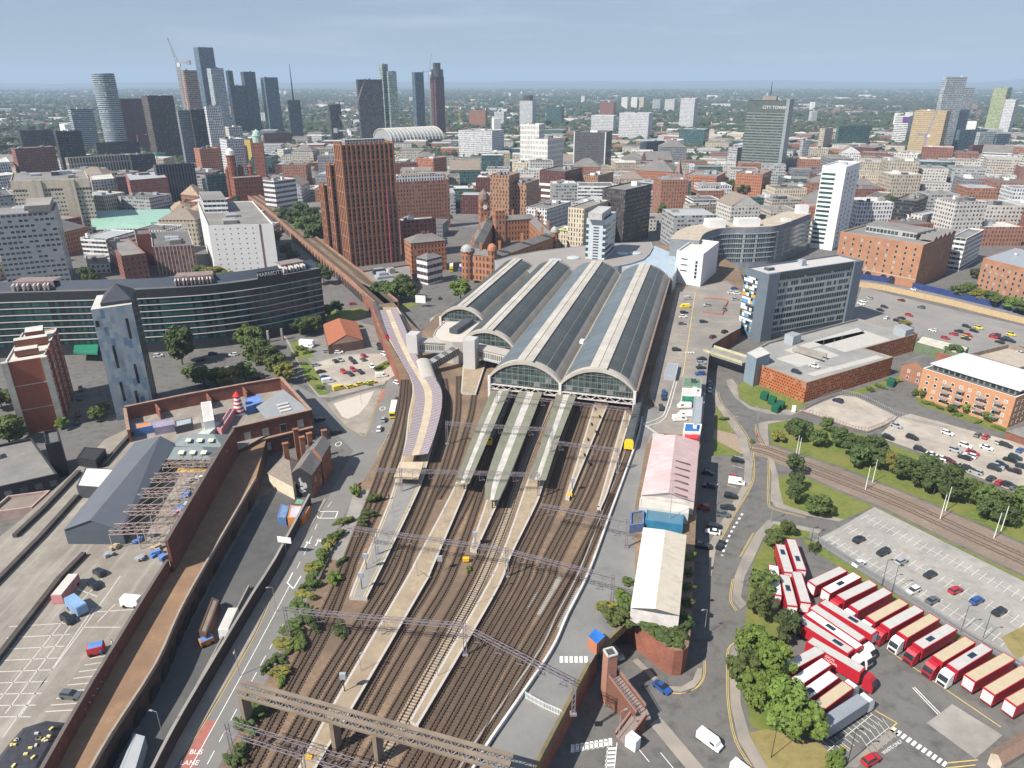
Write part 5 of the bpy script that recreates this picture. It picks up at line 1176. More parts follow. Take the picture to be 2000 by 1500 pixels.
# road surface details
mw, my = MB(), MB()
along_px(mw, [(566, 1143), (500, 1267), (430, 1395), (370, 1503)], .16, .03); along_px(mw, [(553, 1220), (500, 1315), (450, 1408), (390, 1520)], .16, .03, dash=(3, 2))
along_px(mw, [(648, 980), (626, 1010), (600, 1070), (580, 1110)], .14, .03, dash=(3, 3))
for pts in ([(638, 972), (610, 1025), (548, 1125), (500, 1237), (398, 1414), (345, 1492), (310, 1550)],): along_px(my, pts, .12, .03); along_px(my, [(x - 3, y) for x, y in pts], .12, .03)
along_px(my, [(790, 778), (765, 830), (748, 868), (738, 888), (757, 905)], .14, .03); along_px(my, [(640, 789), (672, 826), (700, 846), (716, 848), (735, 790), (750, 758)], .14, .03)
for a, b in (((622, 999), (660, 999)), ((660, 999), (655, 1012)), ((655, 1012), (620, 1012)), ((560, 1137), (573, 1150)), ((573, 1150), (588, 1125)), ((562, 1137), (572, 1118)), ((622, 1012), (616, 1000))): line_px(mw, a, b, .3, .032)
for x, y in ((600, 1062), (621, 1058)):
 line_px(mw, (x - 5, y + 8), (x + 3, y - 6), .35, .032); line_px(mw, (x + 3, y - 6), (x - 2, y - 2), .4, .032); line_px(mw, (x + 3, y - 6), (x + 5, y), .4, .032)
for (x, y) in ((661, 867), (747, 798)):
 p = G(x, y, .03); n = 16
 for k in range(n):
  a0, a1 = 2 * pi * k / n, 2 * pi * (k + 1) / n; mw.face([p + Vector((cos(a), sin(a) * 1.5, 0)) * r for a, r in ((a0, .9), (a0, 1.15), (a1, 1.15), (a1, .9))][::-1] if False else [p + Vector((cos(a0) * .9, sin(a0) * 1.5, 0)), p + Vector((cos(a0) * 1.15, sin(a0) * 1.8, 0)), p + Vector((cos(a1) * 1.15, sin(a1) * 1.8, 0)), p + Vector((cos(a1) * .9, sin(a1) * 1.5, 0))])
struct('road_markings', mw, WHITE); struct('yellow_markings', my, YELL)
sheet('bus_lane', [(402, 1408), (422, 1408), (378, 1500), (345, 1560), (318, 1560), (350, 1500)], .02, REDP); sheet('red_lane', [(753, 762), (747, 762), (722, 803), (730, 800), (752, 772)], .02, REDP)
road_text('BUS', (383, 1469), 1.5, (14, 0), (6, -14)); road_text('LANE', (370, 1490), 1.5, (14, 0), (6, -14))
sheet('left_road', [(800, 740), (790, 775), (764, 830), (738, 890), (757, 906), (700, 952), (664, 1022), (598, 1175), (520, 1330), (436, 1480), (395, 1560), (310, 1560), (398, 1416), (500, 1240), (548, 1127), (612, 1025), (640, 975), (690, 880), (640, 830), (560, 770), (575, 750), (640, 785), (672, 824), (716, 848), (735, 790), (760, 740)], .01, mat('pale_asphalt', (.165, .16, .155), .9, .1, .4, col2=(.205, .2, .19), scale2=.04))
pave([(640, 787), (672, 825), (700, 845), (716, 848), (733, 792), (747, 760), (732, 758), (648, 783)]); sheet('plaza_ground', [(651, 788), (731, 763), (719, 788), (702, 808), (680, 818), (668, 814)], .14, mat('plaza_paving', (.48, .43, .38), .9, .08, .8))
pave([(638, 974), (606, 988), (543, 1112), (432, 1298), (364, 1416), (300, 1530), (312, 1545), (396, 1413), (498, 1236), (547, 1124), (610, 1024)])
pave([(762, 848), (742, 885), (757, 904), (768, 882), (775, 862), (770, 846)])
sheet('slab_ground', [(693, 957), (732, 958), (719, 978), (676, 1095), (643, 1092), (670, 1026)], D + .03, CONC)
sheet('gravel_ground', [(606, 711), (676, 692), (762, 690), (773, 732), (752, 746), (662, 758), (636, 749)], L2, TANP); sheet('yard_ground', [(588, 664), (632, 655), (690, 625), (745, 640), (765, 690), (676, 692), (606, 711)], .015, mat('yard_tarmac', (.2, .19, .18)))
for pts in ([(584, 707), (606, 707), (633, 752), (642, 768), (626, 771), (600, 745)], [(566, 670), (587, 664), (600, 683), (617, 697), (576, 704)], [(632, 609), (710, 600), (718, 617), (675, 627), (636, 629)], [(775, 597), (815, 588), (818, 596), (775, 608)], [(735, 715), (752, 705), (765, 712), (740, 730)]): turf(pts)
pave([(545, 640), (560, 668), (582, 708), (600, 748), (622, 776), (648, 776), (752, 750), (752, 746), (662, 759), (640, 770), (624, 772), (600, 745), (583, 706), (565, 668), (550, 640)])
t = gable_shed('orange_barn', 'barn with a rusty orange corrugated roof beside the small car park', 'barn', (631, 634), (698, 629), (709, 664), (641, 675), (662, 622), (676, 654), 0, 4.5, 7.5, mat('dark_barn_wall', (.16, .1, .08)), mat('orange_sheet', (.33, .12, .065), .8, .1, .4, streak=((.22, .08, .05), (.1, 1.2, 1), 0, .5)), mat('orange_sheet', 0))
# viaduct leading away to the left
vc = [(757, 592), (722, 562), (690, 535), (655, 507), (618, 477), (580, 447), (543, 415), (508, 390), (478, 372), (440, 350)]
ln = smooth_line([G(x, y, D) for x, y in vc], 6); t = thing('brick_viaduct', 'long red brick railway viaduct with arches curving away to the upper left', 'viaduct', (ln[0].x, ln[0].y, 0))
mb = MB(); ribbon(mb, ln, 12, D); mb.build('viaduct_deck', BALL, t)
for s in (-1, 1):
 e = offset(ln, 6 * s); mb = MB()
 for a, b in zip(e, e[1:]): mb.beam(Vector((a.x, a.y, D / 2 + .4)), Vector((b.x, b.y, D / 2 + .4)), .5, D + 1)
 mb.build('side_wall', mat('viaduct_brick', (.36, .185, .12), .9, .25, 1., col2=(.24, .13, .09), scale2=.1), t)
 if s < 0 or True:
  acc = 0
  for a, b in zip(e, e[1:]):
   dd = (b - a); Lh = dd.length; dh = dd / Lh; o = Vector((dh.y, -dh.x, 0)) * s * .3; n = max(1, round(Lh / 9))
   for k in range(n):
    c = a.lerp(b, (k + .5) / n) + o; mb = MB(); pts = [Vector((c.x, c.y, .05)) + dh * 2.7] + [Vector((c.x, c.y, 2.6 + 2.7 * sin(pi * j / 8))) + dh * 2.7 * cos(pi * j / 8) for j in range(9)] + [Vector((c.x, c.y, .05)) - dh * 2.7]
    mb.face(pts); mb.face([p - o * .02 for p in reversed(pts)]); mb.build('arch_shade_face', DARK, t)  # black sheet painted as the shaded hollow under each arch
for k in (-3.2, 3.2):
 for j in (-.72, .72): mb = MB(); ribbon(mb, offset(ln, k + j), .16, D + .25); mb.build('rail', RAIL, t)
 mb = MB(); ribbon(mb, offset(ln, k), 2.8, D + .06); mb.build('track_bed', BALD, t)
# ------------------------------------------------------------------ the city
BRK, DRK, ORG = (.235, .095, .07), (.05, .05, .056), (.38, .155, .085)
FD = {
'bluegl': ((.12, .16, .19), (.055, .09, .125), 1.6, 3.4, .85, .85, dict(grough=.15, lite=.06)),
'darkgl': ((.06, .075, .095), (.03, .05, .07), 1.6, 3.4, .8, .85, dict(grough=.15, lite=.08)),
'palegl': ((.40, .43, .45), (.07, .10, .12), 1.7, 3.4, .62, .72, dict(lite=.2)),
'stripe': ((.36, .41, .44), (.045, .07, .095), 3, 3.3, .97, .55, dict(lite=.05)),
'maroon': ((.14, .06, .065), (.03, .03, .035), 1.5, 3.2, .5, .6, dict(lite=.06)),
'ribs': ((.07, .055, .05), (.02, .02, .025), 2.2, 3.2, .62, .7, dict(wall2=(.2, .17, .15), ribs=.18, lite=.06)),
'cranebd': ((.36, .25, .19), (.08, .08, .09), 2.4, 3.3, .7, .55, dict(lite=.2)),
'greybd': ((.21, .22, .24), (.05, .055, .065), 1.6, 3.2, .5, .55, {}),
'whtgrid': ((.60, .60, .62), (.06, .07, .085), 2.4, 3.3, .55, .62, dict(lite=.15)),
'whtslot': ((.66, .65, .62), (.09, .09, .095), 2.2, 6.4, .3, .62, dict(lite=.1)),
'dots': ((.05, .052, .06), (.03, .033, .04), 2.6, 3.3, .5, .6, dict(lite=.45, var=.8)),
'greengl': ((.26, .33, .30), (.06, .09, .085), 2, 3.3, .7, .7, dict(lite=.25)),
'brick': (BRK, (.05, .05, .055), 3.2, 3.3, .42, .5, dict(lite=.15)),
'brick2': ((.30, .14, .09), (.055, .055, .06), 2.6, 3.2, .4, .55, dict(lite=.12)),
'orange': (ORG, (.06, .05, .05), 2.4, 3.2, .45, .55, dict(lite=.1)),
'bronze': ((.33, .185, .115), (.045, .04, .04), 2.8, 3.1, .38, .66, dict(shift=.25, lite=.06)),
'beige': ((.42, .385, .335), (.06, .065, .075), 2.6, 3.0, .62, .42, dict(lite=.15)),
'cream': ((.56, .49, .38), (.09, .085, .08), 2.2, 3.4, .42, .7, dict(lite=.1)),
'tan': ((.42, .32, .19), (.10, .08, .06), 1.6, 3.2, .6, .3, dict(lite=.05)),
'fins': ((.42, .385, .315), (.035, .035, .04), 3.4, 12, .55, .86, dict(lite=.0)),
'dkfins': ((.045, .055, .075), (.02, .024, .032), 3., 30, .5, .95, dict(wall2=(.16, .17, .19), ribs=.2, lite=0.)),
'black': (DRK, (.02, .024, .03), 2, 3.2, .8, .6, dict(lite=.1)),
'teal': ((.08, .14, .14), (.03, .07, .075), 2.2, 3.4, .8, .75, dict(lite=.1)),
'olive': ((.20, .17, .10), (.08, .07, .05), 4, 4, .2, .3, {}),
'citytw': ((.13, .155, .15), (.035, .05, .048), 1.5, 3.5, .86, .42, dict(wall2=(.20, .23, .22), band=.24, lite=.08)),
'whtband': ((.66, .66, .66), (.045, .055, .065), 3, 3.3, .94, .5, dict(lite=.1)),
'slab': ((.085, .085, .095), (.05, .05, .055), 1.7, 3.2, .6, .45, dict(lite=.14)),
'concr': ((.34, .35, .36), (.06, .07, .08), 2.8, 3.25, .72, .42, dict(lite=.25)),
'green': ((.13, .33, .27), (.09, .2, .17), 3, 3, .5, .4, {}),
'limegl': ((.33, .37, .2), (.10, .13, .08), 1.9, 3.2, .6, .6, dict(lite=.25)),
'yellow': ((.45, .32, .08), (.25, .2, .1), 2.5, 3, .5, .5, {}),
'stonew': ((.40, .35, .28), (.06, .06, .06), 2.8, 3.6, .4, .55, dict(lite=.1)),
'dkred': ((.12, .045, .04), (.03, .028, .03), 2.4, 3.2, .4, .6, dict(lite=.05)),
'redband': ((.58, .57, .58), (.06, .05, .06), 3, 4.6, .96, .48, dict(lite=.02)),
'rendr': ((.52, .50, .47), (.07, .07, .075), 3, 3.2, .5, .5, dict(lite=.15))}
def FM(k):
 w, g, a, b_, fu, fv, kw = FD[k]; return fac('facade_' + k, w, g, a, b_, fu, fv, **kw)
RF = {'g': FELT, 'd': FELTD, 'p': PALE, 's': SLATE, 'm': mat('metal_roof', (.36, .375, .38), .5, .08, .3), 'b': mat('brown_roof', (.22, .18, .15), .9, .15, .4)}
LM = []          # landmark phrases for labelling what stands near them
def city(name, label, cat, q, style, roof='g', units=2, par=.9, z0=0., short=None, dl=None, dr=None, kind='flat', trim=None, group=None):
 poly, z1 = boxo(*q, z0=z0, dl=dl, dr=dr); cx, cy = sum(p[0] for p in poly) / 4, sum(p[1] for p in poly) / 4
 t = block(name, label, cat, poly, z0, z1, FM(style), RF[roof], par=par, units=units, roofkind=kind, trim=trim, group=group)
 short and LM.append((short, q[1], (q[3] + q[4]) / 2)); return t, poly, z1
T = 'tower'
C = [
('glass_tower', 'tallest dark blue glass tower of the far left cluster', T, (377, 386, 416, 92, 264, 128), 'bluegl', 'd', 'tallest glass tower'),
('glass_tower', 'pale gridded tower directly in front of the tallest glass tower', T, (403, 411, 436, 133, 272, 128), 'palegl', 'd', 'pale gridded tower'),
('glass_tower', 'slim dark tower right of the pale gridded tower', T, (440, 445, 454, 138, 266, 128), 'darkgl', 'd', None),
('glass_tower', 'squat dark tower with a flat top below the slim dark one', T, (444, 453, 477, 167, 264, 128), 'darkgl', 'd', None),
('glass_tower', 'dark tower with a stepped top, second from the right of the cluster', T, (469, 475, 498, 140, 263, 128), 'darkgl', 'd', None),
('glass_tower', 'grey glass tower at the right end of the far left cluster', T, (508, 516, 542, 151, 262, 128), 'bluegl', 'd', 'grey end tower'),
('unfinished_tower', 'half clad tower under construction with a crane on its roof', T, (340, 359, 384, 137, 295, 128), 'cranebd', 'd', 'half clad tower'),
('stepped_block', 'low striped glass wing left of the curved striped tower', T, (131, 137, 181, 213, 302, 120), 'stripe', 'd', None),
('stepped_block', 'low striped glass wing right of the curved striped tower', T, (204, 207, 236, 229, 302, 120), 'stripe', 'd', None),
('maroon_slab', 'dark maroon slab left of the ribbed black tower', T, (232, 237, 277, 193, 299, 130), 'maroon', 'd', 'maroon slab'),
('ribbed_tower', 'black tower with pale vertical ribs and a reddish side', T, (275, 287, 338, 187, 320, 132), 'ribs', 'd', 'black ribbed tower'),
('grey_block', 'plain grey block right of the black ribbed tower', 'block', (343, 347, 371, 216, 327, 125), 'greybd', 'd', None),
('black_block', 'black windowless block beside the plain grey block', 'block', (369, 372, 401, 214, 327, 120), 'black', 'd', None),
('white_gridded_block', 'white gridded flats in front of the pale gridded tower', 'flats', (398, 402, 431, 208, 338, 120), 'whtgrid', 'g', None),
('dark_office', 'wide near black office with a blue side at the left', 'office', (33, 38, 104, 256, 303, 125), 'black', 'd', None),
('dark_office', 'tall near black office with a red end wall at the left', 'office', (103, 108, 158, 257, 347, 125), 'black', 'd', 'red ended black office'),
('red_hotel', 'dark red brick hotel with deep window bays near the left edge', 'hotel', (20, 28, 106, 290, 360, 125), 'brick', 'm', 'dark red brick hotel'),
('finned_office', 'long beige office with tall vertical fins', 'office', (126, 132, 252, 309, 360, 120), 'fins', 'g', 'beige finned office'),
('dark_block', 'blue black block right of the beige finned office', 'block', (251, 254, 302, 303, 354, 120), 'black', 'd', None),
('green_cube', 'small sea green cube on the dark blocks at the left', 'block', (301, 303, 323, 299, 330, 120), 'green', 'g', None),
('maroon_block', 'small maroon block in front of the black ribbed tower', 'block', (266, 268, 290, 264, 302, 120), 'maroon', 'd', None),
('black_hall', 'long low black hall below the striped glass wings', 'hall', (183, 187, 271, 280, 314, 115), 'black', 'd', None),
('dark_finned_block', 'dark block with slim grey vertical fins left of the orange flats', 'block', (299, 303, 379, 323, 398, 122), 'dkfins', 'd', 'dark finned block'),
('orange_flats', 'orange red block of flats with a stepped lit end wall', 'flats', (378, 389, 429, 291, 345, 128), 'orange', 'b', 'orange red flats'),
('teal_office', 'low teal glass office left of the red university building', 'office', (399, 403, 447, 342, 388, 115), 'teal', 'g', 'low teal office'),
('white_flats', 'white stepped flats with an olive face', 'flats', (434, 446, 472, 248, 338, 130), 'rendr', 'p', 'white stepped flats'),
('white_flats', 'lower white flats wrapped round the foot of the stepped ones', 'flats', (428, 442, 476, 272, 346, 130), 'whtgrid', 'p', None),
('yellow_flats', 'flats with a mustard yellow side beside the red clock tower', 'flats', (474, 488, 503, 274, 322, 140), 'yellow', 'p', None),
('maroon_hall', 'long maroon hall behind the red clock tower', 'hall', (512, 515, 570, 261, 292, 100), 'maroon', 'd', 'long maroon hall'),
('dark_tower', 'small dark tower left of the two pale luffing cranes', T, (640, 643, 665, 204, 282, 120), 'dots', 'd', 'small dark tower'),
('dark_tower', 'dark tower with a thin mast on its roof', T, (560, 562, 586, 196, 278, 120), 'darkgl', 'd', 'dark masted tower'),
('speckled_slab', 'wide black slab speckled with lit windows behind a white crane', T, (695, 698, 746, 155, 286, 115), 'dots', 'd', 'speckled black slab'),
('green_glass_tower', 'tall pale green glass blade with a see through crown', T, (740, 746, 757, 125, 276, 130), 'greengl', 'p', 'pale green glass blade'),
('green_glass_tower', 'grey green tower stuck to the right of the glass blade', T, (755, 758, 774, 139, 277, 115), 'greengl', 'p', None),
('slim_tower', 'slim plain grey tower standing alone right of the glass blade', T, (804, 810, 827, 141, 268, 130), 'bluegl', 'd', 'slim grey tower'),
('brown_tower', 'brown and grey unfinished tower with a round dark top', T, (840, 850, 867, 150, 264, 135), 'maroon', 'd', 'brown unfinished tower'),
('brick_mill', 'long red brick mill with a glazed attic behind the ribbed orange tower', 'mill', (763, 766, 877, 356, 452, 100), 'brick2', 'm', 'long red brick mill'),
('brick_block', 'brown brick block with one orange lit end, behind the mill', 'block', (813, 846, 872, 310, 357, 150), 'orange', 'd', 'brown mill side block'),
('brick_block', 'dark brown block at the left end of the mill roof', 'block', (763, 767, 816, 319, 364, 105), 'brick', 'd', None),
('white_framed_office', 'large white framed office with tall glazing', 'office', (895, 961, 1016, 256, 315, 155), 'whtgrid', 'g', 'white framed office'),
('white_tower', 'bright white tower with slot windows, the taller of two', T, (1016, 1053, 1064, 243, 340, 160), 'whtslot', 'p', 'taller white slot tower'),
('white_tower', 'lower white tower with a cantilevered box, joined to the taller', T, (1040, 1070, 1109, 272, 356, 150), 'whtslot', 'd', 'lower white slot tower'),
('dark_slab', 'dark grey office slab with white edges and a blue grey end', 'office', (1122, 1183, 1199, 259, 342, 163), 'slab', 'd', 'dark office slab'),
('bronze_flats', 'tall bronze brick flats dotted with white framed balconies, left half', 'flats', (957, 994, 1015, 343, 450, 158), 'bronze', 'b', 'bronze brick flats'),
('bronze_flats', 'lower right half of the bronze brick flats', 'flats', (994, 1028, 1053, 358, 448, 158), 'bronze', 'd', None),
('dark_red_block', 'dark red block with white bands round its lower floors', 'block', (1054, 1104, 1138, 335, 392, 150), 'dkred', 'd', 'dark red banded block'),
('brown_cube', 'brown brick cube with tall slot windows right of the banded block', 'block', (1137, 1168, 1200, 343, 386, 150), 'bronze', 'g', None),
('white_window_block', 'white gridded block with a grey attic below the bronze flats', 'office', (1028, 1068, 1116, 408, 469, 150), 'whtgrid', 'g', 'white gridded block'),
('cream_tower', 'cream stone tower with narrow fins above the station concourse', 'office', (1110, 1141, 1192, 407, 500, 150), 'cream', 'g', 'cream finned tower'),
('cream_block', 'small cream finned block with a lime green roof edge', 'office', (1080, 1118, 1138, 452, 495, 150), 'cream', 'p', None),
('hip_roofed_office', 'dark brick office with a grey hipped roof near the tall orange tower', 'office', (789, 802, 871, 475, 535, 115), 'orange', 's', 'hip roofed brick office'),
('pale_roof_office', 'brown building with a broad pale roof beside the ribbed orange tower', 'office', (776, 783, 851, 431, 500, 110), 'brick', 'p', None),
('corner_pub', 'red brick corner pub with white bands and a slate roof', 'pub', (813, 834, 863, 507, 557, 140), 'redband', 's', 'brick corner pub'),
('stone_office', 'stone coloured office with large dark windows behind the curved glass block', 'office', (1335, 1347, 1431, 401, 446, 108), 'stonew', 'm', 'stone coloured office'),
('dark_glass_office', 'dark glass office joined to the stone coloured one', 'office', (1430, 1433, 1493, 389, 440, 105), 'teal', 'd', 'dark glass office'),
('crescent_hotel', 'windowless charcoal block with a white crescent on its wall', 'hotel', (1747, 1789, 1828, 393, 440, 150), 'black', 'd', 'charcoal crescent block'),
('white_hotel', 'white slab hotel with a violet sign on top', 'hotel', (1750, 1777, 1785, 226, 287, 163), 'whtband', 'p', 'white slab hotel'),
('tan_office', 'broad tan office slab with rows of tiny windows', 'office', (1787, 1850, 1858, 217, 307, 168), 'tan', 'b', 'broad tan slab'),
('leaning_glass_tower', 'tall teal grey glass tower behind the tan slab', T, (1842, 1850, 1890, 150, 300, 100), 'palegl', 'd', 'tall teal glass tower'),
('leaning_glass_tower', 'lower pale glass tower right of the tall teal grey one', T, (1862, 1868, 1905, 171, 296, 100), 'palegl', 'p', None),
('lime_tower', 'lime green patterned tower near the right edge', T, (1942, 1969, 1984, 171, 262, 160), 'limegl', 'd', 'lime green tower'),
('white_end_tower', 'white tower right of the lime green tower', T, (1964, 1985, 1991, 194, 268, 163), 'whtgrid', 'p', None),
('blue_glass_office', 'dark blue glass office below the lime green tower', 'office', (1872, 1876, 1931, 254, 302, 108), 'bluegl', 'd', None),
('silver_office', 'silver fronted office between dark blue glass wings', 'office', (1911, 1915, 1945, 258, 306, 108), 'palegl', 'p', None),
('blue_glass_office', 'dark blue glass office right of the silver front', 'office', (1946, 1949, 1975, 262, 305, 108), 'bluegl', 'd', None),
('brown_cladded_box', 'plain dark brown box in front of the blue glass offices', 'block', (1897, 1901, 1943, 284, 316, 108), 'dkred', 'd', None),
('white_store', 'large white blank walled store below the tan slab', 'store', (1799, 1882, 1892, 318, 348, 170), 'rendr', 'p', 'blank white store'),
('white_store', 'curved white store front left of the blank walled one', 'store', (1747, 1793, 1800, 301, 352, 168), 'rendr', 'p', None),
('red_market_hall', 'long ornate red brick terrace at the right edge', 'terrace', (1886, 1890, 2060, 322, 350, 100), 'brick', 'm', 'ornate red brick terrace'),
('white_warehouse_block', 'white block with rows of arched windows near the right edge', 'office', (1912, 1972, 1986, 352, 391, 168), 'whtgrid', 'd', 'arched white block'),
('wedge_tower', 'pair of brown sloping wedge towers right of the signed tower', T, (1602, 1612, 1637, 251, 302, 140), 'stonew', 'b', 'brown wedge towers'),
('black_glass_office', 'black glass office with a white side fin', 'office', (1251, 1263, 1302, 278, 329, 130), 'darkgl', 'd', 'black glass office'),
('white_banded_office', 'white banded office right of the black glass office', 'office', (1299, 1326, 1337, 275, 328, 163), 'whtband', 'p', None),
('pale_gridded_office', 'wide pale gridded office with a maroon wing', 'office', (1210, 1268, 1276, 221, 277, 170), 'whtgrid', 'g', 'wide pale gridded office'),
('maroon_wing', 'low maroon wing in front of the wide pale gridded office', 'office', (1224, 1267, 1272, 247, 272, 170), 'dkred', 'p', None),
('tall_white_flats', 'tall white gridded flats left of the signed tower, far off', 'flats', (1330, 1358, 1367, 192, 252, 163), 'whtgrid', 'p', 'tall white gridded flats'),
('grey_banded_office', 'grey banded office with a white plant room left of the signed tower', 'office', (1423, 1441, 1480, 288, 339, 128), 'concr', 'p', 'grey banded office'),
('teal_banded_office', 'teal and white banded office behind the church spire', 'office', (1327, 1376, 1386, 253, 292, 170), 'teal', 'm', None),
('white_office', 'white flat office far behind the dark slab', 'office', (1155, 1199, 1205, 226, 264, 170), 'whtgrid', 'p', None),
('brown_flats', 'brown flats left of four distant white towers', 'flats', (1172, 1199, 1206, 200, 230, 168), 'brick', 'd', None),
('white_point_block', 'first of four small white point blocks on the skyline', 'flats', (1214, 1226, 1229, 190, 214, 168), 'whtslot', 'p', None),
('white_point_block', 'second of four small white point blocks on the skyline', 'flats', (1233, 1245, 1248, 190, 214, 168), 'whtslot', 'p', None),
('white_point_block', 'third of four small white point blocks, with a tan side', 'flats', (1247, 1258, 1262, 190, 214, 168), 'cream', 'p', None),
('white_point_block', 'fourth small point block, bluish grey, on the skyline', 'flats', (1275, 1290, 1293, 194, 217, 168), 'palegl', 'p', None),
('pale_flats', 'pale pair of flats between the skyline blocks and tall flats', 'flats', (1299, 1318, 1331, 194, 220, 160), 'rendr', 'p', None),
('dark_cored_tower', 'white gridded tower with a dark raised core, far centre', T, (1015, 1040, 1052, 197, 250, 163), 'whtgrid', 'd', 'dark cored tower'),
('brown_office', 'brown gridded flats left of the far centre tower', 'flats', (916, 948, 952, 216, 250, 165), 'brick2', 'd', None),
('balcony_flats', 'white balconied flats right of the brown gridded flats', 'flats', (965, 984, 990, 218, 250, 160), 'whtband', 'p', None),
('dark_green_office', 'dark green glass office right of the far centre tower', 'office', (1067, 1097, 1102, 208, 247, 165), 'teal', 'd', None),
('red_white_office', 'office with white balcony bands and a rust roof by the viaduct', 'office', (513, 535, 577, 354, 420, 148), 'redband', 'b', 'red roofed banded office'),
('white_terrace', 'white office with green trim in the centre left', 'office', (541, 553, 581, 292, 322, 140), 'rendr', 'p', 'green trimmed office'),
('concrete_slab_block', 'grey green concrete tower far behind the curved glass block', 'office', (1566, 1570, 1585, 274, 322, 110), 'concr', 'g', None),
('green_glass_museum', 'sloping green glass wedge building behind the wedge towers', 'museum', (1637, 1640, 1702, 246, 292, 108), 'teal', 'm', 'green glass wedge'),
('white_modern_block', 'white and black block with a blank white wall by the curved glass block', 'office', (1493, 1497, 1580, 372, 410, 105), 'rendr', 'g', None),
('timber_office', 'yellow walled office left of the charcoal crescent block', 'office', (1692, 1718, 1752, 386, 425, 150), 'cream', 'd', None),
('pale_panel_hotel', 'pale panelled block in front of the charcoal crescent block', 'hotel', (1780, 1802, 1885, 420, 470, 125), 'rendr', 'm', 'pale panelled block'),
('cream_gable_office', 'cream and grey striped office right of the big brick warehouse', 'office', (1858, 1888, 1926, 466, 530, 145), 'whtband', 'g', 'cream striped office'),
('grey_drum_roof', 'grey office with a wide round roof left of the dark curved hotel', 'office', (1113, 1160, 1200, 398, 440, 150), 'concr', 'm', None),
('brick_terrace', 'orange brick terrace with grey roofs left of the church spire', 'terrace', (1240, 1316, 1330, 336, 372, 168), 'orange', 's', 'orange brick terrace'),
('college_block', 'brown college block with flat canopy roofs right of the church spire', 'college', (1337, 1400, 1425, 345, 388, 160), 'orange', 'g', 'brown college block'),
('college_block', 'brown college block with broad eaves below the signed tower', 'college', (1438, 1490, 1535, 340, 384, 155), 'orange', 'g', None),
('law_court', 'cream temple fronted block between the bronze flats and white towers', 'office', (1000, 1030, 1042, 318, 350, 150), 'cream', 'p', None)]
for nm, lb, ct, q_, st, rf, sh in C:
 z = ybase(q_[4]); hip = nm in ('hip_roofed_office', 'corner_pub', 'brick_terrace')
 t, poly, z1 = city(nm, lb, ct, q_, st, rf, 3 if q_[4] > 300 else 1, short=sh, kind='hip' if hip else 'flat')
 if nm == 'ribbed_tower' or nm == 'speckled_slab': pass
 A, B, C_, E = [Vector(p) for p in poly]
 if nm == 'unfinished_tower': crane_at = (poly, z1)
 if nm == 'dark_red_block':
  for i in range(3):
   for a, b in ((A, B), (B, C_)): bands(t, [a, b], [2 + i * 6.2], 2.6, .1, WHT, 'white_band')
 if nm == 'crescent_hotel':
  d = (B - A).normalized(); o = Vector((d.y, -d.x)) * .15; p = A.lerp(B, .72) + o; mb = MB(); n = 14
  for k in range(n):
   a0, a1 = -pi * .55 + pi * 1.1 * k / n, -pi * .55 + pi * 1.1 * (k + 1) / n; f = lambda a, s: (*(p + d * (2.4 * cos(a) * s - (1 - s) * 1.6)), 7 + 2.4 * sin(a) * (1 if s == 1 else .93))
   mb.face([f(a0, .62), f(a0, 1), f(a1, 1), f(a1, .62)])
  mb.build('crescent_emblem', WHT, t)
 if nm == 'white_hotel':
  d = (B - A).normalized(); o = Vector((d.y, -d.x)) * .3; mb = MB(); mb.wall(A.lerp(B, .55) + o, B + o, z1 - 12, z1 - 2); mb.build('sign_panel', mat('violet_sign', (.11, .04, .2), .5), t)
 if nm == 'dark_slab':
  for a in (A, B): mb = MB(); mb.box((*a, z1 / 2), (1.4, 1.4, z1 + .4)); mb.build('white_edge', WHT, t)
 if nm == 'slim_tower': pass
 if nm == 'brown_tower':
  c = (A + C_) / 2; mb = MB(); mb.lathe([(15, z1), (15, z1 + 16), (9, z1 + 16.2), (9, z1 + 30), (0, z1 + 30.2)], (c.x, c.y, 0), 16); mb.build('lift_core', DGR, t)
 if nm == 'dark_cored_tower':
  c = (A + C_) / 2; mb = MB(); mb.box((c.x, c.y, z1 + 7), ((B - A).length * .45, (C_ - B).length * .8, 14), atan2((B - A).y, (B - A).x)); mb.build('raised_core', FM('ribs'), t)
 if nm == 'dark_tower' and q_[0] == 560: c = (A + C_) / 2; mb = MB(); mb.tube((c.x, c.y, z1), (c.x, c.y, z1 + 70), 1.8, .4, 6); mb.build('roof_mast', DARK, t)
 if nm == 'cream_block': mb = MB(); mb.beam((*A, z1 + .3), (*B, z1 + .3), 1.4, .6); mb.build('lime_edge', mat('lime_paint', (.45, .5, .05)), t)
 if nm == 'brick_mill':
  mb = MB(); ins = inset_poly(ccw(poly), 3); mb.prism(ins, z1 - .9, z1 + 4.5, 0, 1); mb.build('glazed_attic', [FM('whtgrid'), RF['m']], t)
# round striped tower on the left
y = ybase(302); xc = (186 - 1000) / F * (y * cP + CZ * sP * 1.0); dd_ = y * cP
t = thing('curved_striped_tower', 'tall curved tower with blue and white horizontal stripes', T, (0, y, 0)); cxx = (187 - 1000) / F * (y * cP - (140 - CZ) * sP); rr = 19 / F * y
mb = MB(); zt = zat(y, 143); mb.lathe([(rr, 0), (rr, zt - 2), (rr * .96, zt), (0, zt)], (cxx, y + rr, 0), 28); mb.build('shaft', [FM('stripe')], t); LM.append(('curved striped tower', 187, 220)); FOOT.append([(cxx - rr, y), (cxx + rr, y), (cxx + rr, y + 2 * rr), (cxx - rr, y + 2 * rr)])
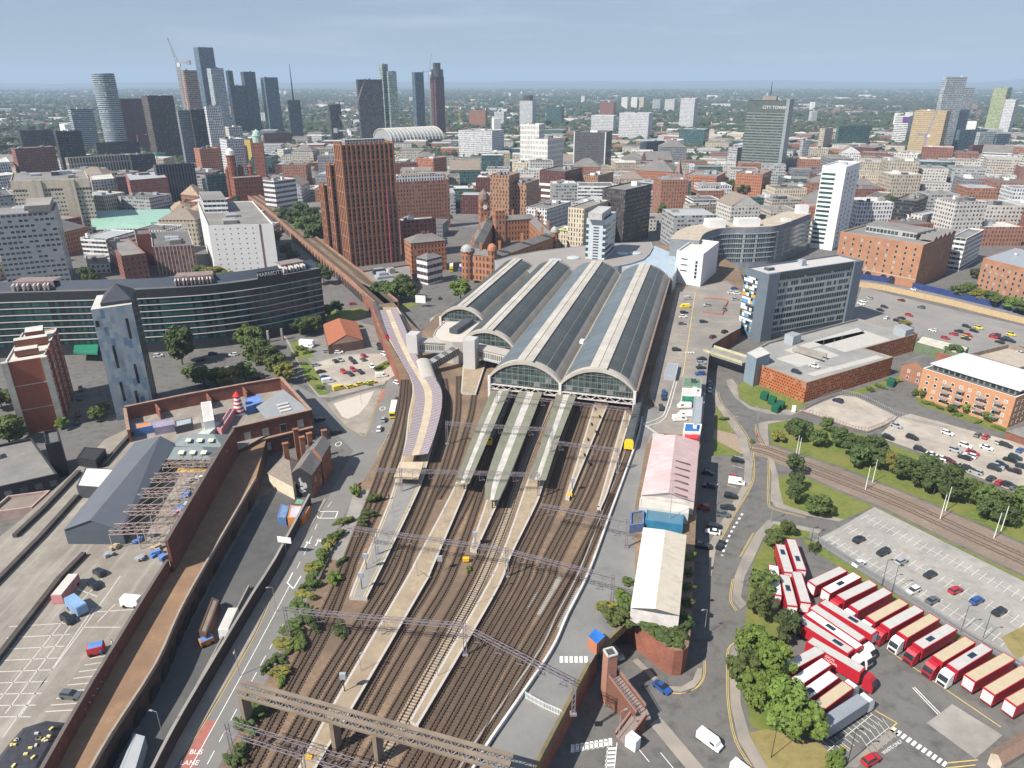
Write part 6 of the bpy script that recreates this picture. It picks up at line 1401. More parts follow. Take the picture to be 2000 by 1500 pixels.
# signed tower
t, poly, z1 = city('signed_tower', 'tall grey green slab tower with lettering on its top band', T, (1461, 1539, 1547, 196, 346, 168), 'citytw', 'd', 2, short='signed tower')
A, B, C_, E = [Vector(p) for p in poly]; d = (B - A).normalized(); o = Vector((d.y, -d.x)); an = atan2(d.y, d.x)
mb = MB(); mb.prism(ccw([tuple(A + o * .3), tuple(B + o * .3), tuple(B), tuple(A)]), z1 - 15, z1 - 1); mb.build('top_band', mat('tower_band', (.09, .11, .105), .5), t)
mb = MB(); mb.prism(ccw([tuple(B + o * 1.5 - d * 1), tuple(B + o * 1.5 + d * 3), tuple(C_ + d * 3), tuple(C_ - d)]), 0, z1 + 1.5); mb.build('end_fin', mat('tower_fin', (.24, .28, .29), .5), t)
p = A.lerp(B, .7) + o * .45; text_obj('CITY TOWER', 5.2, 'lettering', WHITE, t, frame_mtx(Vector((*p, z1 - 9)) - wloc(t), (*d, 0), (0, 0, 1)), .1)
c = (A + C_) / 2; mb = MB(); mb.tube((c.x, c.y, z1), (c.x, c.y, z1 + 22), .8, .3, 6); mb.build('roof_mast', DARK, t)
mb = MB(); mb.box((c.x, c.y, z1 + 2), ((B - A).length * .35, 8, 6), an); mb.build('plant_room', CONC, t)
# the tall ribbed orange tower and its two lower shoulders
RIB = mat('orange_rib_brick', (.36, .175, .105), .9, .16, 1.2); PNL = fac('rib_panel', (.19, .095, .07), (.05, .045, .05), 1.6, 3.1, .6, .6, lite=.22)
def ribbed(poly, z1, t, bay=3.1):
 poly = ccw(poly); FOOT.append(poly)
 mb = MB(); mb.prism(poly, 0, z1, 0, 1, bottom=False); mb.build('wall', [PNL, FELT], t)
 for a, b in [(poly[i], poly[(i + 1) % 4]) for i in range(4)]:
  a, b = Vector(a), Vector(b); d = (b - a); L = d.length; d /= L; o = Vector((d.y, -d.x)); n = max(2, int(L / bay))
  mb = MB()
  for k in range(n + 1): p = a + d * (L * k / n) + o * .25; mb.box((*p, z1 / 2 + .6), (1.05, .9, z1 + 1.2), atan2(d.y, d.x))
  mb.build('rib_facade', RIB, t)
  mb = MB()
  for k in range(1, 9): p, q_ = a + o * .12, b + o * .12; mb.beam((*p, z1 * k / 8.0), (*q_, z1 * k / 8.0), .5, .7)
  mb.build('floor_bands', RIB, t)['kind'] = 'stuff'
t = thing('ribbed_orange_tower', 'tall orange brick tower with vertical ribs and two lower stepped shoulders', T, (*G(684, 521)[:2], 0)); LM.append(('tall ribbed orange tower', 715, 400))
for q_ in ((653, 666, 767, 284, 522, 120), (637, 644, 657, 323, 500, 120), (624, 632, 639, 363, 491, 120)):
 poly, z1 = boxo(*q_, dr=None if q_[0] == 653 else 26); ribbed(poly, z1, t)
 if q_[0] == 653: P0, Z0 = poly, z1
A, B, C_, E = [Vector(p) for p in P0]; d = (C_ - B).normalized(); o = Vector((d.y, -d.x))
for k, m in ((.8, mat('pink_hoist', (.4, .07, .14))),):
 p = B.lerp(C_, k) + o * 1.2; mb = MB(); mb.lattice((p.x, p.y, 0), (p.x + .01, p.y, Z0 + 2), 1.2, .1, 3, .2) if False else mb.beam((p.x, p.y, 0), (p.x, p.y, Z0 * .62), .5); mb.build('site_hoist', m, t)
mb = MB(); mb.prism(inset_poly(ccw(P0), 4), Z0, Z0 + 3, 0); mb.build('rooftop_frame', fac('scaffold', (.4, .4, .4), (.1, .1, .1), 2, 1.5, .8, .7), t)
# podium below it
block('tower_podium', 'low tan roofed buildings at the foot of the ribbed orange tower', 'building', P2([(688, 532), (800, 516), (806, 545), (720, 556)], 7), 0, 7, BRICK, FELT, units=5)
block('podium_wing', 'small brown roofed building between the podium and the trees', 'building', P2([(722, 556), (770, 548), (778, 560), (730, 572)], 5), 0, 5, BRICK, RF['b'], units=1, par=.3)
# tall white tower with banded windows on the right
poly, z1 = boxo(1607, 1654, 1701, 326, 489, 150); t = block('white_banded_tower', 'tall white tower with window bands beside the big brick warehouse', T, poly, 0, z1, WHT, PALE, units=3); LM.append(('white banded tower', 1650, 400))
A, B, C_, E = [Vector(p) for p in poly]; n = int(z1 / 3.4)
bands(t, [A.lerp(B, .03), A.lerp(B, .6)], [4 + i * 3.4 for i in range(n - 2)], 1.7, .1, GLT)
ws = [(Vector((*(B.lerp(C_, f)), 5 + i * 3.4)) + Vector(((C_ - B).normalized().y, -(C_ - B).normalized().x, 0)) * .03, (C_ - B).normalized(), 3.0, 1.7) for i in range(n - 2) for f in (.2, .45, .72)]
windows(t, ws, fm=GRY); d = (B - A).normalized(); o = Vector((d.y, -d.x)) * 1.2
mb = MB(); mb.prism(ccw([tuple(A.lerp(B, .64)), tuple(A.lerp(B, .64) + o), tuple(B + o), tuple(B)]), 0, z1 + 1.5); mb.build('white_fin', WHT, t)
# dark hotel with a rounded end
poly, z1 = boxo(1177, 1222, 1313, 371, 482, 142); A, B, C_, E = [Vector(p) for p in poly]
arc = [C_.lerp(B, .12) * 1, (C_ + (E - C_) * .12), ]; pl = ccw([tuple(A), tuple(B), tuple(C_.lerp(B, .1)), tuple((C_.lerp(B, .03) + (E - C_) * .03)), tuple(C_ + (E - C_) * .12), tuple(E)])
HK = fac('dark_hotel_wall', (.055, .045, .048), (.05, .05, .055), 1.9, 3.3, .45, .55, lite=.3, var=.9)
t = block('dark_curved_hotel', 'dark brown hotel with a rounded end behind the glass entrance', 'hotel', pl, 0, z1, HK, FELT, units=4); LM.append(('dark curved hotel', 1240, 420))
# brick station hotel / fire station: triangular courtyard of orange terracotta
TC = fac('terracotta_wall', (.36, .16, .085), (.06, .05, .05), 2.6, 4.2, .42, .6, lite=.08); TCP = mat('terracotta', (.38, .17, .09), .85, .2, 1.2)
t = thing('terracotta_station', 'ornate orange terracotta building with a clock tower round a triangular yard', 'building', (*G(940, 548)[:2], 0)); LM.append(('ornate terracotta building', 960, 500))
base = [G(908, 545), G(962, 552), G(1085, 500), G(1050, 462), G(945, 470)]
FOOT.append(ccw([tuple(p[:2]) for p in base])); zr = 17
for i in range(5):
 a, b = base[i], base[(i + 1) % 5]; d = (b - a).normalized(); nn = Vector((-d.y, d.x, 0)) * 9
 block('range', None, None, [tuple(a[:2]), tuple(b[:2]), tuple((b + nn - d * 6)[:2]), tuple((a + nn + d * 6)[:2])], 0, zr - (2 if i in (1, 2) else 0), TC, SLATE, roofkind='hip', parent=t, register=False)
 for k in range(3): p = a.lerp(b, (k + .5) / 3) + nn * .4; mb = MB(); mb.box((p.x, p.y, zr + 4), (1.6, 1.2, 6)); mb.build('chimney', TCP, t)
def turret(x, y, r, h, dome, m=TCP, dm=mat('grey_dome', (.33, .33, .32), .6)):
 p = G(x, y); mb = MB(); mb.lathe([(r, 0), (r, h), (r * 1.12, h + .3), (r * 1.12, h + 1)], (p.x, p.y, 0), 12); mb.build('turret', [TC], t)
 mb = MB(); mb.lathe([(r * 1.05, h + 1), (r * .9, h + 1 + dome * .5), (r * .5, h + 1 + dome * .85), (0, h + 1 + dome)], (p.x, p.y, 0), 14); mb.build('dome', dm, t, smooth=True)
turret(914, 545, 4.2, 18, 4); turret(962, 550, 3, 20, 4, dm=TCP); turret(1082, 500, 3, 17, 4); turret(1050, 464, 2.5, 18, 4)
p = G(946, 475); mb = MB(); mb.box((p.x, p.y, 17), (7, 7, 34), .3); mb.build('clock_tower', TC, t); mb = MB(); mb.lathe([(4.2, 34), (4.4, 35), (3.6, 39), (1.5, 41), (0, 43)], (p.x, p.y, 0), 12); mb.build('dome', mat('brown_dome', (.2, .15, .12)), t, smooth=True)
mb = MB(); mb.lathe([(1.8, 0), (0, .01)], (0, 0, 0), 16); o_ = mb.build('clock_face', WHT, None); o_.parent = t; o_.location = Vector((p.x + 1.15, p.y - 3.75, 29)) - wloc(t); o_.rotation_euler = (pi / 2, 0, .3)
p = G(975, 480); mb = MB(); mb.box((p.x, p.y, 14), (8, 8, 28), .3); mb.build('square_tower', TC, t)
# red university building with clock tower
t = thing('red_clock_tower', 'tall red brick clock tower with a pale green cupola', T, (*G(512, 345)[:2], 0)); p = G(512, 345); RW_ = fac('red_ornate_wall', (.26, .085, .05), (.05, .04, .04), 3, 4.5, .35, .55)
zt = zat(p.y, 278); mb = MB(); mb.box((p.x, p.y, zt / 2), (13, 13, zt), .2); mb.build('shaft', RW_, t); mb = MB(); mb.lathe([(6, zt), (5.5, zt + 7), (6.2, zt + 8), (4.5, zt + 13), (0, zt + 17)], (p.x, p.y, 0), 12); mb.build('cupola', mat('green_copper', (.35, .47, .4)), t, smooth=True); LM.append(('red clock tower', 512, 310))
t = thing('red_university', 'dark red ornate college building with round turrets and a white cap', 'college', (*G(480, 395)[:2], 0)); LM.append(('dark red ornate college', 480, 360))
poly, z1 = boxo(449, 456, 512, 348, 398, 118); block('main', None, None, poly, 0, z1, RW_, RF['b'], parent=t, par=.5)
for x, y, r, h in ((463, 392, 4.5, 1.75), (478, 390, 3, 1.25), (497, 390, 3, 1.3), (453, 392, 2.5, 1.2)):
 p = G(x, y); mb = MB(); mb.lathe([(r, 0), (r, z1 * h), (r * 1.2, z1 * h + 1), (0, z1 * h + 5)], (p.x, p.y, 0), 12); mb.build('turret', [RW_], t)
p = G(463, 392); mb = MB(); mb.lathe([(4.4, z1 * 1.75 + 1), (4, z1 * 1.75 + 6), (0, z1 * 1.75 + 9)], (p.x, p.y, 0), 14); mb.build('white_cap', WHT, t, smooth=True)
# church spire
t = thing('church_spire', 'brown stone church tower with a tall pointed spire', 'church', (*G(1321, 392)[:2], 0)); p = G(1321, 392); SS = mat('spire_stone', (.24, .17, .14), .9, .2, 1.)
zt = zat(p.y, 345); mb = MB(); mb.box((p.x, p.y, zt / 2), (8, 8, zt), .5); mb.build('tower', [fac('spire_tower_wall', (.36, .2, .14), (.08, .06, .05), 4, 9, .3, .5)], t); mb = MB(); mb.lathe([(5.2, zt), (0, zat(p.y, 308))], (p.x, p.y, 0), 4); mb.build('spire', SS, t); LM.append(('church spire', 1325, 345))
# barrel roofed exhibition hall
poly, z1 = boxo(742, 765, 866, 268, 290, 130, dl=70); A, B, C_, E = [Vector(p) for p in poly]; t = thing('barrel_hall', 'wide exhibition hall with a white ribbed barrel roof', 'hall', (*((A + C_) / 2), 0)); FOOT.append(ccw(poly)); LM.append(('barrel roofed hall', 800, 275))
mb = MB(); mb.prism(ccw(poly), 0, 12, 0, bottom=False); mb.build('wall', FM('brick'), t); n = 12; w = (A - B); L = (C_ - B); mb = MB(); rb = MB()
f = lambda a, s: (*(B + w * .5 * (1 - cos(a)) + L * s), 12 + 22 * sin(a))
for k in range(n): a0, a1 = pi * k / n, pi * (k + 1) / n; mb.face([f(a0, 0), f(a0, 1), f(a1, 1), f(a1, 0)]); mb.face([f(a0, 0), f(a1, 0), (*(B + w * .5), 12)])
mb.build('barrel_roof', mat('hall_roof', (.30, .31, .31), .6), t)
for j in range(15):
 for k in range(n): rb.beam(Vector(f(pi * k / n, j / 14)) + Vector((0, 0, .8)), Vector(f(pi * (k + 1) / n, j / 14)) + Vector((0, 0, .8)), 2.6, 1.4)
rb.build('roof_ribs', PALE, t)
# cranes over the skyline
def crane(label, px, yb, ytop, jx, jy, m=LILAC, th=1.3, z0=0):
 y = ybase(yb); d0 = y * cP; zt = zat(y, ytop); x = (px - 1000) / F * (y * cP - (zt - CZ) * sP); t = thing('tower_crane', label, 'crane', (x, y, z0), group='cranes on the skyline'); p = Vector((x, y, 0))
 mb = MB(); mb.lattice((x, y, z0), (x + .05, y, zt), th, .05, 4, th * .3) if False else [mb.beam((x + a, y + b, z0), (x + a, y + b, zt), th * .22) for a in (-th / 2, th / 2) for b in (-th / 2, th / 2)]
 for k in range(int((zt - z0) / (th * 2))): zz = z0 + k * th * 2; mb.beam((x - th / 2, y - th / 2, zz), (x + th / 2, y - th / 2, zz + th * 2), th * .16)
 mb.build('mast', m, t); zj = zat(y, jy); xj = (jx - 1000) / F * (y * cP - (zj - CZ) * sP); q_ = Vector((xj, y, zj)); a = Vector((x, y, zt)); e = (q_ - a)
 mb = MB(); nrm = Vector((-e.z, 0, e.x)).normalized() * th * .5
 mb.beam(a + nrm, q_, th * .25); mb.beam(a - nrm, q_, th * .25); nn = max(6, int(e.length / (th * 2)))
 for k in range(nn): f0, f1 = k / nn, (k + 1) / nn; mb.beam(a + e * f0 + nrm * (1 - f0), a + e * f1 - nrm * (1 - f1), th * .16)
 mb.build('jib', m, t); mb = MB(); cb = a - Vector((e.x, 0, 0)).normalized() * th * 5; mb.beam(a, cb, th * .6); mb.box(cb, (th * 1.6, th * 1.4, th * 1.8)); mb.build('counterweight', STEEL, t); mb = MB(); mb.box(a + Vector((th, -th, -th)), (th * 1.2, th * 1.2, th * 1.6)); mb.build('cab', WHT, t)
crane('white crane standing on the half clad tower, its jib raised to the left', 346, 295, 122, 327, 74, STEEL, 4)
crane('tall white luffing crane reaching up across the speckled black slab', 679, 300, 255, 713, 153, LILAC, 4.2); crane('lilac crane leaning left beside the small dark tower', 677, 300, 252, 661, 222, LILAC, 3.2)
crane('violet and white crane in front of the broad tan slab', 1810, 330, 262, 1832, 212, mat('violet_steel', (.3, .28, .42)), 2.2); crane('yellow crane far off behind the brown gridded flats', 897, 252, 209, 860, 206, mat('crane_yellow', (.5, .38, .1)), 3)
crane('thin crane beside the brown unfinished tower', 838, 264, 140, 843, 105, STEEL, 3)
# ------------------------------------------------------------------ buildings left of the railway
def curved_slab(name, label, cat, pts, z1, depth, storey, z0b, wall, glass, roof, fm, gap=.5, flip=1):
 """curved slab: front roof edge seen at pts; continuous glazing bands and pale sills"""
 fr = smooth_line([G(x, y, z1) for x, y in pts], 5); bk = offset(fr, -depth * flip)
 poly = ccw([tuple(p[:2]) for p in fr] + [tuple(p[:2]) for p in reversed(bk)]); c = fr[len(fr) // 2]
 t = thing(name, label, cat, (c.x, c.y, 0)); FOOT.append(poly)
 mb = MB(); mb.prism(poly, 0, z1, 0, 1, bottom=False); mb.build('wall', [wall, roof], t)
 F2 = [tuple(p[:2]) for p in fr]
 n = int((z1 - z0b - 1.2) / storey)
 for i in range(n):
  z = z0b + i * storey
  mb = MB(); sl = MB(); u = 0
  for a, b in zip(fr, fr[1:]):
   d = Vector(((b - a).x, (b - a).y, 0)).normalized(); o = Vector((d.y, -d.x, 0)) * flip; L = (b - a).length
   p, q_ = a + o * .12, b + o * .12; mb.wall(p, q_, z, z + storey * (1 - gap * .5), 0, u); u += L
   p, q_ = a + o * .4, b + o * .4; sl.wall(p, q_, z + storey * (1 - gap * .5), z + storey * (1 - gap * .5) + .3)
   sl.face([(a.x, a.y, z + storey * (1 - gap * .5) + .3), (p.x, p.y, z + storey * (1 - gap * .5) + .3), (q_.x, q_.y, z + storey * (1 - gap * .5) + .3), (b.x, b.y, z + storey * (1 - gap * .5) + .3)])
   sl.face([(a.x, a.y, z + storey * (1 - gap * .5)), (b.x, b.y, z + storey * (1 - gap * .5)), (q_.x, q_.y, z + storey * (1 - gap * .5)), (p.x, p.y, z + storey * (1 - gap * .5))])
  mb.build('glazing_band', glass, t); sl.build('floor_ledge', fm, t)
 return t, fr, bk
MG = fac('curved_hotel_glass', (.02, .032, .036), (.016, .05, .054), 1.4, 3.0, .9, .94, lite=.0, var=.75, grough=.08)
t, fr, bk = curved_slab('curved_hotel', 'long curved dark glass hotel with pale ledges at every floor and lettering on its roof', 'hotel', [(-90, 578), (0, 573), (100, 570), (180, 568), (260, 566), (340, 562), (420, 556), (500, 546), (570, 534), (625, 524)], 31, 17, 3.15, 5.2, mat('hotel_dark_wall', (.03, .034, .04), .4), MG, FELTD, mat('pale_ledge', (.5, .46, .45), .7, .06), .5)
LM.append(('curved dark hotel', 330, 620))
SLO = mat('hotel_plant_slope', (.05, .06, .08), .5, .1)
fs, bs = offset(fr, -3), offset(fr, -13)
mb = MB()
for a, b, c, d in zip(fs, fs[1:], bs[1:], bs):
 up = Vector((0, 0, 3.2)); m_ = (a + d) / 2 + up; n_ = (b + c) / 2 + up; mb.face([a, b, n_, m_]); mb.face([m_, n_, c, d])
mb.build('sloping_roof', SLO, t)
for i0, i1, m in ((6, 10, 1), (25, 30, 1), (39, 43, 1)):
 for k in range(i0, i1):
  for f in (.15, .65):
   p = fr[k].lerp(fr[k + 1], f); q_ = bs[k]; d = (q_ - p).normalized(); mb = MB(); p2 = p + d * 1.5
   mb.beam(Vector((p2.x, p2.y, 32.6)), Vector((p2.x, p2.y, 32.6)) + d * 6 + Vector((0, 0, 1.2)), .55, 2.4); mb.build('roof_fin', mat('fin_white', (.5, .46, .45)), t)
 mb = MB()
 for k in range(i0, i1): a, b = fr[k].lerp(bs[k], .3), fr[k + 1].lerp(bs[k + 1], .3); c, d = fr[k + 1].lerp(bs[k + 1], .95), fr[k].lerp(bs[k], .95); z = Vector((0, 0, 4.1)); mb.face([a + z, b + z, c + z, d + z]); mb.face([a, b, b + z, a + z])
 mb.build('fin_house', mat('fin_house_roof', (.22, .17, .16)), t)
k = 33; a, b = G(503, 545, 31), G(552, 537, 31); d = (b - a).normalized(); mid = (a + b) / 2; o = Vector((d.y, -d.x, 0)) * .3
mb = MB(); mb.beam(a + o + Vector((0, 0, 1.7)), b + o * 1.2 + Vector((0, 0, 1.7)), .3, 3.4); mb.build('sign_board', mat('sign_dark', (.025, .03, .04), .5), t)
text_obj('MARRIOTT', 2.7, 'lettering', WHT, t, frame_mtx(mid + o * 2.2 + Vector((0, 0, 1.75)) - wloc(t), d, (0, 0, 1)), .08)
for x0, x1 in ((525, 552), (430, 455)):
 a, b = G(x0, 668, 0), G(x1, 664, 0);
 for p in (a, b): mb = MB(); mb.box((p.x, p.y, 3), (1, 1, 6)); mb.build('pilotis', CONC, t)
mb = MB(); mb.prism(P2([(143, 688), (190, 690), (192, 672), (146, 668)], 5), 4.2, 5, 0); mb.build('entrance_canopy', mat('green_canopy', (.03, .2, .12), .4), t)
# patterned blue tower
poly, z1 = box3((189, 577), (177, 605), (257, 594), yb=822); poly = [tuple(p) for p in poly]
A, B, C_, E = [Vector(p) for p in poly]; E_ = E;
m, nt, b_ = newmat('patchwork_panels'); q = NB(nt); uv = q.n('ShaderNodeUVMap'); sp = q.n('ShaderNodeSeparateXYZ'); q.l(uv.outputs[0], sp.inputs[0])
U = q.math('FLOOR', q.math('DIVIDE', sp.outputs[0], 1.35)); Vf = q.math('FLOOR', q.math('ADD', q.math('DIVIDE', sp.outputs[1], 3.3), q.math('MULTIPLY', U, .37))); cb = q.n('ShaderNodeCombineXYZ'); q.l(U, cb.inputs[0]); q.l(Vf, cb.inputs[1])
w = q.n('ShaderNodeTexWhiteNoise'); q.l(cb.outputs[0], w.inputs[0]); cr = q.n('ShaderNodeValToRGB'); q.l(w.outputs['Value'], cr.inputs[0]); cr.color_ramp.interpolation = 'CONSTANT'
e_ = cr.color_ramp.elements; e_[0].color = (.36, .42, .45, 1); e_[1].position = .4; e_[1].color = (.27, .35, .42, 1)
for ps, c in ((.65, (.42, .47, .48)), (.82, (.17, .25, .36)), (.93, (.31, .40, .44))): x = e_.new(ps); x.color = (*c, 1)
q.l(cr.outputs[0], b_.inputs['Base Color']); b_.inputs['Roughness'].default_value = .35
t = thing('patchwork_tower', 'tall tower clad in pale blue patchwork panels with a dark hipped roof', T, (*((A + C_) / 2), 0)); FOOT.append(ccw(poly)); LM.append(('patchwork blue tower', 235, 700))
mb = MB(); mb.wall(B, C_, 0, z1, 0); mb.wall(C_, E, 0, z1, 1); mb.wall(E, A, 0, z1, 1); mb.wall(A, B, 0, z1, 0); mb.face([(*p, z1) for p in ccw(poly)], 2); mb.build('wall', [m, fac('tower_dark_side', (.04, .043, .05), (.02, .022, .026), 3, 3, .35, .5), PALE], t)
c = (A + C_) / 2 + (C_ - B) * .12; ins = [c + (p - (A + C_) / 2) * .78 for p in (A, B, C_, E)]; mb = MB(); apex = (*(c + (A - B) * .02), z1 + 6)
ins = [tuple(p) for p in ins];
I2 = ccw(ins); mb.prism(I2, z1, z1 + 1.2, 0, bottom=False, top=False)
for i in range(4): mb.face([(*I2[i], z1 + 1.2), (*I2[(i + 1) % 4], z1 + 1.2), apex])
mb.build('hipped_roof', mat('charcoal_roof', (.06, .062, .072), .6), t)
d = (C_ - B).normalized(); o = Vector((d.y, -d.x)) * .06
windows(t, [(Vector((*(B.lerp(C_, f)), z)) + Vector((*o, 0)), d, w_, h) for f, z, w_, h in ((.8, z1 - 9, 1., 8), (.33, z1 - 19, 1., 9), (.75, z1 - 27, 1., 8), (.3, z1 - 33, 1., 8), (.08, z1 - 5.5, 1.2, 2.4), (.62, z1 - 37, 1., 7))], fm=DGR, glasses=(GLS,))
# stepped brick flats at the left edge
poly, z1 = box3((43, 650), (8, 709), (85, 697), yb=848); t = block('brick_end_flats', 'red brick flats with cream corner strips and pale stepped roofs at the left edge', 'flats', poly, 0, z1, mat('flats_red_brick', (.30, .10, .065), .9, .14, 1.3), mat('cream_flat_roof', (.52, .48, .41)), par=.5, trim=PALE); LM.append(('red brick end flats', 70, 740))
A, B, C_, E = [Vector(p) for p in poly]; d, d2 = (C_ - B).normalized(), (A - B).normalized()
for p in (B, C_): mb = MB(); mb.box((*p, z1 / 2), (2.0, 2.0, z1 + .4), atan2(d.y, d.x)); mb.build('corner_strip', mat('cream_strip', (.48, .44, .38)), t)
for f, w, l, h in ((.2, .6, .12, 2.2), (.5, .9, .1, 2.8), (.75, .5, .2, 3.4)):
 p = B.lerp(A, f).lerp(C_.lerp(E, f), .5); mb = MB(); mb.box((*p, z1 + h / 2), ((C_ - B).length * w, (A - B).length * l, h), atan2(d.y, d.x), 0, 1); mb.build('roof_storey', [BRICK, PALE], t)
ws = wall_grid(C_, E, 0, z1, 3.6, 3, 1.4, 1.5); windows(t, ws, fm=WHT)
for f in (.25, .5, .75): p = C_.lerp(E, f); mb = MB(); mb.box((*p, z1 / 2), (1.2, 1.2, z1), atan2(d.y, d.x)); mb.build('pier', BRICK, t)
for i in (1, 2): mb = MB(); o = Vector((d.y, -d.x)) * .05; mb.beam((*(B + o), z1 * i / 3), (*(C_ + o), z1 * i / 3), .2, .25); mb.build('string_course', mat('cream_strip'), t)
# slabs, dotted white block, green roofed block and brick college in the middle left
def B3(name, label, cat, q_, style, roof='g', units=3, short=None, yb=0, trim=None):
 poly, z1 = box3(*q_, yb=yb); t = block(name, label, cat, poly, 0, z1, FM(style) if style in FD else style, RF[roof], units=units, trim=trim)
 short and LM.append((short, q_[1][0], (q_[1][1] + yb) / 2)); return t, [Vector(p) for p in poly], z1
t, P, z1 = B3('grey_slab_block', 'wide grey concrete slab with long rows of windows at the left edge', 'office', ((-8, 404), (-22, 421), (106, 412)), 'concr', 'g', 3, 'wide grey concrete slab', 563)
A, B, C_, E = P; mb = MB(); mb.prism(ccw([tuple(A.lerp(E, .5)), tuple(B.lerp(C_, .6)), tuple(B.lerp(C_, .95)), tuple(A.lerp(E, .95))]), z1 - .9, z1 + 4, 0); mb.build('roof_storey', CONC, t)
BG = fac('beige_slab_wall', (.44, .40, .33), (.06, .06, .065), 2.3, 3.3, .62, .42, lite=.12)
t, P, z1 = B3('beige_slab_block', 'long beige slab with plain concrete shafts and grouped windows', 'office', ((24, 338), (20, 353), (173, 348)), BG, 'g', 5, 'beige slab', 466)
A, B, C_, E = P; d = (C_ - B).normalized(); o = Vector((d.y, -d.x)); sh = mat('shaft_concrete', (.46, .41, .33), .9, .1, .4, streak=((.3, .26, .21), (.5, .5, .03), 0, .5))
for f, w in ((.25, 7), (.33, 6), (.70, 7), (.78, 3)): p = B.lerp(C_, f) + o * .6; mb = MB(); mb.box((*p, z1 / 2 - 1), (w, 2, z1 + 1), atan2(d.y, d.x)); mb.build('concrete_shaft', sh, t)
mb = MB(); a, b = B + o * .3, C_ + o * .3; mb.beam((*a, z1 - 3.5), (*b, z1 - 3.5), .6, 7); mb.build('blank_top', sh, t)
WD = mat('white_block_panels', (.64, .63, .62), .7, .05, .4)
t, P, z1 = B3('white_dotted_block', 'white block pierced by rows of tiny windows beside the viaduct', 'hotel', ((386, 395), (406, 441), (533, 437)), WD, 'g', 3, 'white dotted block', 541)
A, B, C_, E = P; d = (C_ - B).normalized(); windows(t, wall_grid(B.lerp(C_, .02), B.lerp(C_, .76), 0, z1, 4.2, 3.3, .8, .75, inset=1, zs=1.4, top=1.2), fm=GRY, glasses=(GLS,))
o = Vector((d.y, -d.x)) * .15; mb = MB(); mb.wall(B.lerp(C_, .78) + o, B.lerp(C_, .81) + o, 0, z1); mb.build('brown_strip', mat('brown_panel', (.16, .1, .09)), t)
mb = MB(); mb.prism(ccw([tuple(A.lerp(E, .05)), tuple(A.lerp(B, .45).lerp(E.lerp(C_, .45), .05)), tuple(A.lerp(B, .45).lerp(E.lerp(C_, .45), .45)), tuple(A.lerp(E, .45))]), z1 - 1, z1 + 8, 0, 1); mb.build('plant_storey', [FM('whtband'), FELT], t)
poly, z1 = box3((176, 412), (178, 437), (348, 432), yb=470); t = thing('green_roofed_block', 'long white gridded office with a curved pale green copper roof', 'office', (*poly[1], 0)); FOOT.append(ccw(poly)); LM.append(('green roofed office', 262, 440))
A, B, C_, E = [Vector(p) for p in poly]; GCOP = mat('green_copper_roof', (.20, .36, .29), .6, .1, .4, col2=(.28, .42, .35), scale2=.1); zz = z1 - 5
mb = MB(); mb.prism(ccw(poly), 0, zz, 0, bottom=False); mb.build('wall', FM('whtgrid'), t); mb = MB(); n = 8
f = lambda k, s: (*(B.lerp(C_, s) + (A - B) * (.5 * (1 - cos(pi * k / n / 2)))), zz + 5 * sin(pi * k / n / 2))
for k in range(n): mb.face([f(k, 0), f(k, 1), f(k + 1, 1), f(k + 1, 0)])
mb.face([f(n, 0), f(n, 1), (*E, z1), (*A, z1)]); mb.build('curved_roof', GCOP, t)
d = (C_ - B).normalized(); o = Vector((d.y, -d.x)) * .4; mb = MB(); mb.wall(B + o, B.lerp(C_, .1) + o, 0, zz); mb.wall(B.lerp(C_, .1) + o, B.lerp(C_, .1), 0, zz); mb.build('brick_end', BRICK, t); mb = MB(); mb.wall(B.lerp(C_, .68) + o, B.lerp(C_, .75) + o, 0, z1); mb.wall(B.lerp(C_, .75) + o, B.lerp(C_, .75), 0, z1); mb.build('green_bay', GCOP, t)
B3('brick_college', 'dark red brick college block with white gridded windows behind the curved hotel', 'college', ((294, 453), (297, 482), (378, 478)), fac('college_wall', (.16, .06, .045), (.07, .07, .075), 2.2, 3.2, .6, .62, wall2=(.4, .35, .33)), 'd', 4, 'dark red college block', 538)
B3('brick_college', 'orange lit brick end wing of the college left of its tower', 'college', ((206, 468), (236, 500), (284, 494)), 'brick', 'g', 3, None, 552)
B3('brick_stack', 'plain dark red brick tower standing up between the college wings', 'tower', ((262, 448), (265, 458), (293, 456)), mat('stack_brick', (.17, .055, .04)), 'd', 0, None, 520)
B3('low_college_hall', 'low hall with a pale sunken roof left of the brick college', 'hall', ((165, 498), (170, 517), (214, 515)), 'rendr', 'b', 1, None, 535)
B3('white_dark_window_flats', 'white flats with dark square windows right of the beige slab', 'flats', ((174, 342), (178, 352), (223, 348)), 'rendr', 'p', 2, 'square windowed flats', 398)
B3('black_glass_office', 'narrow black glass block beside the white square windowed flats', 'office', ((222, 340), (225, 346), (250, 344)), 'darkgl', 'd', 0, None, 398)
B3('pink_brick_flats', 'pink brick flats with pale blue corner strips', 'flats', ((243, 338), (252, 352), (326, 346)), fac('pink_brick_wall', (.36, .145, .115), (.11, .10, .11), 2.6, 3, .36, .45, lite=.2), 'm', 2, 'pink brick flats', 412)
B3('white_edge_flats', 'white flats with small windows cut by the left frame edge', 'flats', ((-20, 308), (-14, 318), (19, 316)), 'whtgrid', 'p', 1, None, 372)
B3('grey_edge_block', 'grey concrete block under the white flats at the left frame edge', 'block', ((-30, 372), (-20, 384), (24, 380)), 'concr', 'd', 1, None, 440)
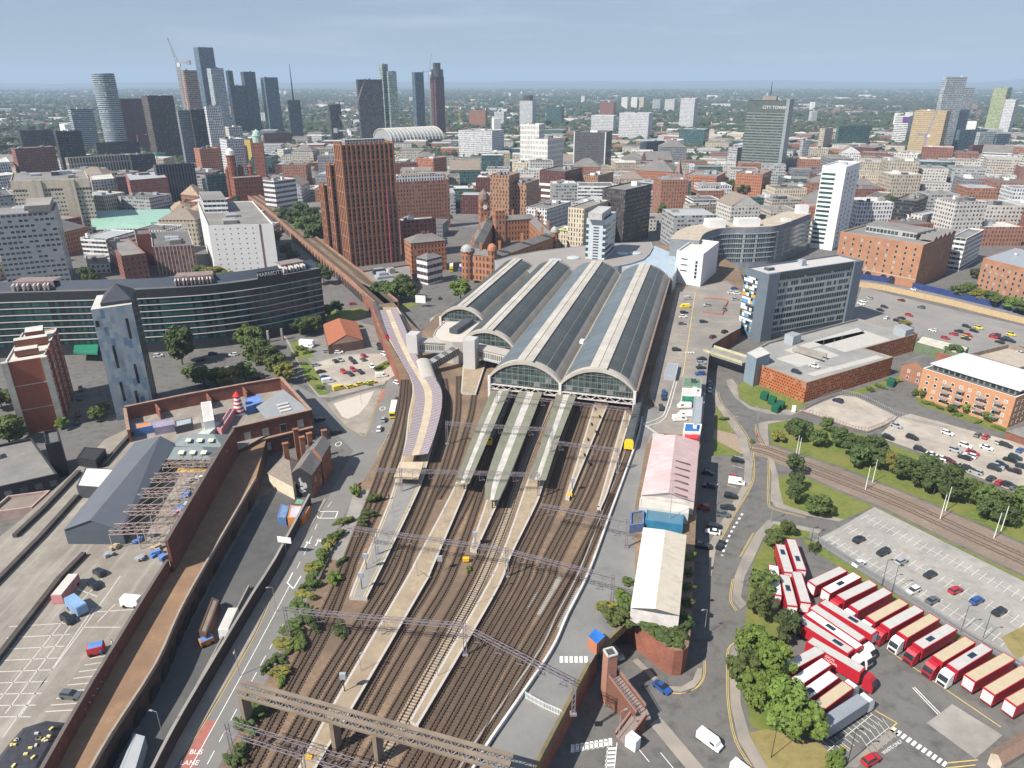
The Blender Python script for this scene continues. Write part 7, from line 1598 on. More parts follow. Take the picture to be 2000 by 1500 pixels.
for i, (a, b, c_) in enumerate((((385, 362), (352, 368), (372, 392)), ((352, 395), (335, 402), (358, 418)), ((392, 400), (372, 408), (392, 424)))):
 poly, z1 = box3((a[0] - 20, a[1] + 4), (b[0], b[1] + 8), (c_[0] + 16, c_[1] - 12), yb=b[1] + 36); block('hip_roofed_houses', ('farthest', 'middle', 'nearest')[i] + ' of three tan hip roofed brick houses left of the white dotted block', 'house', poly, 0, z1 * .9, FM('brick2'), mat('tan_tiles', (.30, .225, .165)), roofkind='hip', group='tan hip roofed houses')
# black warehouse and yards at the left edge
t = B3('black_warehouse', 'black painted warehouse front with arched windows at the left edge', 'warehouse', ((-60, 880), (-20, 955), (112, 925)), fac('black_brick_wall', (.03, .03, .034), (.12, .13, .15), 4, 5, .5, .4, lite=.1), 'g', 1, 'black warehouse', 985)[0]
B3('black_stair_tower', 'black stair tower with a sign panel beside the black warehouse', 'tower', ((84, 842), (88, 868), (118, 862)), DARK, 'd', 0, None, 935)
B3('terrace_bar', 'low bar with a pinkish striped canopy roof at the left edge', 'bar', ((15, 968), (-25, 1002), (62, 990)), mat('pinkish_canopy', (.42, .31, .28)), 'b', 0, None, 1020)
# serpentine glass block right of the shed
SGLS = fac('serpentine_glass', (.30, .34, .37), (.055, .075, .085), 1.5, 3.2, .82, .9, lite=.12, var=.6)
t, fr, bk = curved_slab('serpentine_block', 'serpentine glass block of seven curving floors behind the car park', 'office', [(1366, 470), (1376, 456), (1400, 447), (1430, 444), (1460, 444), (1490, 443), (1520, 440), (1550, 430), (1573, 421), (1586, 417)], 28, 18, 3.35, 3.8, mat('serpentine_wall', (.2, .22, .24)), SGLS, mat('tan_flat_roof', (.40, .34, .27)), mat('serpentine_ledge', (.42, .46, .49)), .35)
LM.append(('serpentine glass block', 1470, 480))
for x, y, w, l, h in ((1395, 438, 12, 10, 5), (1458, 436, 16, 8, 5), (1565, 412, 8, 6, 6), (1535, 428, 6, 4, 2)): p = G(x, y + 4, 28); mb = MB(); mb.box((p.x, p.y, 28 + h / 2), (w, l, h), .1, 0, 1); mb.build('plant_room', [WHT, PALE], t)
# ------------------------------------------------------------------ helpers for labels of repeated things
ORD = 'first second third fourth fifth sixth seventh eighth ninth tenth eleventh twelfth thirteenth fourteenth fifteenth sixteenth seventeenth eighteenth nineteenth twentieth'.split()
def ordw(i):
 if i < 20: return ORD[i]
 t_, u = divmod(i + 1, 10); n = {2: 'twent', 3: 'thirt', 4: 'fort', 5: 'fift', 6: 'sixt', 7: 'sevent', 8: 'eight', 9: 'ninet'}.get(t_, 'hundred')
 return n + ('ieth' if u == 0 else 'y-' + ORD[u - 1])
def relabel(items, tail=' from the left'):
 """items: (object, phrase, short word, sort key); equal phrases get their place in the row"""
 by = {}
 for it in items: by.setdefault(it[1], []).append(it)
 for ph, L in by.items():
  L.sort(key=lambda i: i[3])
  for k, (o, _, w, _) in enumerate(L):
   o['label'] = ph if len(L) == 1 else f'{ph}, {ordw(k)} {w}{tail}'
# ------------------------------------------------------------------ the ordinary blocks of the city
KEEP = [main, depot, P2([(1650, 540), (2080, 640), (2080, 780), (1440, 800), (1440, 500), (1650, 500)]), P2([(640, 560), (900, 470), (935, 420), (960, 440), (1000, 520), (900, 700), (560, 760)]), P2([(1310, 500), (1660, 500), (1660, 540), (1310, 600)]),
  P2([(1330, 392), (1345, 368), (1500, 366), (1500, 392)]), P2([(560, 520), (640, 520), (628, 400), (560, 395)]), P2([(420, 680), (640, 600), (640, 520), (560, 430), (450, 350), (480, 345), (640, 470), (760, 570), (700, 760)])]
PALW = ['brick'] * 4 + ['brick2'] * 4 + ['orange'] * 2 + ['stonew'] * 5 + ['rendr'] * 5 + ['greybd', 'concr', 'beige', 'whtgrid', 'teal', 'whtband'] + ['whtgrid', 'whtgrid', 'beige', 'greybd', 'cream', 'cream', 'concr', 'dkred', 'maroon', 'teal', 'whtband']
CN = dict(brick='red brick', brick2='brown brick', orange='orange brick', stonew='stone', rendr='pale rendered', whtgrid='white gridded', beige='beige', greybd='grey', cream='cream', concr='concrete', dkred='dark red', maroon='maroon', teal='teal glazed', whtband='white banded')
RN = dict(g='grey flat', d='dark flat', s='slate', m='metal', p='pale flat', b='brown')
FB = [(f_, min(p[0] for p in f_), max(p[0] for p in f_), min(p[1] for p in f_), max(p[1] for p in f_)) for f_ in FOOT]
def clear(poly, c, r):
 for K in KEEP:
  if inpoly(c, K) or any(inpoly(p, K) for p in poly): return False
 for f_, x0, x1, y0, y1 in FB:
  if c[0] + r < x0 or c[0] - r > x1 or c[1] + r < y0 or c[1] - r > y1: continue
  if inpoly(c, f_) or any(inpoly(p, f_) for p in poly) or any(inpoly(p, poly) for p in f_): return False
 return True
RF_ = random.Random(21); cells = []; CT = []; yy = 330.
while yy < 1750:
 sp_ = 33 + (yy - 330) * .012; xx = -.86 * yy - 20
 while xx < .86 * yy + 20:
  cx, cy = xx + RF_.uniform(-3, 3), yy + RF_.uniform(-3, 3)
  an = radians(-15 + 20 * sin(cx / 330 + cy / 500) + RF_.choice((0, 0, 0, 6, -8))); w, l = RF_.uniform(.6, .95) * sp_ / 2, RF_.uniform(.55, .9) * sp_ / 2
  poly = [(cx + a * w * cos(an) - b * l * sin(an), cy + a * w * sin(an) + b * l * cos(an)) for a, b in ((-1, -1), (1, -1), (1, 1), (-1, 1))]
  px, py = proj((cx, cy, 0)); xx += sp_
  lim = 545 if px < 560 else 500 if px < 900 else 490
  if not (-60 < px < 2060) or py > lim or not clear(poly, (cx, cy), sp_ * .7): continue
  if RF_.random() < .1:
   if len(CT) < 45 and cy < 1100: CT.append((px, py, RF_.uniform(4, 6.5), RF_.uniform(9, 13), RF_.choice((0, 1, 0, 3))))
   continue
  h = min(34, max(9, RF_.gauss(20, 8))) if yy < 1100 else min(30, max(6, RF_.gauss(11, 4)))
  if px < 520: h *= .75
  cells.append((cy, poly, h, px, py, RF_.choice(PALW), RF_.choice('gggddsmmppb')))
 yy += sp_
cells.sort(); items = []; NF = 285; farb = {}
for i, (cy, poly, h, px, py, st, rf) in enumerate(cells):
 pitched = rf == 's' or (rf == 'b' and RF_.random() < .5)
 if i < NF:
  rp = proj((*poly[0], h)); lm = min(LM, key=lambda l: (l[1] - px) ** 2 + 3 * (l[2] - py) ** 2); dx, dy = px - lm[1], py - lm[2]
  side = ('left of' if dx < 0 else 'right of') if abs(dx) > abs(dy) * 1.3 else ('behind' if dy < 0 else 'below')
  t = block('city_block', 'x', 'building', poly, 0, h, FM(st), RF[rf], par=.6, units=(RF_.choice((1, 2, 3, 4)) if not pitched else RF_.choice((0, 1, 2))) if cy < 900 else 1, roofkind=('hip' if RF_.random() < .5 else 'gable') if pitched else 'flat', group='ordinary blocks of the city', pr=RF_)
  items.append((t, f'{CN[st]} {"pitched" if pitched else "block,"} {RN[rf]} roof{"ed block" if pitched else ""}, {side} the {lm[0]}', 'one', (px - lm[1]) ** 2 + (py - lm[2]) ** 2))
 else:
  mb = farb.setdefault((st, rf), MB()); mb.prism(poly, 0, h, 0, 1, bottom=False)
  if RF_.random() < .5: c = ((poly[0][0] + poly[2][0]) / 2, (poly[0][1] + poly[2][1]) / 2); mb.box((*c, h + 1), (5, 4, 2), 0, 1)
relabel(items, ' away')
allm = MB(); ml = []
for (st, rf), mb in farb.items():
 a, b = len(ml), len(ml) + 1; ml += [FM(st), RF[rf]]; k = len(allm.m); allm.merge(mb); allm.m[k:] = [a if m_ == 0 else b for m_ in allm.m[k:]]
tag(allm.build('far_city_blocks', ml), 'mass of small far off city blocks between the towers', 'buildings', kind='stuff')
# suburbs: thousands of houses, sheds and tree clumps out to the moors
def blob(mb, x, y, r, h, rn, m=0):
 n = 6; top = (x + rn.uniform(-.2, .2) * r, y, h); ring = [(x + r * cos(2 * pi * k / n + rn.random() * .5) * rn.uniform(.7, 1.1), y + r * sin(2 * pi * k / n) * rn.uniform(.7, 1.1), h * rn.uniform(.45, .72)) for k in range(n)]; base = [(p[0] * .9 + x * .1, p[1] * .9 + y * .1, 0) for p in ring]
 for k in range(n):
  j = (k + 1) % n; mb.face([ring[k], ring[j], top], m); mb.face([base[k], base[j], ring[j], ring[k]], m)
RS = random.Random(9); hs, wd, sh_ = MB(), MB(), MB(); clus = [(RS.uniform(-1, 1), RS.random()) for _ in range(260)]
for c in range(430):
 Y = 1350 * (9500 / 1350) ** (RS.random() ** 1.15); X = RS.uniform(-.82, .82) * Y; nn = RS.randint(8, 22); an = RS.uniform(0, 3)
 for k in range(nn):
  x, y = X + RS.gauss(0, 45 + Y * .012), Y + RS.gauss(0, 45 + Y * .012)
  if y < 1250: continue
  w, l, h = RS.uniform(5, 9), RS.uniform(8, 26), RS.uniform(5, 8)
  m = RS.choice((0, 0, 0, 1, 2, 2)); mb = hs; P = [(x + a * l / 2 * cos(an) - b * w / 2 * sin(an), y + a * l / 2 * sin(an) + b * w / 2 * cos(an)) for a, b in ((-1, -1), (1, -1), (1, 1), (-1, 1))]
  mb.prism(P, 0, h, m, bottom=False, top=False); r0, r1 = [((P[i][0] + P[j][0]) / 2, (P[i][1] + P[j][1]) / 2, h + 2.5) for i, j in ((0, 3), (1, 2))]
  mb.face([(*P[0], h), (*P[1], h), r1, r0], 3); mb.face([(*P[2], h), (*P[3], h), r0, r1], 3)
for c in range(330):
 Y = 1500 * (9000 / 1500) ** RS.random(); X = RS.uniform(-.8, .8) * Y; w, l, h = RS.uniform(12, 40), RS.uniform(20, 80) * (1 + Y / 9000), RS.choice((6, 8, 10, 14, 24, 34) if RS.random() < .4 else (6, 8, 9)); an = RS.uniform(-.5, .5)
 if h > 20: w, l = 16, 18
 sh_.prism([(X + a * l / 2 * cos(an) - b * w / 2 * sin(an), Y + a * l / 2 * sin(an) + b * w / 2 * cos(an)) for a, b in ((-1, -1), (1, -1), (1, 1), (-1, 1))], 0, h, RS.choice((0, 0, 1, 2)), RS.choice((0, 0, 0, 3)), bottom=False)
for c in range(1500):
 Y = 1150 * (11000 / 1150) ** RS.random(); X = RS.uniform(-.85, .85) * Y; nn = RS.randint(5, 15); s = 10 + Y * .014
 for k in range(nn): r = RS.uniform(5, 9) * (1 + Y / 5000); blob(wd, X + RS.gauss(0, s * 2.2), Y + RS.gauss(0, s), r, RS.uniform(8, 14) * (1 + Y / 14000), RS)
tag(hs.build('suburban_houses', [FM('brick') if False else BRICK, mat('pale_house', (.45, .41, .37)), BRICKD, SLATE]), 'scattered small houses of the far suburbs', 'houses', kind='stuff')
tag(sh_.build('suburban_sheds', [mat('white_shed', (.68, .67, .65)), mat('grey_shed', (.38, .38, .39)), mat('brick_shed', (.3, .17, .13)), mat('pale_shed_roof', (.55, .54, .53))]), 'pale sheds and blocks scattered over the far suburbs', 'sheds', kind='stuff')
tag(wd.build('far_woods', mat('wood_foliage', (.026, .042, .024), .95, .4, .02, col2=(.05, .066, .034), scale2=.006)), 'dark woods and tree lines of the far suburbs', 'woods', kind='stuff')
# ------------------------------------------------------------------ trees and shrubs
LEAF = [mat('leaf_mid', (.078, .105, .028), .8, .35, 1.2, rnd=.28), mat('leaf_dark', (.06, .086, .027), .8, .35, 1.2, rnd=.25), mat('leaf_bright', (.105, .15, .028), .8, .3, 1.2, rnd=.2), mat('leaf_yellow', (.17, .16, .035), .8, .3, 1.2, rnd=.2)]
BARK = mat('bark', (.09, .07, .05), .95, .3, 3.)
def crown_mesh(seed, n=3200, cl=26, card=.085):
 rn = random.Random(seed); mb = MB(); cs = []
 for _ in range(cl):
  a, z = rn.uniform(0, 2 * pi), rn.uniform(-.75, .9); rr = math.sqrt(max(.05, 1 - z * z)) * rn.uniform(.35, .95); cs.append((Vector((rr * cos(a), rr * sin(a), z * .8)), rn.uniform(.17, .42)))
 cs.append((Vector((0, 0, -.1)), .45))
 for i in range(n):
  c, r = rn.choice(cs); d = Vector((rn.gauss(0, 1), rn.gauss(0, 1), rn.gauss(.25, 1))).normalized(); p = c + d * r * rn.uniform(.72, 1.05)
  nrm = (d + Vector((rn.uniform(-.7, .7), rn.uniform(-.7, .7), rn.uniform(-.3, .8)))).normalized(); u = nrm.cross(Vector((rn.random(), rn.random(), rn.random()))).normalized(); v = nrm.cross(u); s = card * rn.uniform(.6, 1.3)
  mb.face([p - u * s - v * s * .5, p + u * s * .2 - v * s, p + u * s + v * s * .4, p - u * s * .2 + v * s])
 return mb
TREE = {}
def tree_proto(kind, leaf, seed):
 k = (kind, leaf, seed)
 if k in TREE: return TREE[k]
 t = thing(kind, 'x', 'tree' if kind == 'tree' else 'shrub')
 if kind == 'tree':
  cr = crown_mesh(seed); c2 = MB(); c2.merge(cr, lambda v: Vector((v.x, v.y, .62 + v.z * .42))); c2.build('crown', LEAF[leaf], t)
  mb = MB(); mb.tube((0, 0, -.02), (.02, .01, .5), .055, .035, 7); rn = random.Random(seed)
  for j in range(5): a = rn.uniform(0, 6.3); mb.tube((.02, .01, .32 + .04 * j), (.45 * cos(a), .45 * sin(a), .62 + .04 * j), .02, .006, 5)
  mb.build('trunk', BARK, t)
 else:
  cr = crown_mesh(seed, 1700, 16, .10); c2 = MB(); c2.merge(cr, lambda v: Vector((v.x, v.y, max(0, .42 + v.z * .55)))); c2.build('foliage', LEAF[leaf], t)
 TREE[k] = [t, False]; return TREE[k]
RT = random.Random(4); titems = []
AREAS = [
('tree', 'beside the lorry park', 0, [(1488, 1168, 3.5, 7.7, 0), (1532, 1250, 3.5, 7.2, 1), (1464, 1290, 3.9, 8.6, 2), (1452, 1340, 3.7, 8.1, 0), (1506, 1335, 4.2, 9.9, 2), (1474, 1385, 4.0, 9.0, 2), (1522, 1420, 4.7, 10.8, 2), (1556, 1448, 4.4, 9.9, 2), (1508, 1068, 2.9, 5.4, 0), (1535, 1045, 2.2, 4.5, 0), (1484, 1205, 3.4, 7.2, 0)]),
('tree', 'above the tram track', 0, [(1560, 862, 3.9, 8.3, 1), (1597, 872, 3.2, 6.4, 0), (1635, 872, 3.4, 7.4, 1), (1662, 892, 3.7, 8.3, 1), (1674, 912, 3.7, 7.4, 1), (1704, 900, 3.7, 9.2, 1), (1712, 915, 3.7, 7.4, 1), (1737, 922, 3.1, 7.4, 3), (1762, 938, 3.7, 8.3, 1), (1786, 950, 4.2, 9.2, 1), (1810, 936, 3.9, 8.3, 1), (1822, 966, 4.2, 9.2, 1), (1848, 955, 4.1, 8.3, 1), (1858, 980, 3.9, 8.3, 1), (1893, 985, 3.4, 8.3, 0), (1918, 996, 3.4, 8.3, 0), (1925, 1016, 3.4, 7.4, 1), (1948, 1003, 3.4, 7.4, 0), (1962, 1028, 3.1, 6.4, 1), (1988, 1010, 3.9, 9.2, 0), (1612, 842, 2.5, 5.5, 0), (1548, 850, 2.9, 6.4, 0), (1500 + 18, 862, 2.4, 4, 3)]),
('tree', 'below the tram track', 0, [(1550, 925, 3, 6.5, 1), (1551, 956, 3, 6, 1), (1552, 980, 3, 6, 1), (1597, 1004, 4, 6, 0), (1606, 1008, 2.6, 4, 0)]),
('tree', 'beside the orange brick flats', 0, [(1801, 778, 2.2, 4, 2), (1788, 774, 1.8, 3, 2), (1857, 806, 2, 3, 0), (1888, 808, 2.4, 4.2, 2), (1930, 824, 2.2, 4, 2), (1858, 702, 4.4, 7, 1)]),
('tree', 'right of the blue hoarding', 0, [(1872, 580, 6, 7, 0), (1890, 575, 6, 7, 0), (1912, 588, 6, 7, 3), (1930, 592, 6, 7, 0), (1950, 600, 6, 7, 0), (1978, 606, 6, 7, 2), (2000, 615, 6, 7, 0), (1905, 545, 4, 7, 1), (1765, 640, 3, 4, 3)]),
('tree', 'below the church spire', 0, [(1346 + 13 * k, 376 + (k % 3) * 5 - k * .6, 8, 12, (0, 1, 0)[k % 3]) for k in range(12)]),
('tree', 'below the curved dark hotel', 0, [(357, 712, 7, 17, 1), (489, 690, 6.5, 13, 0), (476, 668, 5, 11, 0), (508, 712, 6, 12, 0), (526, 722, 5.5, 11, 0), (545, 735, 5, 10, 0), (560, 748, 4.6, 9, 3), (400, 752, 5, 8, 0), (428, 755, 5, 8, 0), (455, 757, 5.5, 9, 3), (480, 748, 5, 9, 0), (592, 655, 5.5, 9, 1), (612, 650, 5.5, 9, 0), (378, 745, 4, 7, 0), (640, 620, 3.6, 7, 1)]),
('tree', 'left of the ribbed orange tower', 0, [(578, 450, 9, 17, 1), (600, 462, 9, 17, 0), (616, 478, 9, 16, 1), (560, 440, 8, 15, 1), (590, 430, 8, 16, 1), (626, 455, 8, 17, 0), (608, 440, 8, 16, 1), (545, 428, 5, 9, 0)]),
('tree', 'between viaduct and road junction', 0, [(745, 588, 6, 12, 1), (762, 592, 6, 11, 0), (782, 585, 6.5, 13, 1), (798, 590, 6, 12, 0), (790, 568, 5, 10, 0), (900, 588, 7, 13, 2), (633, 555, 6, 11, 1), (620, 540, 5, 9, 0), (658, 612, 4, 7, 1)]),
('tree', 'behind the curved dark hotel', 0, [(560, 500, 5, 9, 0), (574, 512, 5, 8, 1), (540, 475, 5, 9, 0), (420, 545, 7, 8, 3), (445, 550, 6, 7, 2), (392, 540, 5, 7, 0), (370, 462, 7, 9, 3), (325, 452, 7, 8, 2), (182, 560, 5, 9, 0), (170, 548, 5, 9, 1), (420, 378, 8, 12, 1), (395, 375, 7, 10, 0), (372, 405, 6, 9, 1), (450, 372, 9, 12, 1), (470, 378, 8, 11, 1)]),
('tree', 'at the left frame edge', 0, [(20, 868, 6.5, 10, 0), (5, 800, 5, 8, 0), (124, 838, 2.6, 4.5, 2), (192, 822, 3, 6, 0), (205, 810, 2.5, 5, 1), (-5, 300, 20, 22, 1), (20, 285, 18, 18, 1), (8, 262, 16, 16, 1)]),
('tree', 'among the far market buildings', 0, [(1532, 362, 9, 10, 3), (1545, 356, 9, 10, 0), (1760, 362, 9, 9, 3), (1590, 460, 4, 6, 3), (1735, 400, 6, 9, 1)]),
('shrub', 'in scrub beside the left road', D, [(695, 962, 2.6, 3, 2), (732, 980, 2, 3, 0), (722, 1008, 2, 3, 1), (710, 1026, 1.8, 2.6, 0), (672, 1022, 2.2, 2.8, 2), (661, 1048, 2, 2.4, 0), (650, 1062, 2.2, 2.6, 3), (640, 1080, 2.2, 2.6, 3), (630, 1092, 2.2, 2.6, 0), (613, 1118, 2.4, 3, 3), (612, 1138, 2.4, 3, 0), (606, 1152, 2.2, 2.6, 0), (598, 1168, 2.2, 2.6, 3), (655, 1136, 2.2, 3, 2), (582, 1188, 2.2, 2.4, 0), (578, 1226, 2.2, 2.4, 0), (612, 1224, 2.2, 2.8, 1), (665, 1232, 2, 2, 1), (556, 1260, 2, 2.4, 3), (576, 1265, 2, 2.4, 2), (590, 1262, 1.6, 2, 0), (528, 1304, 2, 2.4, 0), (547, 1320, 2, 2.4, 3), (552, 1330, 1.6, 2, 2), (500, 1395, 2.2, 2.6, 0), (512, 1388, 2, 2, 1), (548, 1290, 1.6, 2, 1), (568, 1240, 2, 2.4, 0), (595, 1205, 2, 2.2, 0), (480, 1425, 2, 2.4, 1), (470, 1465, 2, 2.4, 0), (458, 1490, 2, 2.4, 1), (640, 1060, 1.8, 2, 0), (620, 1108, 2, 2.4, 2), (668, 1100, 1.4, 1.6, 1), (915, 1115, 1, 1.4, 2)]),
('shrub', 'growing round the white warehouse', D, [(1200, 1215, 3.4, 4.6, 0), (1217, 1178, 2.8, 4, 2), (1190, 1190, 2.4, 3.4, 3), (1222, 1195, 2.4, 4, 0), (1252, 1216, 2.2, 1.6, 0), (1268, 1222, 2.4, 1.8, 1), (1285, 1235, 2.4, 1.8, 0), (1302, 1248, 2.4, 1.8, 1), (1322, 1244, 2.4, 2, 0), (1334, 1232, 2.2, 2.2, 1), (1336, 1208, 1.6, 2.4, 0), (1341, 1180, 1.4, 2, 0), (1344, 1150, 1.4, 2.2, 1), (1346, 1120, 1.4, 2, 0), (1348, 1090, 1.3, 2, 2), (1318, 1258, 1.8, 1.2, 0), (1228, 1140, 1.8, 2.6, 0)]),
('shrub', 'along the verges of the small car park', 0, [(588, 682, 2.6, 2, 0), (603, 690, 2.4, 1.8, 2), (575, 694, 2.4, 1.8, 0), (600, 725, 2, 1.6, 2), (612, 740, 2, 1.6, 0), (626, 758, 2.2, 1.8, 0), (592, 712, 2, 1.6, 0), (740, 722, 2, 2, 0), (757, 710, 1.6, 1.6, 3), (720, 752, 1.6, 1.6, 0), (700, 640, 2, 2, 0)]),
('shrub', 'in the grass below the lorry park trees', 0, [(1624, 1500, 2.6, 2.6, 2), (1590, 1072, 1.8, 2, 0), (1470, 865, 1.2, 1, 0), (1414, 820, 1.6, 1.4, 0), (1720, 757, 2, 1.4, 0), (1745, 745, 2, 1.4, 2), (1700, 762, 2, 1.4, 0), (1910, 825, 1.8, 1.4, 2), (1870, 812, 1.8, 1.4, 2), (1835, 798, 1.8, 1.4, 0), (1815, 790, 1.8, 1.4, 2), (1950, 838, 1.8, 1.4, 2), (1975, 845, 1.8, 1.4, 0)])]
AREAS.append(('tree', 'among the city blocks', 0, CT))
for kind, where, z, L in AREAS:
 for x, y, r, h, leaf in L:
  P = tree_proto(kind, leaf, RT.choice((1, 2, 3))); p = G(x, y, z)
  rz = RT.uniform(0, 6.28); sc = (r, r, h) if kind == 'tree' else (r * RT.uniform(1.1, 1.7), r * RT.uniform(.6, .9), h * RT.uniform(.6, 1))
  if not P[1]: o = P[0]; P[1] = True; o.location = p; o.rotation_euler = (0, 0, rz); o.scale = sc; o['group'] = f'{kind}s {where}'
  else: o = copy_tree(P[0], p, rz, group=f'{kind}s {where}', scale=sc)
  ad = ('leafy', 'dark', 'bright green', 'yellowish')[leaf] + (' tall' if kind == 'tree' and h > 11 else '')
  titems.append((o, f'{ad} {kind} {where}', 'such', x))
relabel(titems)
for k, P in list(TREE.items()):
 if not P[1]:
  for c in list(P[0].children): bpy.data.objects.remove(c)
  bpy.data.objects.remove(P[0])
# ------------------------------------------------------------------ overhead gantries, masts, lattice bridge, trains
def gantry(label, A, B, masts, z=D + 7.6, w=.7, h=.9, m=LILAC):
 a, b = G(*A, z), G(*B, z); t = thing('overhead_gantry', label, 'gantry', (a.x, a.y, D), group='electric line gantries over the tracks')
 mb = MB(); mb.lattice(a, b, w, h, 1.6, .085); mb.build('beam', m, t); L = (b - a).length; d = (b - a) / L
 for f in masts:
  p = a.lerp(b, f); mb = MB(); sgn = .3
  for k in (-sgn, sgn): mb.beam((p.x + k, p.y, D), (p.x + k, p.y, z + 1.4), .16)
  for k in range(6): mb.beam((p.x - sgn, p.y, D + .6 + k * 1.3), (p.x + sgn, p.y, D + 1.9 + k * 1.3), .09)
  mb.box((p.x, p.y, D + .25), (1.3, 1., .5)); mb.build('mast', STEEL if z > D + 8 else m, t)
 n = int(L / 4.6)
 for k in range(n):
  p = a + d * (L * (k + .5) / n); mb = MB(); mb.beam(p, p - Vector((0, 0, 2.2)), .09); q_ = p - Vector((0, 0, 2.1)); mb.beam(q_, q_ + d * 1.6 + Vector((0, 0, .5)), .07); mb.beam(p, q_ + d * 1.6, .06); mb.build('drop_arm', m, t)
gantry('gantry spanning from the road wall to the green canopies, just below the lilac canopy', (724, 920), (1052, 930), (.18, 1)); gantry('gantry right of it with a tall white pole at its far end', (1055, 990), (1226, 1022), (1,))
gantry('gantry over the grey platform end, second from the bottom on the left', (672, 1032), (990, 1078), (.2, 1)); gantry('gantry over the right hand tracks above the blue roofed hut', (992, 1080), (1198, 1132), (1,))
gantry('gantry standing in the bushes by the left road', (553, 1194), (907, 1226), (.01, 1)); gantry('gantry ending beside the brick lift shaft', (907, 1228), (1122, 1338), (1,))
gantry('gantry across the upper ends of the green canopies', (872, 829), (1078, 842), (0, 1)); gantry('gantry in front of the yellow fronted train on the right', (1076, 866), (1208, 882), (0, 1)); gantry('gantry just in front of the shed gables', (970, 772), (1226, 802), (0, 1))
gantry('doubled gantry at the bottom edge below the lattice bridge', (444, 1424), (715, 1508), (0, .55), w=2.2)
t = thing('lattice_bridge', 'concrete footbridge with lattice sides crossing the tracks at the bottom', 'footbridge', G(735, 1465, D)); BR = mat('weathered_beam', (.27, .215, .165), .9, .2, .8, col2=(.17, .13, .1), scale2=.2)
a, b = G(470, 1352, D + 7.4), G(1000, 1500, D + 7.4); d = (b - a).normalized(); n = Vector((-d.y, d.x, 0))
for s in (-.8, .8):
 mb = MB(); mb.beam(a + n * s, b + n * s, .6, .5); mb.beam(a + n * s + Vector((0, 0, 1.9)), b + n * s + Vector((0, 0, 1.9)), .8, .25); mb.build('chord', BR, t); mb = MB(); k = int((b - a).length / 1.3)
 for i in range(k):
  p, q_ = a + d * 1.3 * i + n * s, a + d * 1.3 * (i + 1) + n * s; u = Vector((0, 0, 1.9)); mb.beam(p if i % 2 else p + u, q_ + u if i % 2 else q_, .14); mb.beam(p, p + u, .1)
 mb.build('lattice', STEEL, t)
for f in (.01, .37, .53, .98): p = a.lerp(b, f); mb = MB(); mb.box((p.x, p.y, D + 3.5), (.8, 2.2, 7), atan2(d.y, d.x)); mb.build('column', BR, t)
ln = smooth_line([G(x, y, D) for x, y in ((1254, 818), (1246, 855), (1218, 935), (1194, 1000), (1150, 1120), (1108, 1205), (1076, 1275), (1001, 1387), (950, 1462), (905, 1540))], 5)
mb = MB()
for p, q_ in zip(ln, ln[1:]): mb.beam(p + Vector((0, 0, .5)), q_ + Vector((0, 0, .5)), .5, 1.0)
tag(mb.build('cable_trough', mat('pale_trough', (.52, .51, .50))), 'long pale grey barrier curving between the tracks and the access road', 'barrier')
ln2 = offset(ln, 2.4); mb = MB()
for p, q_ in zip(ln2[4:], ln2[5:]): mb.beam(p + Vector((0, 0, .15)), q_ + Vector((0, 0, .15)), .4, .3)
tag(mb.build('pipe_run', CONC), 'low dark pipe run beside the pale grey barrier', 'pipe')
def post(nm, lb, cat, px, z, h, arm=0, m=STEEL, r=.09, group=None, an=0):
 p = G(*px, z); t = thing(nm, lb, cat, p, group=group); mb = MB(); mb.tube(p, p + Vector((0, 0, h)), r, r * .6); mb.build('pole', m, t)
 if arm: e = p + Vector((cos(an) * arm, sin(an) * arm, h + .15)); mb = MB(); mb.beam(p + Vector((0, 0, h)), e, .07); mb.box(e, (.7, .3, .14), an); mb.build('lamp_head', m, t)
 return t
L = []
for x, y in ((1554, 893), (1558, 898), (1690, 956), (1704, 942), (1836, 1014), (1846, 998), (1941, 1051), (1955, 1037)): L.append((post('tram_mast', 'x', 'mast', (x, y), 0, 8.5, 0, WHT, .13, 'pale masts along the tram track'), 'pale mast beside the brown tram track', 'one', x))
for x, y, h in ((1580, 1078, 8), (1592, 1084, 8), (1722, 1144, 8), (1742, 1156, 8), (1876, 1236, 8), (1918, 1252, 8), (1655, 1492, 9), (1506, 1480, 9)): L.append((post('street_lamp', 'x', 'street lamp', (x, y), 0, h, 1, DARK, .08, 'lamps round the lorry park'), 'thin dark lamp post round the lorry park', 'one', x))
for x, y in ((1428, 848), (1465, 905), (1400, 985), (1375, 1240), (1478, 832), (1505, 1020), (1447, 1140), (757, 885), (745, 760), (540, 1195), (706, 790), (320, 1445), (468, 1320), (1208, 1445)): L.append((post('street_lamp', 'x', 'street lamp', (x, y), 0, 7.5, 1.2, STEEL, .08, 'lamps along the streets', RT.uniform(0, 6)), 'grey street lamp at the road side', 'one', x))
for x, y in ((768, 1010), (770, 1000), (728, 1100), (735, 1095), (868, 1020), (890, 975), (815, 1125), (860, 1062), (705, 1310), (745, 1240), (855, 1320), (930, 1180), (955, 1010), (1000, 1060), (1035, 1010), (960, 1150)): L.append((post('platform_lamp', 'x', 'lamp', (x, y), D + 1, 4.5, .5, STEEL, .07, 'lamps on the platforms'), 'small lamp post on an open platform', 'one', x))
for i in range(8): x, y = 1150 + i * 3.5 - (i % 2) * 12, 905 - i * 15; mb = MB(); p = G(x, y, D + 1); mb.box((p.x, p.y, D + 1.4), (.5, 1.7, .12)); mb.box((p.x - .2, p.y, D + 1.6), (.1, 1.7, .5)); mb.box((p.x, p.y, D + 1.15), (.3, 1.3, .3)); L.append((tag(mb.build('platform_bench', DARK), 'x', 'bench', 'benches on the right hand platforms'), 'black bench on the sandy platform right of the canopies', 'one', x))
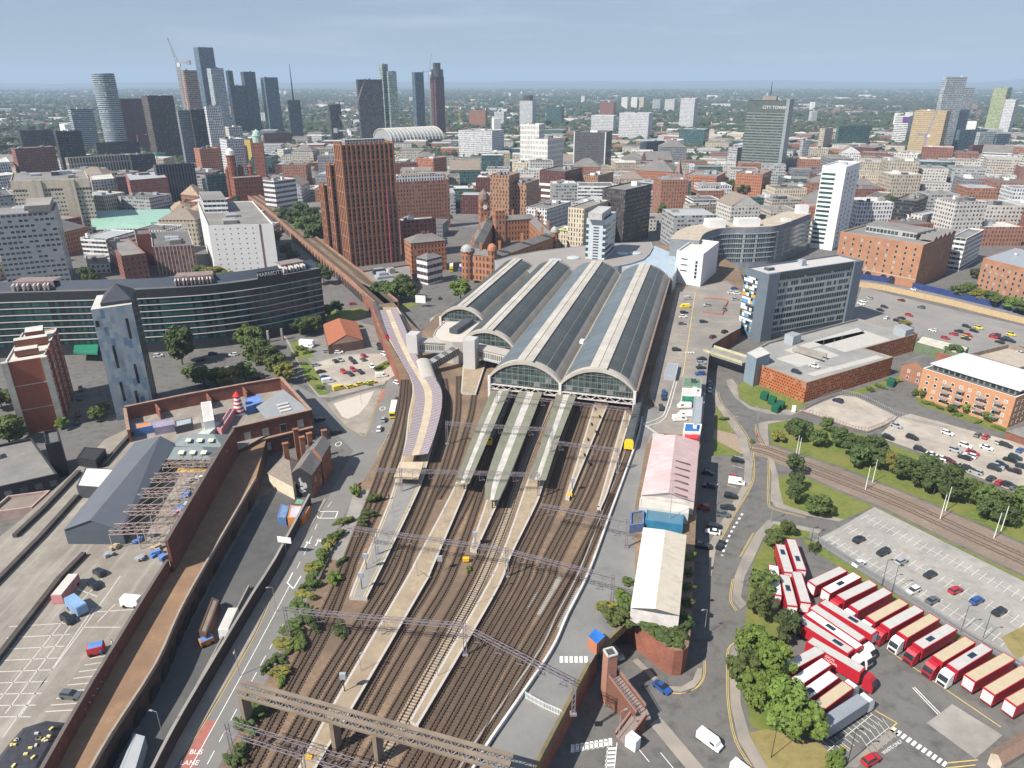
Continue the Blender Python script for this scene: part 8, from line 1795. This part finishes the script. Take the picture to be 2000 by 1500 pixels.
for x, y, h in ((673, 1350, 4), (860, 1130 - 20, 3), (707, 1150, 4), (716, 1112, 4), (928, 1062, 3), (1118, 955, 3)):
 p = G(x, y, D + 1); t = thing('signal_post', 'x', 'signal', p, group='signals at the platform ends'); mb = MB(); mb.tube(p, p + Vector((0, 0, h)), .1); mb.build('pole', DARK, t); mb = MB(); mb.box(p + Vector((0, 0, h)), (1.2, .6, 1.4)); mb.build('signal_head', GRY, t); L.append((t, 'dark signal head on a post at a platform end', 'one', x))
relabel(L)
for lb, px, w, h, z0 in (('white billboard on two posts by the road junction', (822, 600), 6, 4.5, 2.5), ('white sign board standing on the long black retaining wall', (560, 1086), 4, 1.8, 4.4), ('white notice board on the corner of the tan fenced lot', (1549, 806), 1.5, 3, .2)):
 p = G(*px); t = thing('sign_board', lb, 'sign', p); mb = MB(); mb.box((p.x, p.y, z0 + h / 2), (w, .2, h), -.2); mb.build('panel', WHT, t); mb = MB(); mb.tube((p.x, p.y + .15, 0), (p.x, p.y + .15, z0 + h), .1); mb.build('post', STEEL, t)
def fence(nm, lb, pts, z, h, st, m, slat=.12):
 ln = smooth_line([G(x, y, z) for x, y in pts], 2); t = thing(nm, lb, 'fence', ln[0]); mb, pb = MB(), MB()
 for a, b in zip(ln, ln[1:]):
  Lh = (b - a).length; k = max(1, int(Lh / st))
  for i in range(k): p = a.lerp(b, i / k); mb.beam(p, p + Vector((0, 0, h)), slat)
  for zz in (.3, h - .3): pb.beam(a + Vector((0, 0, zz)), b + Vector((0, 0, zz)), .08)
 mb.build('pales', m, t); pb.build('rails', m, t)
fence('palisade_fence', 'long grey palisade fence between the lorry park and the grey car park', [(1580, 1050), (1690, 1121), (1802, 1191), (1900, 1254), (1985, 1302), (2060, 1342)], 0, 2.4, .32, STEEL)
fence('rusty_fence', 'rusty fence round the tan fenced lot', [(1560, 806), (1600, 816), (1645, 834), (1694, 846), (1745, 822)], 0, 2.4, 1.0, mat('rust_wire', (.28, .15, .1)), .09); fence('mesh_fence', 'pale mesh fence along the top of the tan fenced lot', [(1570, 800), (1640, 770), (1700, 788), (1756, 816), (1850, 836)], 0, 2.4, .8, STEEL, .08)
fence('picket_fence', 'white picket fence across the raised yard at the bottom', [(1026, 1364), (1062, 1384), (1098, 1400)], D, 1.8, .3, WHT, .14); fence('deck_railing', 'pinkish railing along the deck edge of the station car park', [(1302, 640), (1285, 700), (1268, 768), (1288, 802)], D, 1.3, 1.2, mat('pinkish_steel'), .1)
fence('barrier_fence', 'red and white barriers penning the far end of the deck car park', [(1375, 584), (1395, 584), (1421, 588), (1415, 601), (1411, 615), (1392, 613), (1371, 610)], D, 1., .8, mat('barrier_red', (.5, .09, .06)), .22)
# trains
def train(lb, pts, body, nose, z=D + .4, w=2.7, h=3.4, Lc=20):
 ln = smooth_line([G(x, y, z) for x, y in pts], 12); t = thing('train', lb, 'train', ln[0]); acc = []; s = 0
 for a, b in zip(ln, ln[1:]): acc.append((s, a, b)); s += (b - a).length
 at = lambda q_: next((a.lerp(b, min(1, (q_ - s0) / max(1e-6, (b - a).length))) for s0, a, b in reversed(acc) if q_ >= s0), ln[0])
 k = 0
 while k * (Lc + .7) < s - 5:
  p, q_ = at(k * (Lc + .7)), at(min(s, k * (Lc + .7) + Lc)); d = (q_ - p); Lh = d.length; d /= Lh; n = Vector((d.y, -d.x, 0))
  prof = [(-w / 2, .5), (w / 2, .5), (w / 2, h * .78), (w * .36, h * .95), (0, h), (-w * .36, h * .95), (-w / 2, h * .78)]
  A = [p + n * x + Vector((0, 0, y)) for x, y in prof]; B = [q_ + n * x + Vector((0, 0, y)) for x, y in prof]; mb = MB()
  if k == 0: A = [v + d * (1.2 * max(0, (v.z - p.z - .8) / h)) for v in A]
  for i in range(7): j = (i + 1) % 7; mb.face([A[i], A[j], B[j], B[i]][::-1], 1 if i in (2, 3, 4, 5) else 0)
  mb.face(A, 2 if k == 0 else 0); mb.face(B[::-1], 0); mb.build('carriage', [body, mat('train_roof', (.075, .08, .085), .6, .2), nose if k == 0 else body], t)
  for sg in (-1, 1):
   o = n * sg * (w / 2 + .02); mb = MB(); q4 = [p + d * 1.5 + o + Vector((0, 0, 1.7)), q_ - d + o + Vector((0, 0, 1.7)), q_ - d + o + Vector((0, 0, 2.5)), p + d * 1.5 + o + Vector((0, 0, 2.5))]; mb.face(q4 if sg > 0 else q4[::-1]); mb.build('window_strip', GLS, t)
  if k == 0:
   mb = MB(); f = d * -.03; mb.face([p + f + d * (1.2 * .40) - n * w * .4 + Vector((0, 0, 2.1)), p + f + d * .48 + n * w * .4 + Vector((0, 0, 2.1)), p + f + d * .85 + n * w * .36 + Vector((0, 0, 3.0)), p + f + d * .85 - n * w * .36 + Vector((0, 0, 3.0))]); mb.build('windscreen', GLS, t)
  k += 1
YN = mat('yellow_nose', (.72, .42, .02), .5, .05)
train('grey train with a yellow front between two green canopies', [(953, 872), (968, 838), (1000, 770)], mat('grey_train', (.12, .14, .16), .4), YN); train('dark train with a bright yellow nose at the right of the tracks', [(1227, 880), (1238, 838), (1248, 790)], mat('dark_train', (.06, .065, .07), .4), YN, w=3, h=3.9)
train('red train standing on the viaduct beside the curved platform', [(760, 665), (746, 632), (733, 600)], mat('red_train', (.42, .03, .05), .4), mat('red_train', 0))
for x, y in ((910, 1097), (1112, 971), (602, 1487)):
 p = G(x, y, D + .1); mb = MB(); mb.box((p.x, p.y, D + .9), (1.6, .9, .9)); mb.box((p.x, p.y, D + .3), (.3, .3, .8)); tag(mb.build('yellow_cabinet', YN), {910: 'yellow box beside the pale sleepered track', 1112: 'yellow box at the tip of the tapering sandy platform', 602: 'yellow box among the tracks below the lattice bridge'}[x], 'cabinet')
L = []
for x, y in ((1493, 768), (1508, 777), (1524, 786), (1515, 792), (1741, 742)): L.append((block('utility_cabinet', 'x', 'cabinet', P2([(x - 8, y), (x + 5, y + 5), (x + 10, y - 2), (x - 3, y - 6)], 2.6), 0, 2.6, mat('cabinet_green', (.01, .09, .05)), mat('cabinet_green'), par=.04, group='green cabinets by the rusty car park'), 'dark green cabinet on the grass by the rusty car park', 'one', x))
relabel(L)
t = thing('tram_track', 'double tram track crossing the brown ballast strip at the right', 'track', G(1700, 960)); tl = smooth_line([G(x, y) for x, y in ((1465, 873), (1500, 881), (1560, 905), (1640, 936), (1745, 977), (1875, 1036), (2080, 1130))], 5)
for k in (-1.9, 1.9):
 mb = MB(); ribbon(mb, offset(tl, k), 2.3, .045); mb.build('track_bed', mat('tram_bed', (.19, .145, .115), .95, .3, 1.2), t)
 for j in (-.72, .72): mb = MB(); ribbon(mb, offset(tl, k + j), .14, .13, h=.1); mb.build('rail', RAIL, t)
# ------------------------------------------------------------------ vehicles
PC = dict(black=(.012, .012, .014), dark=(.03, .033, .038), navy=(.012, .02, .06), blue=(.02, .08, .3), silver=(.42, .44, .46), grey=(.13, .14, .15), white=(.78, .78, .77), red=(.42, .015, .02), maroon=(.12, .012, .02), yellow=(.7, .55, .03), green=(.02, .05, .035))
def paint(c): return mat('paint_' + c, PC[c], .28, .03, .5, metal=.25 if c in ('silver', 'grey', 'dark') else 0, spec=.5, coat=.5)
def loft(mb, secs, m=0):
 """secs: x, half width low, half width high, z low, z high"""
 R4 = [[(x, -a, z0), (x, a, z0), (x, b, z1), (x, -b, z1)] for x, a, b, z0, z1 in secs]
 for A, B in zip(R4, R4[1:]):
  for i in range(4): j = (i + 1) % 4; mb.face([A[i], B[i], B[j], A[j]][::-1], m)
 mb.face(R4[0], m); mb.face(R4[-1][::-1], m)
TYRE = mat('tyre', (.02, .02, .02), .9); CARP = {}
def car_proto(kind, col):
 if (kind, col) in CARP: return CARP[kind, col]
 t = thing('van' if kind == 'van' else 'parked_car', 'x', 'van' if kind == 'van' else 'car'); P = paint(col); mb = MB()
 if kind == 'van':
  L = 2.6; loft(mb, [(-2.6, .86, .86, .35, 1.9), (-2.5, .95, .9, .3, 2.1), (1.3, .95, .9, .3, 2.1), (1.75, .95, .86, .3, 1.75), (2.05, .95, .88, .3, 1.15), (2.6, .85, .8, .35, .95)]); mb.build('body', P, t)
  mb = MB(); mb.face([(1.34, -.8, 1.98), (2.02, -.82, 1.22), (2.02, .82, 1.22), (1.34, .8, 1.98)][::-1])
  for s in (-1, 1): q_ = [(.5, .945 * s, 1.2), (1.7, .955 * s, 1.15), (1.45, .925 * s, 1.7), (.5, .93 * s, 1.75)]; mb.face(q_ if s < 0 else q_[::-1])
  mb.build('windows', GLS, t); wx = (-1.6, 1.75)
 else:
  h = .12 if kind == 'suv' else 0; loft(mb, [(-2.1, .72, .7, .35, .82 + h), (-2.0, .84, .8, .25, .98 + h), (-1.2, .88, .84, .22, 1.0 + h), (.9, .88, .84, .22, .95 + h), (1.9, .84, .78, .25, .78 + h), (2.12, .7, .66, .35, .66)]);
  r0, r1 = (-1.75, .15) if kind != 'saloon' else (-.95, .2); zt = 1.45 + h * 1.6
  mb.face([(r0, -.6, zt), (r1, -.6, zt), (r1, .6, zt), (r0, .6, zt)]); mb.build('body', P, t); b0 = -2.0 if kind != 'saloon' else -1.65
  mb = MB(); lo = [(b0, -.78, .97 + h), (1.0, -.78, .93 + h), (1.0, .78, .93 + h), (b0, .78, .97 + h)]; hi = [(r0, -.62, zt - .02), (r1, -.62, zt - .02), (r1, .62, zt - .02), (r0, .62, zt - .02)]
  for i in range(4): j = (i + 1) % 4; mb.face([lo[i], lo[j], hi[j], hi[i]])
  mb.build('windows', GLS, t); wx = (-1.3, 1.3)
 for x in wx:
  for s in (-1, 1): mb = MB(); mb.tube((x, s * .72, .32), (x, s * .92, .32), .32, n=10); mb.build('wheel', TYRE, t)
 CARP[kind, col] = [t, False]; return CARP[kind, col]
RV = random.Random(12); CI = []
def cars(where, dirpx, z, s):
 """s: 'colour x y [kind]' separated by semicolons"""
 for e in s.split(';'):
  f = e.split(); col, x, y = f[0], float(f[1]), float(f[2]); kind = f[3] if len(f) > 3 else RV.choice(('hatch', 'hatch', 'saloon', 'suv')); dp = (float(f[4]), float(f[5])) if len(f) > 5 else dirpx
  p, q_ = G(x, y, z), G(x + dp[0], y + dp[1], z); an = atan2(q_.y - p.y, q_.x - p.x) + (pi if RV.random() < .45 and len(f) < 6 else 0) + RV.uniform(-.04, .04); P = car_proto(kind, col)
  p.z = z + .035
  if not P[1]: o = P[0]; P[1] = True; o.location = p; o.rotation_euler = (0, 0, an); o['group'] = 'vehicles ' + where
  else: o = copy_tree(P[0], p, an, group='vehicles ' + where)
  CI.append((o, f"{col if col != 'dark' else 'dark grey'} {'van' if kind == 'van' else 'car'} {where}", 'such', x))
cars('in the small lot by the orange barn', (18, 14), 0, 'white 662 690 hatch 25 -2;dark 655 707;silver 665 705;black 687 705;dark 691 709;red 710 697;grey 709 704;white 752 694 suv 20 6;black 746 683 suv 20 2;black 744 676 suv 20 2;white 727 718;silver 617 715 hatch 24 -4;red 671 728;red 690 724;navy 685 733;black 705 729;dark 627 728 saloon 24 -4;blue 635 739 saloon 24 -4;white 641 747 van 24 -4;yellow 727 749 hatch 24 -6;yellow 705 752 hatch 24 -6;white 777 750 hatch 12 4;yellow 662 761 van 24 -6;yellow 686 757 hatch 24 -6;silver 640 688 hatch 25 -3;grey 652 686 hatch 25 -3;silver 570 730 hatch 6 18;white 745 736 van 25 -3;white 603 678 van 25 4')
cars('in front of the curved hotel', (25, -3), 0, 'dark 416 693;white 455 695;white 440 726 van;dark 485 724;silver 476 716;white 310 697;red 689 595 hatch 22 -2;dark 392 705;black 500 742;maroon 158 762 hatch 4 18;dark 156 780 hatch 4 18;maroon 153 812 hatch 4 18;black 150 828 hatch 4 18;navy 6 880;dark 45 872;red 38 878')
cars('on the road beside the curved platform', (6, -22), 0, 'silver 749 822;white 741 840;maroon 776 782;dark 657 846 hatch 20 -6;black 625 822 hatch 20 -6;dark 859 584;white 890 541 suv 3 -18;silver 895 544 hatch 3 -18;dark 932 552 hatch 20 -3;dark 945 556 hatch 20 -3;dark 832 648 hatch 20 3')
cars('in the deck car park beside the shed', (25, -1), D, 'silver 1342 585 van;yellow 1337 601 van;dark 1336 612;white 1334 620;grey 1332 634;silver 1381 598;dark 1374 630;grey 1415 606 hatch 3 18;silver 1436 586 hatch;white 1428 573;blue 1434 565;white 1440 575;dark 1321 685;dark 1370 703;silver 1370 711;black 1369 720;blue 1367 732;black 1415 650 suv 20 -8;maroon 1392 660 suv 20 -8;blue 1297 770 hatch 3 18;navy 1296 779 hatch 3 18;dark 1291 799 hatch 3 18;white 1336 796 van;white 1337 813 van;white 1327 821 van')
cars('in the bays beside the retaining wall', (25, 4), 0, 'black 1440 902 suv;white 1438 945 van;red 1436 936 hatch;black 1427 972;dark 1420 994;grey 1412 1008;black 1395 1030;white 1392 1042;navy 1385 952 suv;dark 1382 926;red 1373 994;grey 1367 1067;dark 1375 1070;silver 1386 765 hatch 0 18;grey 1386 752 hatch 0 18')
cars('on the streets at the bottom', (10, -20), 0, 'black 1406 1068 saloon;blue 1292 1346 saloon 26 20;white 1385 1452 van 26 20;silver 1205 1280 hatch 20 26;white 1452 1516 van 26 20;red 1700 1488 suv 24 -14;red 688 1600')
cars('in the marked grey car park', (29, -13), 0, 'black 1677 1057 suv;dark 1724 1082 suv;silver 1760 1099 hatch;white 1677 1104 saloon;dark 1816 1125;red 1865 1156;blue 1907 1176;dark 1950 1198;white 1782 1157;grey 1820 1176')
cars('in the tan lot behind the tree line', (28, 9), 0, 'silver 1750 834;black 1781 857 suv;black 1734 857;white 1850 848;grey 1909 852 hatch 22 -14;red 1925 856 hatch 22 -14;white 1885 873;silver 1950 866 hatch 22 -10;dark 1964 872;white 1926 877;silver 1865 882;red 1899 887;black 1883 896;white 1893 893;blue 1992 882 hatch 22 -14;black 1972 901 suv;green 1982 896 suv;maroon 1852 902;dark 1941 917 suv;black 1955 911 suv;silver 1947 914 suv;black 1980 922;dark 1996 914;silver 1877 913;dark 1890 918;silver 1905 924;dark 1935 937 hatch 22 -12;red 1952 945 hatch 22 -12;dark 1971 951;grey 1985 959;white 1835 897;white 1820 891;dark 1796 880;silver 1727 887;navy 1636 785')
cars('in the far lot by the tan wall', (22, 6), 0, 'white 1686 590;white 1682 595;silver 1697 584;dark 1727 601;black 1719 607;maroon 1760 588;grey 1799 602;red 1775 617;dark 1760 623;black 1752 628;white 1732 623 hatch 20 -8;white 1822 647;dark 1887 639;yellow 1911 642;black 1902 648;dark 1872 649;red 1862 654;red 1890 657;yellow 1887 661 hatch;dark 1885 663;red 1846 662;yellow 1975 655;maroon 1945 656;red 1940 660;black 1957 664;dark 1967 663;black 1952 670;dark 1974 668;navy 1996 684;white 1784 567;white 1994 692')
cars('on the roof of the rusty car park', (24, 7), 8.1, 'white 1590 717;dark 1555 728')
cars('on the depot deck', (22, 16), D, 'black 185 1146 suv;black 134 1213 suv;grey 140 1361 hatch 26 3;dark 195 1121 hatch')
relabel(CI)
# lorries: red trailers with pale roofs, some with cabs
TR = mat('trailer_red', (.40, .014, .028), .45, .1, .4, spec=.5); TRW = mat('trailer_rear_white', (.7, .68, .66)); SOL = mat('solar_panel', (.02, .03, .06), .3)
ROOFC = dict(g=mat('trailer_roof_grey', (.44, .43, .41), .8, .08, .5), t=mat('trailer_roof_tan', (.45, .38, .26), .8, .08, .5), w=mat('trailer_roof_white', (.72, .71, .68), .7, .05)); GT = mat('grey_curtain', (.24, .26, .29), .6, .06)
LI = []
def lorry(a, b, roof, cab=None, panel=None, body=TR, label=None, end=TRW):
 """a: middle of the front roof edge, b: middle of the rear roof edge (pixels); the cab, if any, is at a"""
 A, B = G(*a, 4.1), G(*b, 4.1); d = Vector((A.x - B.x, A.y - B.y, 0)); an = atan2(d.y, d.x); c = (A + B) / 2; L = min(14.2, max(12.2, d.length)); x = L / 2
 t = thing('lorry' if cab else 'lorry_trailer', 'x', 'lorry' if cab else 'trailer', (c.x, c.y, .03), an, 'red lorries and trailers'); T = lambda mb, nm, m: mb.build(nm, m, t, origin=(0, 0, 0))
 def part(mb, nm, m):
  o = mb.build(nm, m); o.parent = t; return o
 mb = MB(); mb.box((0, 0, 2.55), (L, 2.5, 3.05), 0, 0); tr = part(mb, 'trailer_box', body)
 mb = MB(); mb.box((0, 0, 4.1), (L - .7, 2.2, .05)); o = mb.build('roof_sheet', ROOFC[roof] if body is TR else GT); o.parent = tr
 if panel: mb = MB(); mb.box((x * panel, 0, 4.16), (2.2, 1.1, .05)); o = mb.build('solar_panel', SOL); o.parent = tr
 mb = MB(); mb.face([(-x - .012, 1.1, 1.15), (-x - .012, -1.1, 1.15), (-x - .012, -1.1, 3.7), (-x - .012, 1.1, 3.7)]); part(mb, 'rear_doors', end)
 if not cab: mb = MB(); mb.face([(x + .012, -1.1, 1.3), (x + .012, 1.1, 1.3), (x + .012, 1.1, 3.8), (x + .012, -1.1, 3.8)]); part(mb, 'front_panel', TRW)
 mb = MB(); mb.box((0, 0, .85), (L - 1, 1.2, .35)); part(mb, 'chassis', DARK)
 for k in (-x + 1.6, -x + 2.9, -x + 4.2):
  mb = MB(); mb.tube((k, -1.2, .5), (k, 1.2, .5), .5, n=10); part(mb, 'wheel', TYRE)
 if cab:
  P = TR if cab == 'red' else WHT; mb = MB(); f = x + .7
  loft(mb, [(f, 1.22, 1.1, .6, 3.7), (f + 1.1, 1.22, 1.12, .5, 3.55), (f + 1.75, 1.2, 1.1, .5, 2.9), (f + 2.0, 1.15, 1.1, .45, 2.5), (f + 2.2, 1.1, 1.1, .45, 1.8)]); cb = part(mb, 'cab', P)
  mb = MB(); mb.face([(f + 2.08, -1.02, 2.45), (f + 2.08, 1.02, 2.45), (f + 1.8, 1.0, 3.0), (f + 1.8, -1.0, 3.0)]); mb.face([(f + 2.24, -1.0, 1.85), (f + 2.24, 1.0, 1.85), (f + 2.08, 1.02, 2.45), (f + 2.08, -1.02, 2.45)]); o = mb.build('windscreen', GLS); o.parent = cb
  mb = MB(); mb.box((f + 2.24, 0, .95), (.06, 1.7, .7)); o = mb.build('grille', DARK); o.parent = cb
  for k in (f + 1.2, f - 1.4): mb = MB(); mb.tube((k, -1.2, .5), (k, 1.2, .5), .5, n=10); part(mb, 'wheel', TYRE)
 rn = dict(g='grey', t='tan', w='white')[roof]
 base = label or (f'red lorry, {cab} cab' if cab else 'red trailer, no cab') + f', {rn} roof' + (' with a dark panel' if panel else '')
 LI.append((t, base, 'one', a[0])); return t, L, an
Z8 = lambda x, y: (1500 + x / 4, 1125 + y / 4)
for f, r, roof, cab, pan in (((365, 48), (570, -48), 'g', None, None), ((452, 118), (700, -12), 'w', None, .1), ((565, 172), (825, 48), 'g', 'red', None), ((670, 252), (940, 108), 'g', 'white', None), ((800, 340), (1065, 195), 't', 'white', None), ((915, 395), (1185, 248), 'g', 'red', None), ((1050, 460), (1305, 312), 't', 'white', None),
  ((1172, 548), (1440, 392), 'g', 'red', .3), ((1322, 650), (1582, 494), 't', 'red', None), ((1440, 716), (1716, 546), 'g', 'white', -.1), ((1575, 800), (1890, 622), 't', None, None), ((1725, 902), (2030, 722), 't', None, None), ((1895, 990), (2190, 822), 't', None, None),
  ((395, 580), (140, 718), 'g', None, None), ((460, 665), (182, 850), 'w', None, None), ((512, 768), (245, 958), 'w', None, -.4), ((628, 845), (342, 1055), 't', 'white', None),
  ((840, 448), (420, 192), 'g', None, .2), ((745, 500), (345, 232), 'g', 'white', None), ((722, 562), (312, 280), 'w', 'white', -.1), ((655, 592), (235, 325), 'g', 'white', .5),
  ((190, 228), (130, -5), 'g', None, -.1), ((292, 196), (225, -25), 'g', None, None), ((165, -25), (95, -250), 'g', None, -.4), ((262, -45), (178, -290), 'g', None, .3), ((65, 120), (45, -60), 'w', None, None)):
 lorry(Z8(*f), Z8(*r), roof, cab, pan)
t, L, an = lorry(Z8(745, 738), Z8(320, 492), 'g', 'red', label='long bright red lorry with white lettering on its side, crossing the row')
for s, x, z, sz in (('LOCAL', -.6, 3.35, .8), ('NATIONAL', -.6, 2.5, .8)): text_obj(s, sz, 'lettering', WHT, t, frame_mtx(Vector((x, -1.28, z)), (1, 0, 0), (0, 0, 1)), .01)
lorry(Z8(745, 950), Z8(435, 1152), 'g', 'white', body=GT, label='grey sided lorry with a white cab at the near end of the row', end=PALE)
relabel(LI)
# buses and box lorries
def bigbox(nm, lb, cat, px, dp, z, L, w, h, body, roof, win=True, hz=.5):
 p, q_ = G(*px, z), G(px[0] + dp[0], px[1] + dp[1], z); an = atan2(q_.y - p.y, q_.x - p.x); t = thing(nm, lb, cat, p, an); t.rotation_euler = (0, 0, an)
 def part(mb, n_, m): o = mb.build(n_, m); o.parent = t
 mb = MB(); loft(mb, [(-L / 2, w / 2, w / 2 - .08, hz, h), (L / 2 - .15, w / 2, w / 2 - .08, hz, h), (L / 2, w / 2 - .1, w / 2 - .2, hz, h - .2)]); part(mb, 'body', body); mb = MB(); mb.box((0, 0, h + .03), (L - .4, w - .3, .06)); part(mb, 'roof', roof)
 if win:
  for zz in ([1.5] if h < 3.6 else [1.4, 3.0]): mb = MB(); mb.box((0, 0, zz + .35), (L - .6, w + .04, .8)); part(mb, 'window_band', GLS)
  mb = MB(); mb.box((L / 2, 0, 1.7), (.06, w - .4, 1.1)); part(mb, 'windscreen', GLS)
 for k in (-L * .3, L * .32): mb = MB(); mb.tube((k, -w / 2 - .02, .48), (k, w / 2 + .02, .48), .48, n=10); part(mb, 'wheel', TYRE)
bigbox('bus', 'single decker bus with a white roof on the road beside the curved platform', 'bus', (769, 806), (-4, 20), 0, 11.5, 2.5, 3, paint('yellow'), WHT); bigbox('double_decker', 'yellow double decker bus between the brick pub and the terracotta building', 'bus', (882, 528), (-1, 12), 0, 10.5, 2.5, 4.3, paint('yellow'), WHT)
bigbox('box_lorry', 'blue and white box lorry next to the yellow double decker', 'lorry', (901, 528), (0, 12), 0, 8, 2.5, 3.6, paint('blue'), WHT, False); bigbox('box_lorry', 'white box lorry parked left of the orange barn', 'lorry', (600, 676), (24, 2), 0, 7.5, 2.4, 3.2, WHT, WHT, False)
bigbox('site_trailer', 'white box trailer on the walled lane left of the road', 'trailer', (450, 1228), (10, -22), 0, 7.5, 2.5, 3.2, WHT, PALE, False); bigbox('blue_trailer', 'pale blue box trailer on the depot deck', 'trailer', (152, 1192), (12, 10), D, 6, 2.5, 2.8, mat('pale_blue_paint', (.2, .32, .5), .5), mat('pale_blue_paint', 0), False)
bigbox('caravan', 'small white caravan against the long depot wall', 'caravan', (259, 1183), (22, 2), D, 4.5, 2.2, 2.5, WHT, WHT, False); bigbox('red_container_van', 'red and white container on the depot deck beside the blue trailer', 'container', (132, 1158), (16, -20), D, 8, 2.6, 2.6, mat('pink_rubbish'), PALE, False, .1)
bigbox('play_cart', 'blue and red fairground cart by the long depot wall', 'cart', (190, 1275), (16, -4), D, 3.2, 2.2, 2.2, mat('red_paint'), mat('blue_rubbish'), False); bigbox('work_cart', 'blue and orange cart on the walled lane', 'cart', (405, 1258), (18, -8), 0, 3, 2, 1.8, mat('orange_roof'), mat('blue_rubbish'), False)
# a few people
def person(px, z, shirt, lb, an=0.):
 p = G(*px, z); t = thing('person', lb, 'person', p, an); V = [(0, 0, .95), (0, 0, 1.2), (0, 0, 1.42), (0, 0, 1.52), (0, 0, 1.66), (.1, .02, .9), (.13, .06, .5), (.14, 0, .05), (-.1, .02, .9), (-.13, -.08, .5), (-.15, -.14, .05), (.2, 0, 1.4), (.27, .03, 1.12), (.28, -.12, .9), (-.2, 0, 1.4), (-.27, -.03, 1.12), (-.27, .12, .9), (.14, -.16, .04), (-.15, -.3, .04), (0, 0, 1.74)]
 E = [(0, 1), (1, 2), (2, 3), (3, 4), (4, 19), (0, 5), (5, 6), (6, 7), (7, 17), (0, 8), (8, 9), (9, 10), (10, 18), (2, 11), (11, 12), (12, 13), (2, 14), (14, 15), (15, 16)]; RR = [.15, .15, .17, .06, .11, .1, .07, .05, .1, .07, .05, .07, .05, .04, .07, .05, .04, .04, .04, .08]
 me = bpy.data.meshes.new('body'); me.from_pydata(V, E, []); o = bpy.data.objects.new('body', me); COL.objects.link(o); o.parent = t; sk = o.modifiers.new('skin', 'SKIN');
 for i, r in enumerate(RR): me.skin_vertices[0].data[i].radius = (r, r)
 me.skin_vertices[0].data[0].use_root = True; o.modifiers.new('sub', 'SUBSURF').levels = 1; me.materials.append(shirt)
 mb = MB(); mb.lathe([(.118, 1.66), (.115, 1.74), (.07, 1.81), (0, 1.83)], (0, .01, 0), 10); h = mb.build('hair', mat('dark_hair', (.03, .02, .015))); h.parent = t
for px, z, c, lb in (((221, 1262), D, WHT, 'person in white standing by the long depot wall'), ((200, 1280), D, mat('blue_rubbish'), 'person in blue beside the fairground cart'), ((760, 975), D + 1, DARK, 'person in dark clothes on the grey platform end'), ((1478, 855), 0, mat('red_paint'), 'person in red walking on the pavement by the grass'), ((1255, 1345), 0, DARK, 'person in dark clothes on the pavement below the brick wall')): person(px, z, c, lb, RV.uniform(0, 6))
